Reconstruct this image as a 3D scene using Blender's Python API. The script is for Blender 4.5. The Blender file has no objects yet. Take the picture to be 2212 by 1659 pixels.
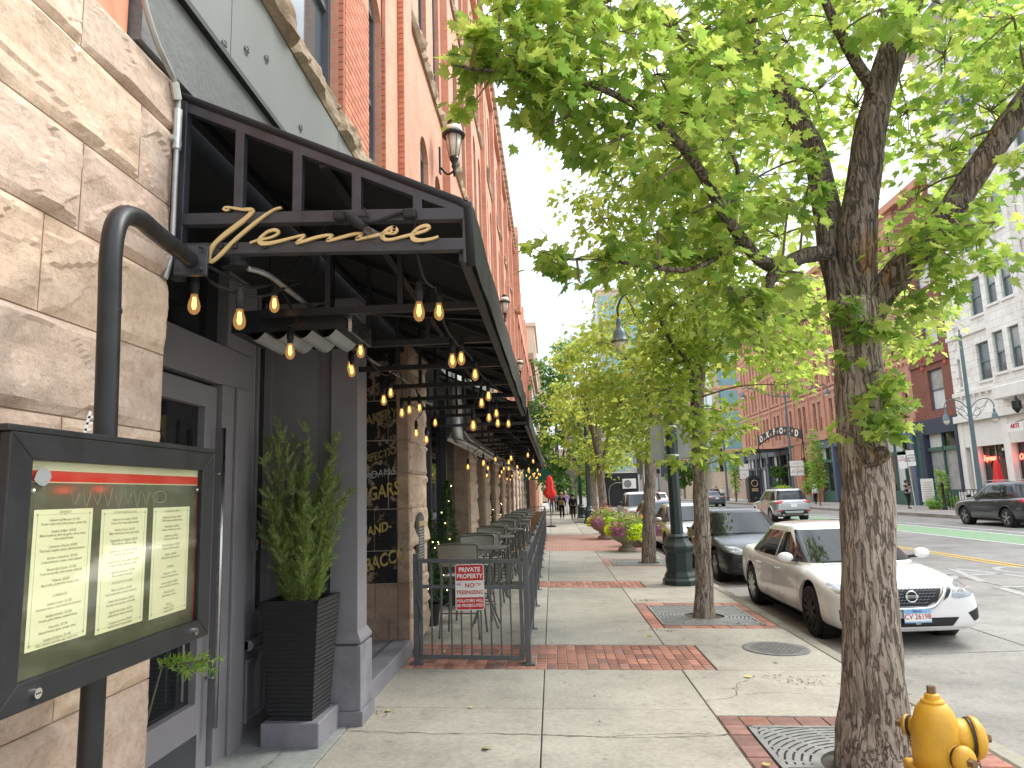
import bpy, bmesh, math, random
from mathutils import Vector, Matrix, noise, Euler
random.seed(7)
R = math.radians
scene = bpy.context.scene
col = scene.collection

# ------------------------------------------------------------------ camera
F, CX, CY, H, SL, VP = 1520., 1106., 829.5, 1.75, .033, (1193., 1063.)
_ey = Vector(((VP[0]-CX)/F, -(VP[1]-CY)/F, 1)).normalized()
_ez = _ey.cross(Vector((1, SL, 0))).normalized()
if _ez.y < 0: _ez = -_ez
_ex = _ez.cross(_ey)
if _ex.x < 0: _ex = -_ex
cr, cu, cw = [Vector((_ex[i], _ey[i], _ez[i])) for i in range(3)]
cam_d = bpy.data.cameras.new('camera'); cam = bpy.data.objects.new('camera', cam_d); col.objects.link(cam)
cam_d.sensor_width = 36; cam_d.lens = 36*F/2212; cam_d.clip_start = .05; cam_d.clip_end = 2000
cam.matrix_world = Matrix(((cr.x, cu.x, -cw.x, 0), (cr.y, cu.y, -cw.y, 0), (cr.z, cu.z, -cw.z, H), (0, 0, 0, 1)))
scene.camera = cam

def at(x, y, Y):
    "point of the street at distance Y seen in direction (x, y)"
    d = cr*((x-CX)/F) - cu*((y-CY)/F) + cw
    p = d*(Y/d.y)
    return Vector((p.x, p.y, p.z+H))
def gz(x):
    "height of the pavement, the road and the far pavement"
    if x < 3.05: return -.025*x
    if x < 18.6: return -.205+.008*(x-3.05)
    return .06

# ------------------------------------------------------------------ sky and sun
SUN_EL, SUN_AZ = R(48), R(58)      # high sun behind thin cloud, over the street
w = bpy.data.worlds.new('World'); scene.world = w; w.use_nodes = True
nt = w.node_tree; N = nt.nodes; L = nt.links
for n in list(N): N.remove(n)
out = N.new('ShaderNodeOutputWorld'); bg = N.new('ShaderNodeBackground')
sky = N.new('ShaderNodeTexSky'); sky.sky_type = 'NISHITA'; sky.sun_disc = False
sky.sun_elevation = SUN_EL; sky.sun_rotation = SUN_AZ; sky.air_density = 1.0; sky.dust_density = 1.5
tc = N.new('ShaderNodeTexCoord'); mp = N.new('ShaderNodeMapping'); mp.inputs['Scale'].default_value = (1.1, 1.1, 2.2); mp.inputs['Location'].default_value = (2, -4, 0)
nz = N.new('ShaderNodeTexNoise'); nz.inputs['Scale'].default_value = 2.1; nz.inputs['Detail'].default_value = 7; nz.inputs['Roughness'].default_value = .55
rp = N.new('ShaderNodeValToRGB'); rp.color_ramp.elements[0].position = .22; rp.color_ramp.elements[1].position = .5
nz2 = N.new('ShaderNodeTexNoise'); nz2.inputs['Scale'].default_value = 4.3; nz2.inputs['Detail'].default_value = 6
rc = N.new('ShaderNodeValToRGB'); rc.color_ramp.elements[0].position = .40; rc.color_ramp.elements[1].position = .72
rc.color_ramp.elements[0].color = (4.3, 4.8, 5.4, 1); rc.color_ramp.elements[1].color = (11.4, 11.6, 11.8, 1)
mx = N.new('ShaderNodeMix'); mx.data_type = 'RGBA'
hz = N.new('ShaderNodeMix'); hz.data_type = 'RGBA'; hz.blend_type = 'MULTIPLY'; hz.inputs['Factor'].default_value = 1
hz.inputs[7].default_value = (1.35, 1.25, 1.1, 1)
L.new(tc.outputs['Generated'], mp.inputs[0]); L.new(mp.outputs[0], nz.inputs[0]); L.new(mp.outputs[0], nz2.inputs[0])
L.new(nz.outputs[0], rp.inputs[0]); L.new(nz2.outputs[0], rc.inputs[0])
L.new(sky.outputs[0], hz.inputs[6])
L.new(rp.outputs[0], mx.inputs['Factor']); L.new(hz.outputs[2], mx.inputs[6]); L.new(rc.outputs[0], mx.inputs[7])
# overcast cloud is three times as bright overhead as at the horizon
sx_ = N.new('ShaderNodeSeparateXYZ'); L.new(tc.outputs['Generated'], sx_.inputs[0])
mr_ = N.new('ShaderNodeMapRange'); mr_.inputs['From Min'].default_value = 0; mr_.inputs['From Max'].default_value = 1; mr_.inputs['To Min'].default_value = .36; mr_.inputs['To Max'].default_value = 1.08; L.new(sx_.outputs[2], mr_.inputs[0])
ov = N.new('ShaderNodeMix'); ov.data_type = 'RGBA'; ov.blend_type = 'MULTIPLY'; ov.inputs[0].default_value = 1; L.new(rc.outputs[0], ov.inputs[6]); L.new(mr_.outputs[0], ov.inputs[7]); L.new(ov.outputs[2], mx.inputs[7])
L.new(mx.outputs[2], bg.inputs[0]); bg.inputs[1].default_value = .12
L.new(bg.outputs[0], out.inputs[0])
sd = bpy.data.lights.new('sun', 'SUN'); sun = bpy.data.objects.new('sun', sd); col.objects.link(sun)
sd.energy = 1.15; sd.angle = R(22); sd.color = (1, .965, .9)
sdir = Vector((math.sin(SUN_AZ)*math.cos(SUN_EL), math.cos(SUN_AZ)*math.cos(SUN_EL), math.sin(SUN_EL)))
sun.rotation_euler = sdir.to_track_quat('Z', 'Y').to_euler(); sun.location = (0, 0, 60)
scene.view_settings.view_transform = 'Standard'; scene.view_settings.look = 'None'
scene.view_settings.exposure = 1.8; scene.view_settings.gamma = 1; scene.view_settings.use_curve_mapping = False
scene.cycles.max_bounces = 7; scene.cycles.diffuse_bounces = 4; scene.cycles.transparent_max_bounces = 12
scene.cycles.use_denoising = True
scene.cycles.sample_clamp_indirect = 6

# ------------------------------------------------------------------ materials
MATS = {}
def newmat(name):
    m = bpy.data.materials.new(name); m.use_nodes = True
    b = m.node_tree.nodes['Principled BSDF']
    return m, m.node_tree, b
def node(t, typ, **kw):
    n = t.nodes.new(typ)
    for k, v in kw.items():
        if k in n.inputs: n.inputs[k].default_value = v
        else: setattr(n, k, v)
    return n
def ramp(t, fac, stops):
    n = t.nodes.new('ShaderNodeValToRGB'); e = n.color_ramp.elements
    while len(e) < len(stops): e.new(.5)
    for i, (p, c) in enumerate(stops):
        e[i].position = p; e[i].color = (*c, 1) if len(c) == 3 else c
    t.links.new(fac, n.inputs[0]); return n
def mix(t, a, b, f, mode='MIX'):
    n = t.nodes.new('ShaderNodeMix'); n.data_type = 'RGBA'; n.blend_type = mode
    for i, s in ((0, f), (6, a), (7, b)):
        if isinstance(s, (int, float)): n.inputs[i].default_value = s
        elif isinstance(s, tuple): n.inputs[i].default_value = (*s, 1)
        else: t.links.new(s, n.inputs[i])
    return n.outputs[2]
def sc(c, k): return tuple(min(1, x*k) for x in c)
def bumpto(t, b, h, strength, dist=.01):
    n = node(t, 'ShaderNodeBump', Strength=strength, Distance=dist); t.links.new(h, n.inputs['Height'])
    t.links.new(n.outputs[0], b.inputs['Normal'])
def coords(t, kind='Object', scale=(1, 1, 1)):
    c = t.nodes.new('ShaderNodeTexCoord'); m = node(t, 'ShaderNodeMapping', Scale=scale)
    t.links.new(c.outputs[kind], m.inputs[0]); return m.outputs[0]
def M(name, c=(.5, .5, .5), rough=.6, metal=0, ns=0, amp=.2, bump=0, bs=40, rnd=0, coat=0, emit=0, spec=.5, stretch=(1, 1, 1), ior=1.45, alpha=1):
    "painted / plain surface with uneven colour, per-object variation and fine relief"
    if name in MATS: return MATS[name]
    m, t, b = newmat(name); MATS[name] = m
    b.inputs['Base Color'].default_value = (*c, 1); b.inputs['Roughness'].default_value = rough; b.inputs['Metallic'].default_value = metal
    b.inputs['Specular IOR Level'].default_value = spec; b.inputs['IOR'].default_value = ior
    if coat: b.inputs['Coat Weight'].default_value = coat; b.inputs['Coat Roughness'].default_value = .03
    if emit: b.inputs['Emission Color'].default_value = (*c, 1); b.inputs['Emission Strength'].default_value = emit
    o = None
    if ns:
        v = coords(t, 'Object', stretch)
        n1 = node(t, 'ShaderNodeTexNoise', Scale=ns, Detail=6., Roughness=.62); t.links.new(v, n1.inputs[0])
        r = ramp(t, n1.outputs[0], [(.28, sc(c, 1-amp)), (.5, c), (.74, sc(c, 1+amp))]); o = r.outputs[0]
        mr = node(t, 'ShaderNodeMapRange'); mr.inputs['To Min'].default_value = max(.02, rough-.12); mr.inputs['To Max'].default_value = min(1, rough+.12)
        t.links.new(n1.outputs[0], mr.inputs[0]); t.links.new(mr.outputs[0], b.inputs['Roughness'])
    if rnd:
        oi = t.nodes.new('ShaderNodeObjectInfo')
        r2 = ramp(t, oi.outputs['Random'], [(0, (1-rnd,)*3), (1, (1+rnd*.6, 1+rnd*.6, 1+rnd*.6))])
        o = mix(t, o if o else (*c,), r2.outputs[0], 1., 'MULTIPLY')
    if o: t.links.new(o, b.inputs['Base Color'])
    if bump:
        v = coords(t, 'Object', stretch)
        n2 = node(t, 'ShaderNodeTexNoise', Scale=bs, Detail=5.); t.links.new(v, n2.inputs[0]); bumpto(t, b, n2.outputs[0], bump)
    return m
def concrete(name, c, stain=.35, rnd=.12):
    m, t, b = newmat(name); MATS[name] = m
    g = t.nodes.new('ShaderNodeNewGeometry')
    n1 = node(t, 'ShaderNodeTexNoise', Scale=.9, Detail=7., Roughness=.65); n2 = node(t, 'ShaderNodeTexNoise', Scale=28., Detail=6., Roughness=.7)
    n3 = node(t, 'ShaderNodeTexVoronoi', Scale=3.1); n4 = node(t, 'ShaderNodeTexNoise', Scale=6., Detail=8., Roughness=.7)
    for n in (n1, n2, n3, n4): t.links.new(g.outputs['Position'], n.inputs['Vector'])
    a = ramp(t, n1.outputs[0], [(.3, sc(c, 1-stain)), (.55, c), (.75, sc(c, 1.14))])
    s = ramp(t, n2.outputs[0], [(.35, (.78, .78, .77)), (.6, (1.07, 1.07, 1.07))])
    k = mix(t, a.outputs[0], s.outputs[0], .8, 'MULTIPLY')
    bl = ramp(t, n4.outputs[0], [(.28, (.62, .61, .6)), (.45, (1, 1, 1)), (.7, (1.06, 1.05, 1.02))]); k = mix(t, k, bl.outputs[0], .75, 'MULTIPLY')
    sp = ramp(t, n3.outputs['Distance'], [(.035, (.45, .44, .42)), (.075, (1, 1, 1))]); k = mix(t, k, sp.outputs[0], .55, 'MULTIPLY')
    oi = t.nodes.new('ShaderNodeObjectInfo'); r2 = ramp(t, oi.outputs['Random'], [(0, (1-rnd, 1-rnd, 1-rnd*1.1)), (1, (1+rnd*.6,)*3)])
    k = mix(t, k, r2.outputs[0], 1., 'MULTIPLY')
    t.links.new(k, b.inputs['Base Color']); b.inputs['Roughness'].default_value = .85
    bumpto(t, b, n2.outputs[0], .25, .004)
    return m
def stone(name, c1, c2, c3, scale=2.2, bump=.7, paint=None):
    "rough sandstone: bands, blotches, pits; with worn black paint over it when asked"
    m, t, b = newmat(name); MATS[name] = m
    g = t.nodes.new('ShaderNodeNewGeometry'); P = g.outputs['Position']
    mpn = node(t, 'ShaderNodeMapping', Scale=(1, 1, 1.9)); t.links.new(P, mpn.inputs[0])
    n1 = node(t, 'ShaderNodeTexNoise', Scale=scale, Detail=9., Roughness=.68, Distortion=.6); t.links.new(mpn.outputs[0], n1.inputs[0])
    n2 = node(t, 'ShaderNodeTexNoise', Scale=scale*14, Detail=6., Roughness=.75); t.links.new(P, n2.inputs[0])
    n3 = node(t, 'ShaderNodeTexVoronoi', Scale=scale*5, feature='DISTANCE_TO_EDGE'); 
    v2 = mix(t, P, n1.outputs[1], .35); t.links.new(v2, n3.inputs['Vector'])
    r = ramp(t, n1.outputs[0], [(.28, c3), (.46, c1), (.68, c2)])
    sp = ramp(t, n2.outputs[0], [(.3, (.62, .6, .58)), (.52, (1, 1, 1)), (.75, (1.12, 1.1, 1.08))])
    k = mix(t, r.outputs[0], sp.outputs[0], .7, 'MULTIPLY')
    oi = t.nodes.new('ShaderNodeObjectInfo'); r2 = ramp(t, oi.outputs['Random'], [(0, (.86, .8, .76)), (.5, (1, 1, 1)), (1, (1.1, 1.08, 1.0))])
    k = mix(t, k, r2.outputs[0], 1., 'MULTIPLY')
    if paint:
        n4 = node(t, 'ShaderNodeTexNoise', Scale=4.5, Detail=10., Roughness=.72, Distortion=.3); t.links.new(P, n4.inputs[0])
        f = ramp(t, n4.outputs[0], [(.525, (0, 0, 0)), (.58, (1, 1, 1))])
        k = mix(t, paint, k, f.outputs[0])
    t.links.new(k, b.inputs['Base Color']); b.inputs['Roughness'].default_value = .9
    h = mix(t, n1.outputs[0], n2.outputs[0], .35); bumpto(t, b, h, bump, .03)
    return m
def brickmat(name, c1, c2, mortar, w=.215, h=.07, ms=.008, rough=.8, offset=.5):
    "courses of bricks measured in metres along the surface"
    m, t, b = newmat(name); MATS[name] = m
    v = coords(t, 'UV')
    k = node(t, 'ShaderNodeTexBrick', Scale=1.); k.offset = offset
    k.inputs['Color1'].default_value = (*c1, 1); k.inputs['Color2'].default_value = (*c2, 1); k.inputs['Mortar'].default_value = (*mortar, 1)
    k.inputs['Mortar Size'].default_value = ms; k.inputs['Brick Width'].default_value = w; k.inputs['Row Height'].default_value = h
    k.inputs['Mortar Smooth'].default_value = .2; k.inputs['Bias'].default_value = -.1
    t.links.new(v, k.inputs['Vector'])
    g = t.nodes.new('ShaderNodeNewGeometry')
    n1 = node(t, 'ShaderNodeTexNoise', Scale=1.3, Detail=8., Roughness=.7); t.links.new(g.outputs['Position'], n1.inputs[0])
    s = ramp(t, n1.outputs[0], [(.3, (.78, .75, .74)), (.5, (1, 1, 1)), (.72, (1.14, 1.16, 1.18))])
    kk = mix(t, k.outputs[0], s.outputs[0], .9, 'MULTIPLY')
    t.links.new(kk, b.inputs['Base Color']); b.inputs['Roughness'].default_value = rough
    inv = node(t, 'ShaderNodeMath', operation='SUBTRACT'); inv.inputs[0].default_value = 1; t.links.new(k.outputs[1], inv.inputs[1])
    bumpto(t, b, inv.outputs[0], .5, .006)
    return m
def leafmat(name, a, b_, c_, trans=.5):
    m, t, b = newmat(name); MATS[name] = m
    g = t.nodes.new('ShaderNodeNewGeometry'); oi = t.nodes.new('ShaderNodeObjectInfo')
    ad = node(t, 'ShaderNodeMath', operation='ADD'); t.links.new(g.outputs['Random Per Island'], ad.inputs[0]); t.links.new(oi.outputs['Random'], ad.inputs[1])
    fr = node(t, 'ShaderNodeMath', operation='FRACT'); t.links.new(ad.outputs[0], fr.inputs[0])
    r = ramp(t, fr.outputs[0], [(0, a), (.45, b_), (.86, c_), (1, sc(c_, 1.15))])
    t.links.new(r.outputs[0], b.inputs['Base Color']); b.inputs['Roughness'].default_value = .45; b.inputs['Specular IOR Level'].default_value = .35
    tr = t.nodes.new('ShaderNodeBsdfTranslucent'); hs = node(t, 'ShaderNodeHueSaturation', Hue=.488, Saturation=1.05, Value=2.2)
    t.links.new(r.outputs[0], hs.inputs['Color']); t.links.new(hs.outputs[0], tr.inputs[0])
    ms = t.nodes.new('ShaderNodeMixShader'); ms.inputs[0].default_value = trans
    t.links.new(b.outputs[0], ms.inputs[1]); t.links.new(tr.outputs[0], ms.inputs[2])
    t.links.new(ms.outputs[0], t.nodes['Material Output'].inputs[0])
    return m
def glassfac(t):
    lw = node(t, 'ShaderNodeLayerWeight', Blend=.5); pw = node(t, 'ShaderNodeMath', operation='POWER'); pw.inputs[1].default_value = 4.5
    t.links.new(lw.outputs['Facing'], pw.inputs[0]); ma = node(t, 'ShaderNodeMath', operation='MULTIPLY_ADD'); ma.inputs[1].default_value = .9; ma.inputs[2].default_value = .045
    t.links.new(pw.outputs[0], ma.inputs[0]); return ma
def glassmat(name, tint=(.8, .85, .85), rough=.02, dark=.0, ior=1.5):
    "clear pane: reflects by angle, lets the rest through"
    m, t, b = newmat(name); MATS[name] = m
    t.nodes.remove(b)
    tr = node(t, 'ShaderNodeBsdfTransparent'); tr.inputs[0].default_value = (*tint, 1)
    gl = node(t, 'ShaderNodeBsdfGlossy', Roughness=rough); fr = glassfac(t)
    ms = t.nodes.new('ShaderNodeMixShader'); t.links.new(fr.outputs[0], ms.inputs[0]); t.links.new(tr.outputs[0], ms.inputs[1]); t.links.new(gl.outputs[0], ms.inputs[2])
    t.links.new(ms.outputs[0], t.nodes['Material Output'].inputs[0]); return m
def barkmat(name, c, d, hi):
    "furrowed bark: long plates, dark fissures, pale and rusty patches"
    m, t, b = newmat(name); MATS[name] = m
    v = coords(t, 'Object', (1, 1, .13))
    n0 = node(t, 'ShaderNodeTexNoise', Scale=9., Detail=3.); t.links.new(coords(t, 'Object', (1, 1, .6)), n0.inputs[0])
    vw = mix(t, v, n0.outputs[1], .045)
    n1 = node(t, 'ShaderNodeTexNoise', Scale=42., Detail=10., Roughness=.72); t.links.new(vw, n1.inputs[0])
    n2 = node(t, 'ShaderNodeTexNoise', Scale=24., Detail=5., Roughness=.6); t.links.new(vw, n2.inputs[0])
    sb_ = node(t, 'ShaderNodeMath', operation='SUBTRACT'); sb_.inputs[1].default_value = .5; t.links.new(n2.outputs[0], sb_.inputs[0])
    ab = node(t, 'ShaderNodeMath', operation='ABSOLUTE'); t.links.new(sb_.outputs[0], ab.inputs[0])
    fis = ramp(t, ab.outputs[0], [(.004, (.34, .31, .28)), (.045, (1, 1, 1))])
    r = ramp(t, n1.outputs[0], [(.34, d), (.5, c), (.68, hi)])
    k = mix(t, r.outputs[0], fis.outputs[0], .9, 'MULTIPLY')
    n3 = node(t, 'ShaderNodeTexNoise', Scale=3.4, Detail=6., Roughness=.65); t.links.new(coords(t, 'Object', (1, 1, .5)), n3.inputs[0])
    o = ramp(t, n3.outputs[0], [(.3, (.66, .65, .63)), (.44, (1, 1, 1)), (.60, (1.05, 1.04, 1.02)), (.655, (1.25, .92, .55))]); k = mix(t, k, o.outputs[0], .85, 'MULTIPLY')
    t.links.new(k, b.inputs['Base Color']); b.inputs['Roughness'].default_value = .95; b.inputs['Specular IOR Level'].default_value = .2
    hh = mix(t, fis.outputs[0], n1.outputs[0], .5); bumpto(t, b, hh, 1., .03)
    return m

def chipped(name, c, under):
    m, t, b = newmat(name); MATS[name] = m; v = coords(t)
    n1 = node(t, 'ShaderNodeTexNoise', Scale=13., Detail=9., Roughness=.75); t.links.new(v, n1.inputs[0]); n2 = node(t, 'ShaderNodeTexNoise', Scale=5., Detail=5.); t.links.new(v, n2.inputs[0])
    a = ramp(t, n2.outputs[0], [(.3, sc(c, .78)), (.55, c), (.75, sc(c, 1.12))]); f_ = ramp(t, n1.outputs[0], [(.33, (1, 1, 1)), (.37, (0, 0, 0))])
    t.links.new(mix(t, a.outputs[0], under, f_.outputs[0]), b.inputs['Base Color']); b.inputs['Roughness'].default_value = .48; bumpto(t, b, n1.outputs[0], .45, .012); return m
concrete('sidewalk_concrete', (.365, .338, .29), .26); concrete('entry_concrete', (.30, .31, .30)); concrete('road_concrete', (.275, .262, .242), .34, .09)
concrete('kerb_stone', (.30, .275, .23), .4, .2); concrete('far_concrete', (.36, .33, .30), .2)
M('lime_mortar', (.42, .35, .27), .95, ns=9, amp=.25)
M('joint_dirt', (.075, .066, .055), .95, ns=9, amp=.5)
M('paver', (.36, .165, .118), .85, ns=9, amp=.3, bump=.3, bs=60, rnd=.38)
M('paver_dark', (.26, .14, .115), .85, ns=9, amp=.3, bump=.3, bs=60, rnd=.35)
brickmat('paver_field', (.36, .165, .115), (.30, .125, .085), (.40, .33, .27), w=.205, h=.105, ms=.01)
stone('sandstone', (.56, .42, .33), (.63, .505, .41), (.45, .32, .245)); stone('brownstone', (.36, .255, .19), (.45, .33, .25), (.2, .135, .10), 2.5, .8)
stone('ledge_stone', (.36, .27, .185), (.47, .36, .26), (.17, .12, .085), 3.5, .9)
stone('painted_stone', (.30, .22, .165), (.40, .31, .24), (.17, .12, .09), 2.5, .5, paint=(.011, .010, .010))
brickmat('facade_brick', (.68, .31, .205), (.61, .26, .17), (.54, .35, .26), w=.205, h=.072, ms=.006)
brickmat('far_brick', (.50, .25, .17), (.45, .21, .145), (.40, .22, .16), w=.24, h=.08, ms=.006)
brickmat('far_brick_dark', (.22, .075, .045), (.18, .06, .04), (.16, .08, .06), w=.24, h=.08, ms=.006)
M('brick', (.60, .225, .135), .82, ns=14, amp=.22, bump=.35, bs=50, rnd=.2); M('brick_painted', (.72, .285, .165), .7, ns=3, amp=.12, bump=.1)
M('purple_paint', (.21, .198, .215), .5, ns=2.2, amp=.10, bump=.05, bs=90); M('purple_paint_worn', (.20, .193, .215), .6, ns=5, amp=.24, bump=.25, bs=30)
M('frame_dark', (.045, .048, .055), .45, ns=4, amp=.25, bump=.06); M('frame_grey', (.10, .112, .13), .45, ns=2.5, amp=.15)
M('fascia_rough', (.15, .153, .152), .75, ns=3, amp=.16, bump=.7, bs=24); M('fascia_smooth', (.20, .203, .198), .7, ns=1.1, amp=.13, bump=.05, bs=14, stretch=(1, 1.0, .25))
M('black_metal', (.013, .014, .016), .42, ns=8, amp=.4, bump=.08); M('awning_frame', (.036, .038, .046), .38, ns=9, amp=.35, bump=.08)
M('black_canvas', (.010, .010, .012), .8, ns=7, amp=.4, bump=.25, bs=120); M('canvas_edge', (.03, .03, .026), .85, ns=6, amp=.6, bump=.4, bs=60)
M('gold', (.58, .43, .20), .45, .1, ns=5, amp=.08); M('steel', (.55, .55, .54), .28, 1, ns=6, amp=.1); M('galvanised', (.58, .59, .58), .4, .6, ns=9, amp=.25)
M('conduit', (.38, .38, .37), .4, .6, ns=9, amp=.2); M('fence_paint', (.105, .108, .115), .5, ns=7, amp=.2, bump=.08)
M('rubber', (.014, .014, .015), .7, bump=.1); M('dark_plastic', (.02, .02, .021), .5); M('paper', (.82, .79, .68), .9, ns=3, amp=.03); M('ink', (.44, .41, .33), .9)
M('red_sign', (.55, .018, .028), .5, ns=6, amp=.12); M('white_sign', (.80, .78, .76), .5, ns=5, amp=.05); M('red_ink', (.45, .03, .03), .6); M('grey_metal', (.30, .31, .31), .5, .3, ns=5, amp=.15)
M('cork', (.10, .098, .08), .8, ns=7, amp=.45, bump=.2); M('red_strip', (.60, .03, .02), .5)
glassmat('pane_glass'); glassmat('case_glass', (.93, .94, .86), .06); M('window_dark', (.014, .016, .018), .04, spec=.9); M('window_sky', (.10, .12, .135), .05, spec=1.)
M('window_blind', (.30, .31, .30), .12, ns=2, amp=.25, spec=.7); M('curtain', (.55, .56, .54), .5, ns=6, amp=.3, stretch=(4, 4, .2))
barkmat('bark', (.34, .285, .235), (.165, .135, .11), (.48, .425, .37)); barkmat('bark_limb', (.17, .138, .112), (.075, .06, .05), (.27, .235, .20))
M('twig', (.17, .135, .095), .9, ns=12, amp=.3)
leafmat('leaf_maple', (.105, .195, .043), (.19, .285, .06), (.30, .365, .095), .62); leafmat('leaf_spring', (.14, .225, .045), (.22, .305, .062), (.325, .385, .10), .62); leafmat('leaf_gold', (.16, .25, .045), (.24, .32, .06), (.34, .37, .085), .5)
leafmat('leaf_dark', (.045, .125, .026), (.08, .18, .036), (.125, .23, .05), .42); leafmat('leaf_cypress', (.085, .16, .036), (.16, .24, .06), (.29, .31, .11), .35)
leafmat('leaf_lime', (.42, .58, .04), (.50, .62, .05), (.60, .66, .07), .4); leafmat('leaf_fir', (.02, .065, .018), (.035, .09, .024), (.055, .12, .03), .25); leafmat('leaf_shrub', (.12, .24, .04), (.18, .32, .06), (.28, .38, .09), .4)
M('petal_magenta', (.55, .06, .42), .6, rnd=.2); M('petal_pink', (.70, .22, .38), .6); M('petal_orange', (.80, .16, .035), .6); M('petal_white', (.75, .74, .68), .6); M('petal_red', (.62, .02, .02), .6)
M('lamp_green', (.026, .043, .043), .42, ns=5, amp=.2, bump=.05); M('lamp_blue', (.10, .155, .175), .45, ns=5, amp=.15); chipped('hydrant_yellow', (.62, .335, .022), (.20, .13, .05))
M('rust', (.17, .10, .05), .8, ns=20, amp=.5); M('cast_iron', (.16, .155, .145), .6, .4, ns=8, amp=.3, bump=.3, bs=40); M('mulch', (.06, .04, .028), .95, ns=40, amp=.6, bump=.9, bs=60)
M('iron_frame', (.25, .25, .245), .55, .4, ns=6, amp=.25); M('stone_planter', (.33, .29, .235), .85, ns=9, amp=.15, bump=.3, bs=80)
M('chair_metal', (.16, .158, .145), .45, .4, ns=7, amp=.2); M('mesh_fabric', (.30, .29, .25), .7, ns=60, amp=.25, bump=.3, bs=200); M('table_top', (.17, .17, .16), .4, .3, ns=10, amp=.2)
M('yellow_paint', (.62, .40, .06), .75, ns=9, amp=.3); M('white_paint', (.62, .62, .58), .8, ns=7, amp=.35); M('green_paint', (.25, .37, .22), .8, ns=5, amp=.25); M('worn_paint', (.35, .345, .33), .85, ns=9, amp=.25)
M('bulb_glass', (.95, .55, .16), .25, emit=1.5); M('filament', (1, .66, .26), .5, emit=2.8); M('fairy', (1, .80, .30), .5, emit=5)
M('skin', (.55, .34, .25), .5); M('skin_tan', (.42, .25, .17), .5); M('hair_blond', (.45, .30, .13), .6); M('hair_dark', (.02, .016, .014), .5); M('hair_grey', (.62, .58, .50), .6)
M('cloth_black', (.014, .014, .017), .85); M('cloth_white', (.78, .77, .75), .85); M('cloth_blue', (.10, .16, .30), .85); M('cloth_beige', (.50, .42, .33), .85); M('cloth_purple', (.42, .25, .58), .85); M('cloth_red', (.55, .05, .06), .85); M('leather_tan', (.35, .17, .08), .6); M('cloth_grey', (.25, .26, .30), .85)
M('umbrella_red', (.72, .035, .03), .8, ns=5, amp=.15, bump=.2); M('awning_green', (.012, .085, .06), .8, ns=4, amp=.2); M('green_trim', (.055, .12, .095), .5, ns=4, amp=.15); M('wood', (.28, .15, .07), .7, ns=8, amp=.3)
brickmat('white_block', (.77, .75, .70), (.73, .71, .66), (.48, .46, .43), w=.82, h=.42, ms=.012, rough=.65)
M('white_stone', (.76, .74, .69), .65, ns=1.4, amp=.08, bump=.15, bs=25, rnd=.08); M('white_trim', (.74, .72, .67), .6, ns=3, amp=.07); M('green_frame', (.13, .20, .175), .5, ns=4, amp=.15)
M('blue_iron', (.085, .115, .175), .5, ns=4, amp=.2); M('navy_iron', (.035, .045, .075), .5, ns=4, amp=.2); M('pink_trim', (.52, .26, .19), .75, ns=3, amp=.1); M('terracotta', (.50, .24, .155), .8, ns=3, amp=.15); M('terra_red', (.42, .09, .05), .8, ns=12, amp=.3)
M('beige_wall', (.60, .44, .31), .8, ns=.4, amp=.06); M('tan_wall', (.47, .38, .29), .8, ns=.5, amp=.1); M('teal_glass', (.16, .33, .38), .08, spec=1.); M('glass_dark', (.05, .065, .07), .05, spec=1.); M('concrete_grey', (.36, .34, .31), .85, ns=.7, amp=.1)
M('neon_red', (1, .05, .03), .5, emit=4); M('signal_green', (.1, .95, .62), .5, emit=3); M('amber_lamp', (1, .62, .2), .5, emit=2.2); M('frost_glass', (.62, .58, .50), .35, ns=8, amp=.12); M('cream_plate', (.9, .88, .8), .5)
M('car_white', (.80, .795, .785), .28, coat=1, ns=.8, amp=.02); M('car_black', (.014, .015, .018), .3, coat=.45); M('car_silver', (.46, .47, .48), .3, .75, coat=1); M('car_grey', (.062, .064, .074), .28, .5, coat=1); M('car_blue', (.03, .042, .075), .25, .4, coat=1); M('car_red', (.40, .02, .018), .28, coat=1); M('car_champagne', (.48, .43, .37), .3, .6, coat=1); M('car_dark', (.09, .10, .115), .3, .5, coat=1)
M('car_glass', (.014, .017, .018), .03, spec=.5, ior=1.5); M('chrome', (.72, .72, .73), .12, 1); M('tyre', (.018, .018, .018), .8, bump=.15); M('alloy', (.48, .48, .48), .3, .9); M('black_trim', (.017, .017, .018), .5); M('lens_clear', (.30, .32, .34), .1, .3, spec=1., coat=1); M('lens_amber', (.65, .2, .03), .1, coat=1); M('lens_red', (.50, .012, .02), .12, coat=1); M('lamp_inner', (.22, .23, .25), .2, .8)
M('plate_blue', (.25, .45, .72), .5, ns=14, amp=.2); M('plate_white', (.78, .80, .80), .5)
M('dry_leaf', (.42, .37, .12), .8, rnd=.4)
def mt(n): return MATS[n] if isinstance(n, str) else n

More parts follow.
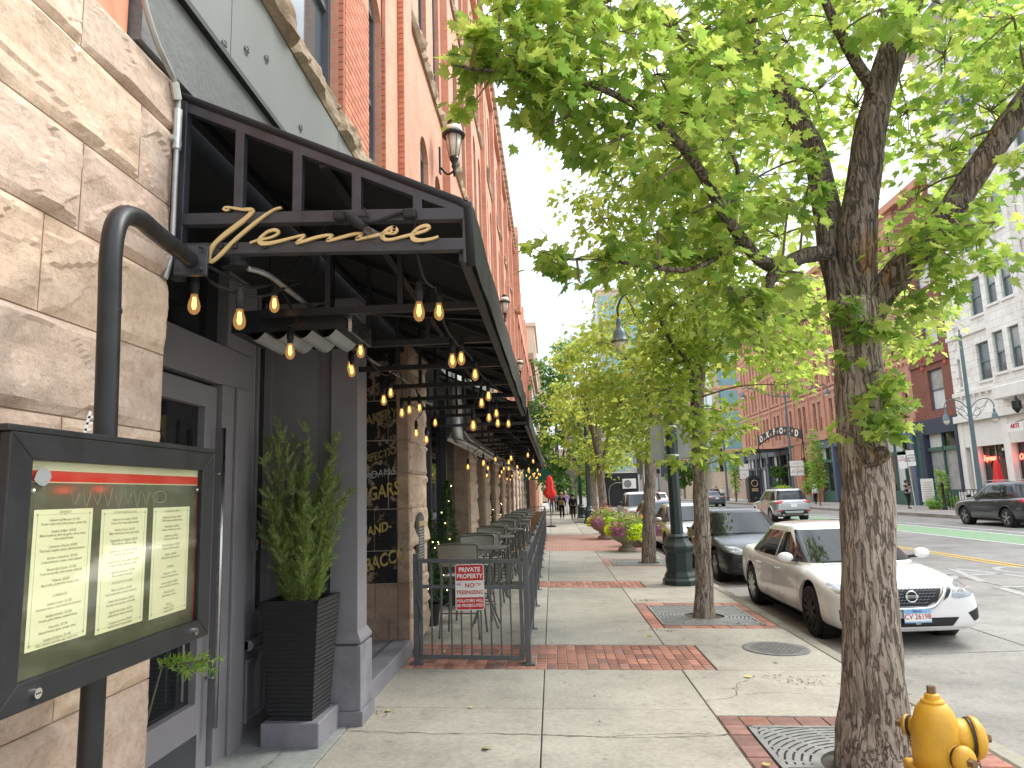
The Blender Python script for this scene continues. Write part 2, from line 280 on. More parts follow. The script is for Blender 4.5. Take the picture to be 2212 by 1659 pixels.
# ------------------------------------------------------------------ building blocks
class MB:
    def __init__(s): s.v = []; s.f = []
    def add(s, vs, fs):
        o = len(s.v); s.v += [tuple(v) for v in vs]; s.f += [tuple(i+o for i in f) for f in fs]; return s
    def box(s, x0, x1, y0, y1, z0, z1):
        return s.add([(x0, y0, z0), (x1, y0, z0), (x1, y1, z0), (x0, y1, z0), (x0, y0, z1), (x1, y0, z1), (x1, y1, z1), (x0, y1, z1)],
                     [(0, 3, 2, 1), (4, 5, 6, 7), (0, 1, 5, 4), (1, 2, 6, 5), (2, 3, 7, 6), (3, 0, 4, 7)])
    def bar(s, a, b, w, h=None, up=(0, 0, 1)):
        a, b = Vector(a), Vector(b); h = h or w; d = (b-a).normalized(); up = Vector(up)
        if abs(d.dot(up)) > .98: up = Vector((1, 0, 0))
        r = d.cross(up).normalized()*w/2; u = r.cross(d).normalized()*h/2
        vs = [a-r-u, a+r-u, a+r+u, a-r+u, b-r-u, b+r-u, b+r+u, b-r+u]
        return s.add(vs, [(0, 1, 2, 3), (7, 6, 5, 4), (0, 4, 5, 1), (1, 5, 6, 2), (2, 6, 7, 3), (3, 7, 4, 0)])
    def tube(s, pts, r, n=8, cap=True):
        pts = [Vector(p) for p in pts]; k = len(pts)
        if not isinstance(r, (list, tuple)): r = [r]*k
        t0 = (pts[1]-pts[0]).normalized(); u = t0.orthogonal().normalized(); vs = []; fs = []
        for i, p in enumerate(pts):
            t = (pts[min(i+1, k-1)]-pts[max(i-1, 0)])
            t = t.normalized() if t.length > 1e-9 else t0
            u = (u-t*u.dot(t)); u = u.normalized() if u.length > 1e-6 else t.orthogonal().normalized()
            w_ = t.cross(u)
            vs += [p+(u*math.cos(2*math.pi*j/n)+w_*math.sin(2*math.pi*j/n))*r[i] for j in range(n)]
        for i in range(k-1):
            fs += [(i*n+j, i*n+(j+1) % n, (i+1)*n+(j+1) % n, (i+1)*n+j) for j in range(n)]
        if cap: fs += [tuple(range(n-1, -1, -1)), tuple((k-1)*n+j for j in range(n))]
        return s.add(vs, fs)
    def lathe(s, prof, n=16, c=(0, 0, 0), ph=0, sx=1, sy=1):
        vs = []; fs = []; k = len(prof)
        for r, z in prof:
            vs += [(c[0]+sx*r*math.cos(2*math.pi*j/n+ph), c[1]+sy*r*math.sin(2*math.pi*j/n+ph), c[2]+z) for j in range(n)]
        for i in range(k-1):
            fs += [(i*n+j, i*n+(j+1) % n, (i+1)*n+(j+1) % n, (i+1)*n+j) for j in range(n)]
        fs += [tuple(range(n-1, -1, -1)), tuple((k-1)*n+j for j in range(n))]
        return s.add(vs, fs)
    def prism(s, poly, d0, d1, plane='xz'):
        n = len(poly); f = {'xz': lambda a, b, d: (a, d, b), 'yz': lambda a, b, d: (d, a, b), 'xy': lambda a, b, d: (a, b, d)}[plane]
        vs = [f(a, b, d0) for a, b in poly]+[f(a, b, d1) for a, b in poly]
        fs = [tuple(range(n)), tuple(range(2*n-1, n-1, -1))]+[(i, i+n, (i+1) % n+n, (i+1) % n) for i in range(n)]
        return s.add(vs, fs)
    def grid(s, fn, nu, nv, closed=False):
        vs = [fn(i/nu, j/nv) for i in range(nu+1) for j in range(nv+1)]
        return s.add(vs, [(i*(nv+1)+j, (i+1)*(nv+1)+j, (i+1)*(nv+1)+j+1, i*(nv+1)+j+1) for i in range(nu) for j in range(nv)])
    def ball(s, c, r, nu=10, nv=7, sx=1, sy=1, sz=1):
        return s.lathe([(max(1e-4, r*math.sin(math.pi*i/nv)), -r*sz*math.cos(math.pi*i/nv)) for i in range(nv+1)], nu, c, 0, sx, sy)
    def mesh(s, name, uv=True):
        me = bpy.data.meshes.new(name); me.from_pydata(s.v, [], s.f); me.update()
        if uv and len(me.loops) < 60000:
            ul = me.uv_layers.new(name='UVMap'); V = s.v
            for p in me.polygons:
                n = p.normal; ax, ay, az = abs(n.x), abs(n.y), abs(n.z)
                for li in p.loop_indices:
                    v = V[me.loops[li].vertex_index]
                    ul.data[li].uv = (v[1], v[2]) if ax >= ay and ax >= az else (v[0], v[2]) if ay >= az else (v[0], v[1])
        return me
    def build(s, name, mat, parent=None, smooth=False, bevel=0, fix=False, world=False, uv=True):
        if world and parent is not None:
            o0 = Vector(parent.location)+(Vector(parent.parent.location) if parent.parent else Vector())
            s.v = [tuple(Vector(v)-o0) for v in s.v]
        me = s.mesh(name, uv)
        if fix:
            bm = bmesh.new(); bm.from_mesh(me); bmesh.ops.recalc_face_normals(bm, faces=bm.faces); bm.to_mesh(me); bm.free()
        if smooth: me.polygons.foreach_set('use_smooth', [True]*len(me.polygons))
        me.materials.append(mt(mat))
        o = bpy.data.objects.new(name, me); col.objects.link(o)
        if parent is not None: o.parent = parent
        if bevel:
            b = o.modifiers.new('bevel', 'BEVEL'); b.width = bevel; b.segments = 2; b.limit_method = 'ANGLE'; b.angle_limit = R(40)
        return o
def tag(o, label=None, cat=None, group=None, kind=None):
    for k, v in (('label', label), ('category', cat), ('group', group), ('kind', kind)):
        if v: o[k] = v
    return o
def thing(name, label, cat, loc=(0, 0, 0), rz=0, group=None):
    o = bpy.data.objects.new(name, None); col.objects.link(o); o.location = loc; o.rotation_euler = (0, 0, rz); o.empty_display_size = .1
    return tag(o, label, cat, group)
def dup(o, parent=None, **kw):
    c = o.copy(); col.objects.link(c)
    if parent is not None: c.parent = parent
    for k, v in kw.items(): setattr(c, k, v)
    return c
def duptree(o, loc, rz=0, label=None, group=None, scale=None):
    c = dup(o); c.location = loc; c.rotation_euler = (0, 0, rz)
    if scale: c.scale = (scale,)*3
    if label: c['label'] = label
    if group: c['group'] = group
    for ch in list(o.children):
        k = dup(ch, c)
        for g in list(ch.children): dup(g, k)
    return c
def text(name, body, size, mat, parent, loc, rot=(90, 0, 0), extr=.002, off=0, align='CENTER', sx=1, shear=0, spacing=1, line=1):
    cu_ = bpy.data.curves.new(name, 'FONT'); cu_.body = body; cu_.size = size; cu_.extrude = extr; cu_.offset = off; cu_.align_x = align; cu_.align_y = 'CENTER'
    cu_.resolution_u = 3; cu_.shear = shear; cu_.space_character = spacing; cu_.space_line = line
    t = bpy.data.objects.new(name, cu_); col.objects.link(t)
    bpy.context.view_layer.update()
    me = bpy.data.meshes.new_from_object(t.evaluated_get(bpy.context.evaluated_depsgraph_get()))
    bpy.data.objects.remove(t); bpy.data.curves.remove(cu_)
    me.materials.clear(); me.materials.append(mt(mat))
    o = bpy.data.objects.new(name, me); col.objects.link(o); o.parent = parent; o.location = loc; o.rotation_euler = [R(a) for a in rot]; o.scale = (sx, 1, 1)
    return o
def bez(pts, n=8):
    "smooth curve through points"
    P = [Vector(p) for p in pts]; o = []
    for i in range(len(P)-1):
        a, b, c, d = P[max(0, i-1)], P[i], P[i+1], P[min(len(P)-1, i+2)]
        for k in range(n):
            t = k/n; o.append(.5*((2*b)+(c-a)*t+(2*a-5*b+4*c-d)*t*t+(3*b-a-3*c+d)*t**3))
    return o+[P[-1]]
rnd = random.uniform

# ------------------------------------------------------------------ ground, pavement, road
def struct(o): o['kind'] = 'structure'; return o
g = MB(); g.add([(-900, -60, -.6), (900, -60, -.6), (900, 1800, -.6), (-900, 1800, -.6)], [(0, 1, 2, 3)])
struct(g.build('ground', 'concrete_grey'))
TILT = math.atan(.025)
s = MB().box(-2.45, 2.88, -6, 75, -.3, -.022)
walk = struct(s.build('sidewalk', 'joint_dirt')); walk.rotation_euler = (0, TILT, 0)
SHARED = {}
def piece(name, size, mat, parent, loc, rot=(0, 0, 0), bevel=.006):
    "one slab, brick or board: box of the given size, sharing its mesh with its likes"
    key = (name, tuple(round(x, 3) for x in size), mat)
    if key in SHARED: o = dup(SHARED[key], parent)
    else:
        a, b_, c_ = [x/2 for x in size]; o = MB().box(-a, a, -b_, b_, -c_, c_).build(name, mat, parent, bevel=0); SHARED[key] = o
        if bevel:
            bm = bmesh.new(); bm.from_mesh(o.data); bmesh.ops.bevel(bm, geom=list(bm.edges), offset=bevel, segments=1, affect='EDGES'); bm.to_mesh(o.data); bm.free()
    o.location = loc; o.rotation_euler = rot; return o
def slab(x0, x1, y0, y1, name='slab', mat='sidewalk_concrete', parent=None, gap=.009, th=.05, dz=0):
    parent = parent or walk
    piece(name, (x1-x0-gap, y1-y0-gap, th), mat, parent, ((x0+x1)/2, (y0+y1)/2, -th/2+rnd(-.002, .002)+dz), (0, 0, 0), .005)
rowsL = [-6, -3, -1.5, 0, 1.5, 3.1, 4.6, 6.1, 7.4, None, 8.55, 9.95, 11.6, 13.5, None, 14.45, 16.3, 18.3, 20, 21.7, None, 29.6, 31.5, 33.5, 35.5, 38, 41, 44, 48, 52, 57, 62, 68, 75]
def rows(lst):
    for a, b in zip(lst, lst[1:]):
        if a is not None and b is not None: yield a, b
for a, b in rows(rowsL):
    slab(-1.62, -.15, a, b); slab(-.15, 1.21, a, b)
for a, b in rows([-6, -3, 0, 2.0, 3.75, None, 5.96, 7.4]): slab(1.21, 2.88, a, b)
slab(1.56, 2.88, 7.4, 8.55)
for a, b in rows([8.55, 9.56, None, 11.68, 13.5]): slab(1.21, 2.88, a, b)
slab(1.65, 2.88, 13.5, 14.45)
for a, b in rows([14.45, 16.0, 17.2, None, 19.1, 20.6, 21.7, None, 29.6, 33, 37, 41.2, None, 42.9, 46, 50, 55, 60.2, 68, 75]): slab(1.21, 2.88, a, b)
for a, b in rows([2.85, 4.3, 5.75]): slab(-2.42, -1.62, a, b, mat='entry_concrete')
slab(-2.42, -1.62, -6, -1); slab(-2.42, -1.62, -1, 2.85)
for a, b in rows([8.55, 10, 12, 14, 16, 18, 20, 23, 26, 29, 33, 38, 44, 52, 60]): slab(-2.3, -1.62, a, b)
# brick bands: the two near ones and the borders of the near tree pits brick by brick
def bricks(x0, x1, y0, y1, bw, bl, mat='paver'):
    MB().box(x0, x1, y0, y1, -.05, -.011).build('mortar_bed', 'lime_mortar', walk)
    nx = max(1, round((x1-x0)/bw)); ny = max(1, round((y1-y0)/bl)); w_, l_ = (x1-x0)/nx, (y1-y0)/ny
    for i in range(nx):
        for j in range(ny):
            piece('brick', (round(w_-.008, 4), round(l_-.008, 4), .05), mat if random.random() < .8 else 'paver_dark', walk, (x0+w_*(i+.5), y0+l_*(j+.5), -.027+rnd(-.003, .003)), (0, 0, 0), .004)
bricks(-1.6, 1.55, 7.41, 8.54, .104, .225)
bricks(-.33, 1.64, 13.51, 14.44, .104, .31)
bricks(1.22, 1.38, 3.76, 5.96, .16, .21, 'paver_dark'); bricks(1.38, 2.87, 5.73, 5.95, .21, .22, 'paver')
bricks(1.22, 1.38, 9.57, 11.67, .16, .3); bricks(1.38, 2.87, 11.42, 11.67, .3, .25); bricks(1.38, 2.87, 9.57, 9.78, .2, .21); bricks(2.66, 2.87, 3.76, 5.73, .21, .11); bricks(2.74, 2.87, 9.78, 11.42, .13, .2)
f = MB().box(-1.6, 1.9, 21.71, 29.59, -.05, -.004); f.build('brick_field', 'paver_field', walk)
MB().box(1.9, 2.88, 21.71, 29.59, -.05, -.004).build('brick_field', 'paver_field', walk)
MB().box(1.215, 1.4, 17.21, 19.09, -.05, -.004).build('brick_field', 'paver_field', walk)
MB().box(1.4, 2.875, 17.21, 17.4, -.05, -.004).build('brick_field', 'paver_field', walk)
MB().box(1.4, 2.875, 18.92, 19.09, -.05, -.004).build('brick_field', 'paver_field', walk)
# hairline cracks
def crack(pts, w_, n=10):
    P = bez(pts, n); m = MB()
    for i, p in enumerate(P): P[i] = p+Vector((rnd(-.012, .012), rnd(-.015, .015), 0))
    for a, b in zip(P, P[1:]):
        d = (b-a).normalized().cross(Vector((0, 0, 1)))*w_*rnd(.4, 1.2)
        m.add([a-d, a+d, b+d, b-d], [(0, 1, 2, 3)])
    m.build('crack', 'joint_dirt', walk)
crack([(-1.6, 5.5, .0035), (-.9, 5.46, .0035), (-.2, 5.47, .0035), (.5, 5.42, .0035), (1.2, 5.5, .0035)], .004)
crack([(1.22, 6.35, .0035), (1.5, 6.5, .0035), (1.62, 6.9, .0035), (1.75, 7.0, .0035)], .003)
crack([(-.15, 5.45, .0035), (.3, 5.44, .0035), (.8, 5.52, .0035), (1.21, 5.5, .0035)], .003)
crack([(1.25, 8.0, .0035) if 0 else (1.6, 6.55, .0035), (1.9, 6.62, .0035), (2.4, 6.5, .0035), (2.85, 6.55, .0035)], .002)
crack([(-2.1, 4.2, .0035), (-1.95, 4.7, .0035), (-1.9, 5.2, .0035), (-1.75, 5.6, .0035)], .004)
# kerb
kb = struct(MB().box(2.89, 3.04, -6, 75, -.35, -.10).build('kerb', 'joint_dirt')); kb.rotation_euler = (0, TILT, 0)
y = -6.
while y < 74:
    l_ = random.choice((1.5, 1.8, 2.1)); piece('kerb_block', (.165, round(l_-.012, 3), .26), 'kerb_stone', kb, (2.968, y+l_/2, -.132), (0, 0, 0), .018); y += l_
# road
road = MB().box(0, 15.6, -6, 260, -.4, -.018)
road = struct(road.build('road', 'joint_dirt')); road.location = (3.04, 0, -.205); road.rotation_euler = (0, -math.atan(.008), 0)
for i, (x0, x1) in enumerate(((0, 2.35), (2.35, 4.9), (4.9, 6.86), (6.86, 9.9), (9.9, 12.0), (12.0, 15.55))):
    yy = -6.
    while yy < 60:
        l_ = (3.65, 4.6, 4.6, 4.6, 4.6, 4.6)[i]; slab(x0, x1, yy, yy+l_, 'road_slab', 'road_concrete', road, .024, .06); yy += l_
MB().box(0, 15.55, yy, 260, -.05, 0).build('road_surface', 'road_concrete', road)
def mark(name, x0, x1, y0, y1, m_): MB().add([(x0, y0, .005), (x1, y0, .005), (x1, y1, .005), (x0, y1, .005)], [(0, 1, 2, 3)]).build(name, m_, road)
mark('yellow_line', 6.72, 6.82, -6, 150, 'yellow_paint'); mark('yellow_line', 6.94, 7.04, -6, 150, 'yellow_paint')
mark('green_lane', 10.05, 11.75, -6, 150, 'green_paint'); mark('white_line', 9.9, 10.03, -6, 150, 'white_paint'); mark('white_line', 11.77, 11.9, -6, 150, 'white_paint'); mark('white_line', 12.55, 12.66, -6, 150, 'white_paint')
# worn lane lettering: a bike symbol, its arrow and bars
m = MB()
for a, b in (((4.9, 14.0), (5.5, 16.2)), ((5.5, 16.2), (6.2, 13.6)), ((4.7, 13.3), (6.4, 13.15)), ((4.6, 12.2), (6.3, 12.05)), ((5.2, 15.0), (5.9, 15.0)), ((4.6, 12.2), (4.75, 13.3)), ((6.3, 12.05), (6.4, 13.15))):
    m.bar((*a, .004), (*b, .004), .16, .003)
for cx_, cy_ in ((4.55, 15.2), (6.5, 15.4)):
    m.add([(cx_+.42*math.cos(k*.42)*q, cy_+.75*math.sin(k*.42)*q, .0052) for k in range(15) for q in (.72, 1)], [(2*k, 2*k+1, 2*k+3, 2*k+2) for k in range(14)])
m.build('lane_symbol', 'worn_paint', road)
# far pavement
fw = struct(MB().box(18.78, 25.2, -6, 140, -.4, .02).build('far_sidewalk', 'joint_dirt'))
for i in range(24):
    for x0, x1 in ((18.8, 20.4), (20.4, 22.5), (22.5, 24.6)): piece('slab', (x1-x0-.02, 2.48, .05), 'far_concrete', fw, ((x0+x1)/2, 22+i*2.5, .04), (0, 0, 0), .005)
MB().box(18.8, 24.6, -6, 20.7, .015, .062).build('paving', 'far_concrete', fw); MB().box(18.8, 24.6, 80.8, 140, .015, .062).build('paving', 'far_concrete', fw)
MB().box(18.62, 18.8, -6, 140, -.35, .07).build('kerb_edge', 'kerb_stone', fw)

# ------------------------------------------------------------------ brick building along the pavement
bld = thing('brick_building', 'old red brick building with rock faced sandstone piers, purple shop entrance and dark awnings', 'building', (-1.7, 0, 0))
def B_(mb, name, mat, **k): return mb.build(name, mat, bld, world=True, **k)
def rockblock(y0, y1, z0, z1, X, nx, nz, amp, seed, mat='sandstone', back=.16, gap=.003, name='stone_block'):
    "rock faced ashlar: chiselled bulge on the street side, flat joints"
    y0 += gap; y1 -= gap; z0 += gap; z1 -= gap; vs = []; fs = []
    for i in range(nx+1):
        for j in range(nz+1):
            u, v = i/nx, j/nz; y_, z_ = y0+(y1-y0)*u, z0+(z1-z0)*v
            e = min(1, 11*min(u*(y1-y0), (1-u)*(y1-y0), v*(z1-z0), (1-v)*(z1-z0))/min(.35, max(z1-z0, .2)))
            p = Vector((seed*3.1, y_*1.0, z_*1.5))
            a = noise.noise(p*2.4)+.55*noise.noise(p*5.3+Vector((7, 0, 0)))+.28*noise.noise(p*12)
            c1 = noise.cell(Vector((seed, math.floor(y_*3.1+1.5*noise.noise(p*2)), math.floor(z_*5+1.5*noise.noise(p*2.5+Vector((3, 3, 3)))))))
            lay = noise.noise(Vector((seed*2.3, y_*2.2+z_*1.6, z_*7-y_*2.5)))
            d = amp*(e*(.42+.5*a+.3*c1+.35*lay)+.16)
            vs.append((X+max(d, -.01), y_+(rnd(-.004, .004) if 0 < i < nx else 0), z_))
    n_ = nz+1
    fs = [(i*n_+j, (i+1)*n_+j, (i+1)*n_+j+1, i*n_+j+1) for i in range(nx) for j in range(nz)]
    o_ = len(vs)
    vs += [(X-back, y0, z0), (X-back, y1, z0), (X-back, y1, z1), (X-back, y0, z1)]
    ring = [i*n_ for i in range(nx+1)]; fs.append(tuple(ring[::-1])+(o_, o_+1))
    ring = [i*n_+nz for i in range(nx+1)]; fs.append(tuple(ring)+(o_+2, o_+3))
    fs.append(tuple(range(n_))+(o_+3, o_)); fs.append(tuple(range(nx*n_+nz, nx*n_-1, -1))+(o_+1, o_+2))
    m = MB(); m.add(vs, fs); return B_(m, name, mat)
# near stone wall (ends at Y 2.9): courses and joints as in the photograph
courses = [(.0, .34), (.34, .68), (.68, 1.02), (1.02, 1.35), (1.35, 1.7), (1.7, 2.02), (2.02, 2.35), (2.35, 2.69), (2.69, 3.03), (3.03, 3.38), (3.38, 3.62)]
joints = [[2.0], [1.5, 2.45], [1.9], [1.3, 2.35], [1.75], [1.4, 2.3], [1.85], [1.2, 2.15], [1.25, 2.32], [1.0, 1.72, 2.66], [1.45, 2.27]]
k = 0
for (z0, z1), js in zip(courses, joints):
    ys = [-2.6, -1.4+rnd(-.2, .2), -.1+rnd(-.2, .2)]+js+[2.91]
    for a, b in zip(ys, ys[1:]):
        k += 1; near = b > 1.2
        rockblock(a, b, z0+.04, z1+.04, -1.665, max(6, int((b-a)*(46 if near else 8))), 20 if near else 5, .038, k)
B_(MB().box(-2.6, -1.667, -2.6, 2.905, 0, 3.66), 'mortar_core', 'lime_mortar')
B_(MB().box(-2.45, -1.70, 2.885, 2.915, .04, 3.64), 'stone_return', 'brownstone')
# brick infill over the stone, grey fascia boards, trim and stone ledge
B_(MB().box(-2.2, -1.69, -2.6, 2.58, 3.665, 4.8), 'painted_brickwork', 'brick_painted')
for j in range(4):
    for i in range(5): 
        o = piece('brick', (.05, .42, .15), 'brick_painted', bld, (-1.7-(-1.7)+.012-.0, .6+i*.43+(j % 2)*.2-.2, 3.76+j*.165), (0, 0, 0), .006)
B_(MB().box(-2.2, -1.64, 2.6, 60, 3.68, 4.06), 'fascia_board', 'fascia_rough')
yy = 2.6
for ln in (.83, 1.95, 1.6, 2.2, 2.2, 2.2, 2.4, 2.4, 2.4, 2.4):
    B_(MB().box(-2.2, -1.655, yy+.004, yy+ln-.004, 4.085, 4.77), 'fascia_panel', 'fascia_smooth')
    for q in (.25, .8):
        B_(MB().lathe([(.028, 0), (.028, .006), (.018, .011)], 14), 'anchor_plate', 'fascia_smooth') if 0 else None
    yy += ln
B_(MB().box(-2.2, -1.66, yy, 60, 4.085, 4.77), 'fascia_panel', 'fascia_smooth')
B_(MB().box(-1.7, -1.605, 2.6, 60, 4.055, 4.088), 'drip_trim', 'black_metal')
for y_, z_ in ((3.35, 4.17), (3.62, 4.32), (4.5, 4.32), (5.25, 4.32), (3.9, 4.45)):
    m = MB(); m.tube([(-1.648, y_+.024*math.cos(a*.5), z_+.024*math.sin(a*.5)) for a in range(14)], .004, 5); m.tube([(-1.65, y_-.028, z_), (-1.648, y_+.028, z_)], .005, 5); B_(m, 'tie_plate', 'fascia_smooth')
yy = 2.3; k = 50
while yy < 60:
    ln = rnd(.7, 1.15) if yy < 16 else 3.; k += 1
    rockblock(yy, yy+ln, 4.775, 5.0, -1.66, int(ln*(22 if yy < 12 else 4)), 6 if yy < 12 else 3, .085, k, 'ledge_stone', .3, .003, 'ledge_stone'); yy += ln
# upper brick wall: piers between the openings, spandrels, arches
XW = -1.75
def wall(y0, y1, z0, z1, X=XW, back=-2.3, mat='facade_brick', name='brickwork'): return B_(MB().box(back, X, y0, y1, z0, z1), name, mat)
def arch(y0, y1, zs, zt, X=XW, back=-2.02, n=10, rise=None):
    "wall over an opening, its lower edge a segmental arch springing at zs"
    rise = rise or (y1-y0)*.28; m = MB(); c_ = (y0+y1)/2; hw = (y1-y0)/2
    rad = (hw*hw+rise*rise)/(2*rise); a0 = math.asin(hw/rad)
    P = [(c_+rad*math.sin(-a0+2*a0*i/n), zs+rise-rad+rad*math.cos(-a0+2*a0*i/n)) for i in range(n+1)]
    for (ya, za), (yb, zb) in zip(P, P[1:]):
        m.add([(X, ya, za), (X, yb, zb), (X, yb, zt), (X, ya, zt)], [(0, 1, 2, 3)]); m.add([(X, ya, za), (X, yb, zb), (back, yb, zb), (back, ya, za)], [(3, 2, 1, 0)])
    return B_(m, 'brick_arch', 'facade_brick')
def win(y0, y1, z0, z1, X=-1.86, dark=True, mid=True, rise=0):
    "sash window set back in its opening: jambs, head, sill, meeting rail and two panes"
    w_ = B_(MB().box(X-.05, X-.045, y0, y1, z0, z1+rise), 'window', 'frame_dark')
    off = Vector(w_.parent.location); L_ = lambda mb, nm, mtn: mb.build(nm, mtn, w_, world=True)
    fr = MB()
    for a, b, c_, d in ((y0, y0+.05, z0, z1+rise), (y1-.06, y1, z0, z1+rise), (y0+.05, y1-.06, z0, z0+.06), (y0+.05, y1-.06, z1-.02, z1+rise)): fr.box(X-.12, X+.04, a, b, c_, d)
    if mid: fr.box(X-.02, X+.02, y0+.05, y1-.06, (z0+z1)/2-.03, (z0+z1)/2+.03)
    L_(fr, 'frame', 'frame_grey')
    for a, b in (((z0+.06), (z0+z1)/2-.03), ((z0+z1)/2+.03, z1-.02)): L_(MB().box(X-.03, X-.02, y0+.05, y1-.06, a, b), 'pane', 'window_dark' if dark else 'window_sky')
    return w_
Z2, T2, Z3, T3, Z4, T4 = 5.0, 8.38, 8.62, 12.1, 12.35, 15.6
def level(ops, y0, y1, z0, z1, hz, rise=0, X=XW):
    "a storey between y0 and y1 with openings"
    y_ = y0
    for a, b in ops:
        wall(y_, a, z0, z1, X); 
        if rise: arch(a, b, hz, z1, X, X-.27, 10, rise)
        else: wall(a, b, hz, z1, X)
        win(a, b, z0+.04, hz, X-.115, rise=rise, dark=random.random() < .6); y_ = b
    wall(y_, y1, z0, z1, X)
# first bays near the camera, with projecting pilasters
level([(4.35, 5.68), (6.55, 7.28)], -2.6, 8.42, Z2, T2, 7.15, .2)
wall(5.69, 6.54, Z2, T2, -1.70, -1.74); wall(7.3, 8.44, Z2, T2, -1.70, -1.74); wall(2.3, 4.3, Z2, T2, -1.72, -1.74)
wall(7.95, 8.46, Z2, T2, -1.62, -1.70)
for i in range(13):
    y0 = 8.46+i*3.95; last = i == 12
    level([(y0+1.25, y0+1.95), (y0+2.6, y0+3.3)], y0, y0+3.95, Z2, T2, 6.95, .24)
    wall(y0+3.55, y0+3.95, Z2, T4, -1.62, -1.75)
for i in range(14):
    y0 = 4.5+i*3.95
    for z0, z1, hz in ((Z3, T3, 11.2), (Z4, T4, 14.7)):
        if y0+3.95 > 40 and z0 > 12: continue
        level([(y0+1.25, y0+1.95), (y0+2.6, y0+3.3)], y0, y0+3.95, z0, z1, hz, .24)
wall(-2.6, 4.5, Z3, T4)
k = 90
for zz, ya, yb in ((8.38, 8.5, 59.8), (12.1, 4.5, 59.8)):
    yy = ya
    while yy < yb:
        k += 1; ln = 1.3 if yy < 18 else 4
        rockblock(yy, min(yb, yy+ln), zz, zz+.24, -1.72, int(ln*(9 if yy < 18 else 3)), 3, .09, k, 'ledge_stone', .1, .003, 'ledge_stone'); yy += ln
B_(MB().box(-2.3, -1.6, -2.6, 40, T4, T4+.75), 'cornice', 'facade_brick'); B_(MB().box(-2.3, -1.52, -2.6, 40, T4+.75, T4+1.0), 'coping', 'ledge_stone')
for i in range(60): piece('corbel', (.14, .22, .3), 'ledge_stone', bld, (-1.6+1.7+.05, 3+i*.62, T4+.35), (0, 0, 0), .01)
B_(MB().box(-2.3, -1.6, 40, 60, T3, T3+.8), 'cornice', 'facade_brick')
B_(MB().box(-2.5, -1.4, 39.4, 40.2, T3, T4+1.6), 'chimney', 'facade_brick')
B_(MB().box(-16, -2.55, -2.6, 60, 0, 5), 'building_core', 'concrete_grey'); B_(MB().box(-16, -2.31, -2.6, 40, 5, T4+.7), 'building_core', 'facade_brick'); B_(MB().box(-16, -2.31, 40, 60, 5, T3), 'building_core', 'facade_brick')
# bricks one by one where they can be told apart: pilaster faces and returns nearest the street
def facebricks(y0, y1, z0, z1, X):
    r = 0; z_ = z0
    while z_+.07 < z1:
        y_ = y0-(.105 if r % 2 else 0)
        while y_ < y1-.02:
            a, b = max(y_, y0), min(y_+.205, y1); piece('brick', (.016, round(b-a-.008, 3), .064), 'brick', bld, (X+1.7+.001, (a+b)/2, z_+.036), (0, 0, 0), .003); y_ += .205
        z_ += .072; r += 1
def endbricks(Y, x0, x1, z0, z1):
    z_ = z0
    while z_+.07 < z1: piece('brick', (round(x1-x0-.006, 3), .016, .064), 'brick', bld, ((x0+x1)/2+1.7, Y-.001, z_+.036), (0, 0, 0), .003); z_ += .072
endbricks(5.69, -1.80, -1.703, 5.03, 7.1); endbricks(7.3, -1.79, -1.703, 5.03, 7.0); endbricks(7.95, -1.698, -1.622, 5.03, 8.3)
facebricks(5.7, 6.53, 5.03, 6.75, -1.70); facebricks(3.75, 4.3, 5.03, 5.75, -1.72)

# shop entrance: set back behind the street line
P_ = 'purple_paint'
XS = -2.35
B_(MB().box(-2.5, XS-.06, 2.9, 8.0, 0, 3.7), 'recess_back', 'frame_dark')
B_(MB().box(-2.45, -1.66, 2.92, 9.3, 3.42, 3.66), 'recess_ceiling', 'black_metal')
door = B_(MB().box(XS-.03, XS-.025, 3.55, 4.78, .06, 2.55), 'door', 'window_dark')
def D_(mb, nm, mtn, **k): return mb.build(nm, mtn, door, world=True, **k)
m = MB()
for a, b, c_, d in ((3.55, 3.72, .06, 2.55), (4.62, 4.78, .06, 2.55), (3.72, 4.62, .06, .49), (3.72, 4.62, 2.40, 2.55)): m.box(XS-.03, XS+.025, a, b, c_, d)
D_(m, 'door_frame', P_, bevel=.004)
D_(MB().box(XS+.026, XS+.03, 3.7, 4.64, .08, .30), 'kick_plate', 'frame_dark')
m = MB().tube([(XS+.10, 4.74, .31), (XS+.10, 4.74, 2.26)], .016, 10)
for z_ in (.62, 1.95): m.tube([(XS+.02, 4.74, z_), (XS+.10, 4.74, z_)], .01, 8)
D_(m, 'handle', 'steel', smooth=True)
D_(MB().tube([(XS+.02, 4.45, .55), (XS+.02, 4.45, 2.3)], .012, 8), 'inner_handle', 'steel', smooth=True)
B_(MB().box(XS-.03, XS+.02, 2.92, 3.54, 0, 3.42), 'side_panel', P_)
m = MB().box(XS-.04, XS+.05, 2.95, 5.3, 2.58, 2.86); B_(m, 'transom_bar', P_, bevel=.006)
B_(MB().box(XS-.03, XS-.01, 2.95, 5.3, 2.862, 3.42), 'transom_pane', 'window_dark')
B_(MB().box(XS-.02, XS+.03, 3.9, 3.96, 2.862, 3.42), 'transom_mullion', P_)
m = MB().box(XS-.05, XS+.06, 4.80, 5.26, .03, 2.578); m.box(XS+.06, XS+.085, 4.98, 5.18, .03, 2.578); B_(m, 'door_post', P_, bevel=.006)
B_(MB().box(XS-.05, XS+.07, 4.82, 5.30, 2.862, 3.42), 'door_post', P_)
wn = B_(MB().box(XS-.03, XS-.02, 5.36, 5.74, .92, 3.42), 'shop_window', 'window_dark')
m = MB()
for a, b, c_, d in ((5.27, 5.37, .74, 3.42), (5.70, 5.76, .74, 3.42), (5.37, 5.70, .74, .92)): m.box(XS-.04, XS+.04, a, b, c_, d)
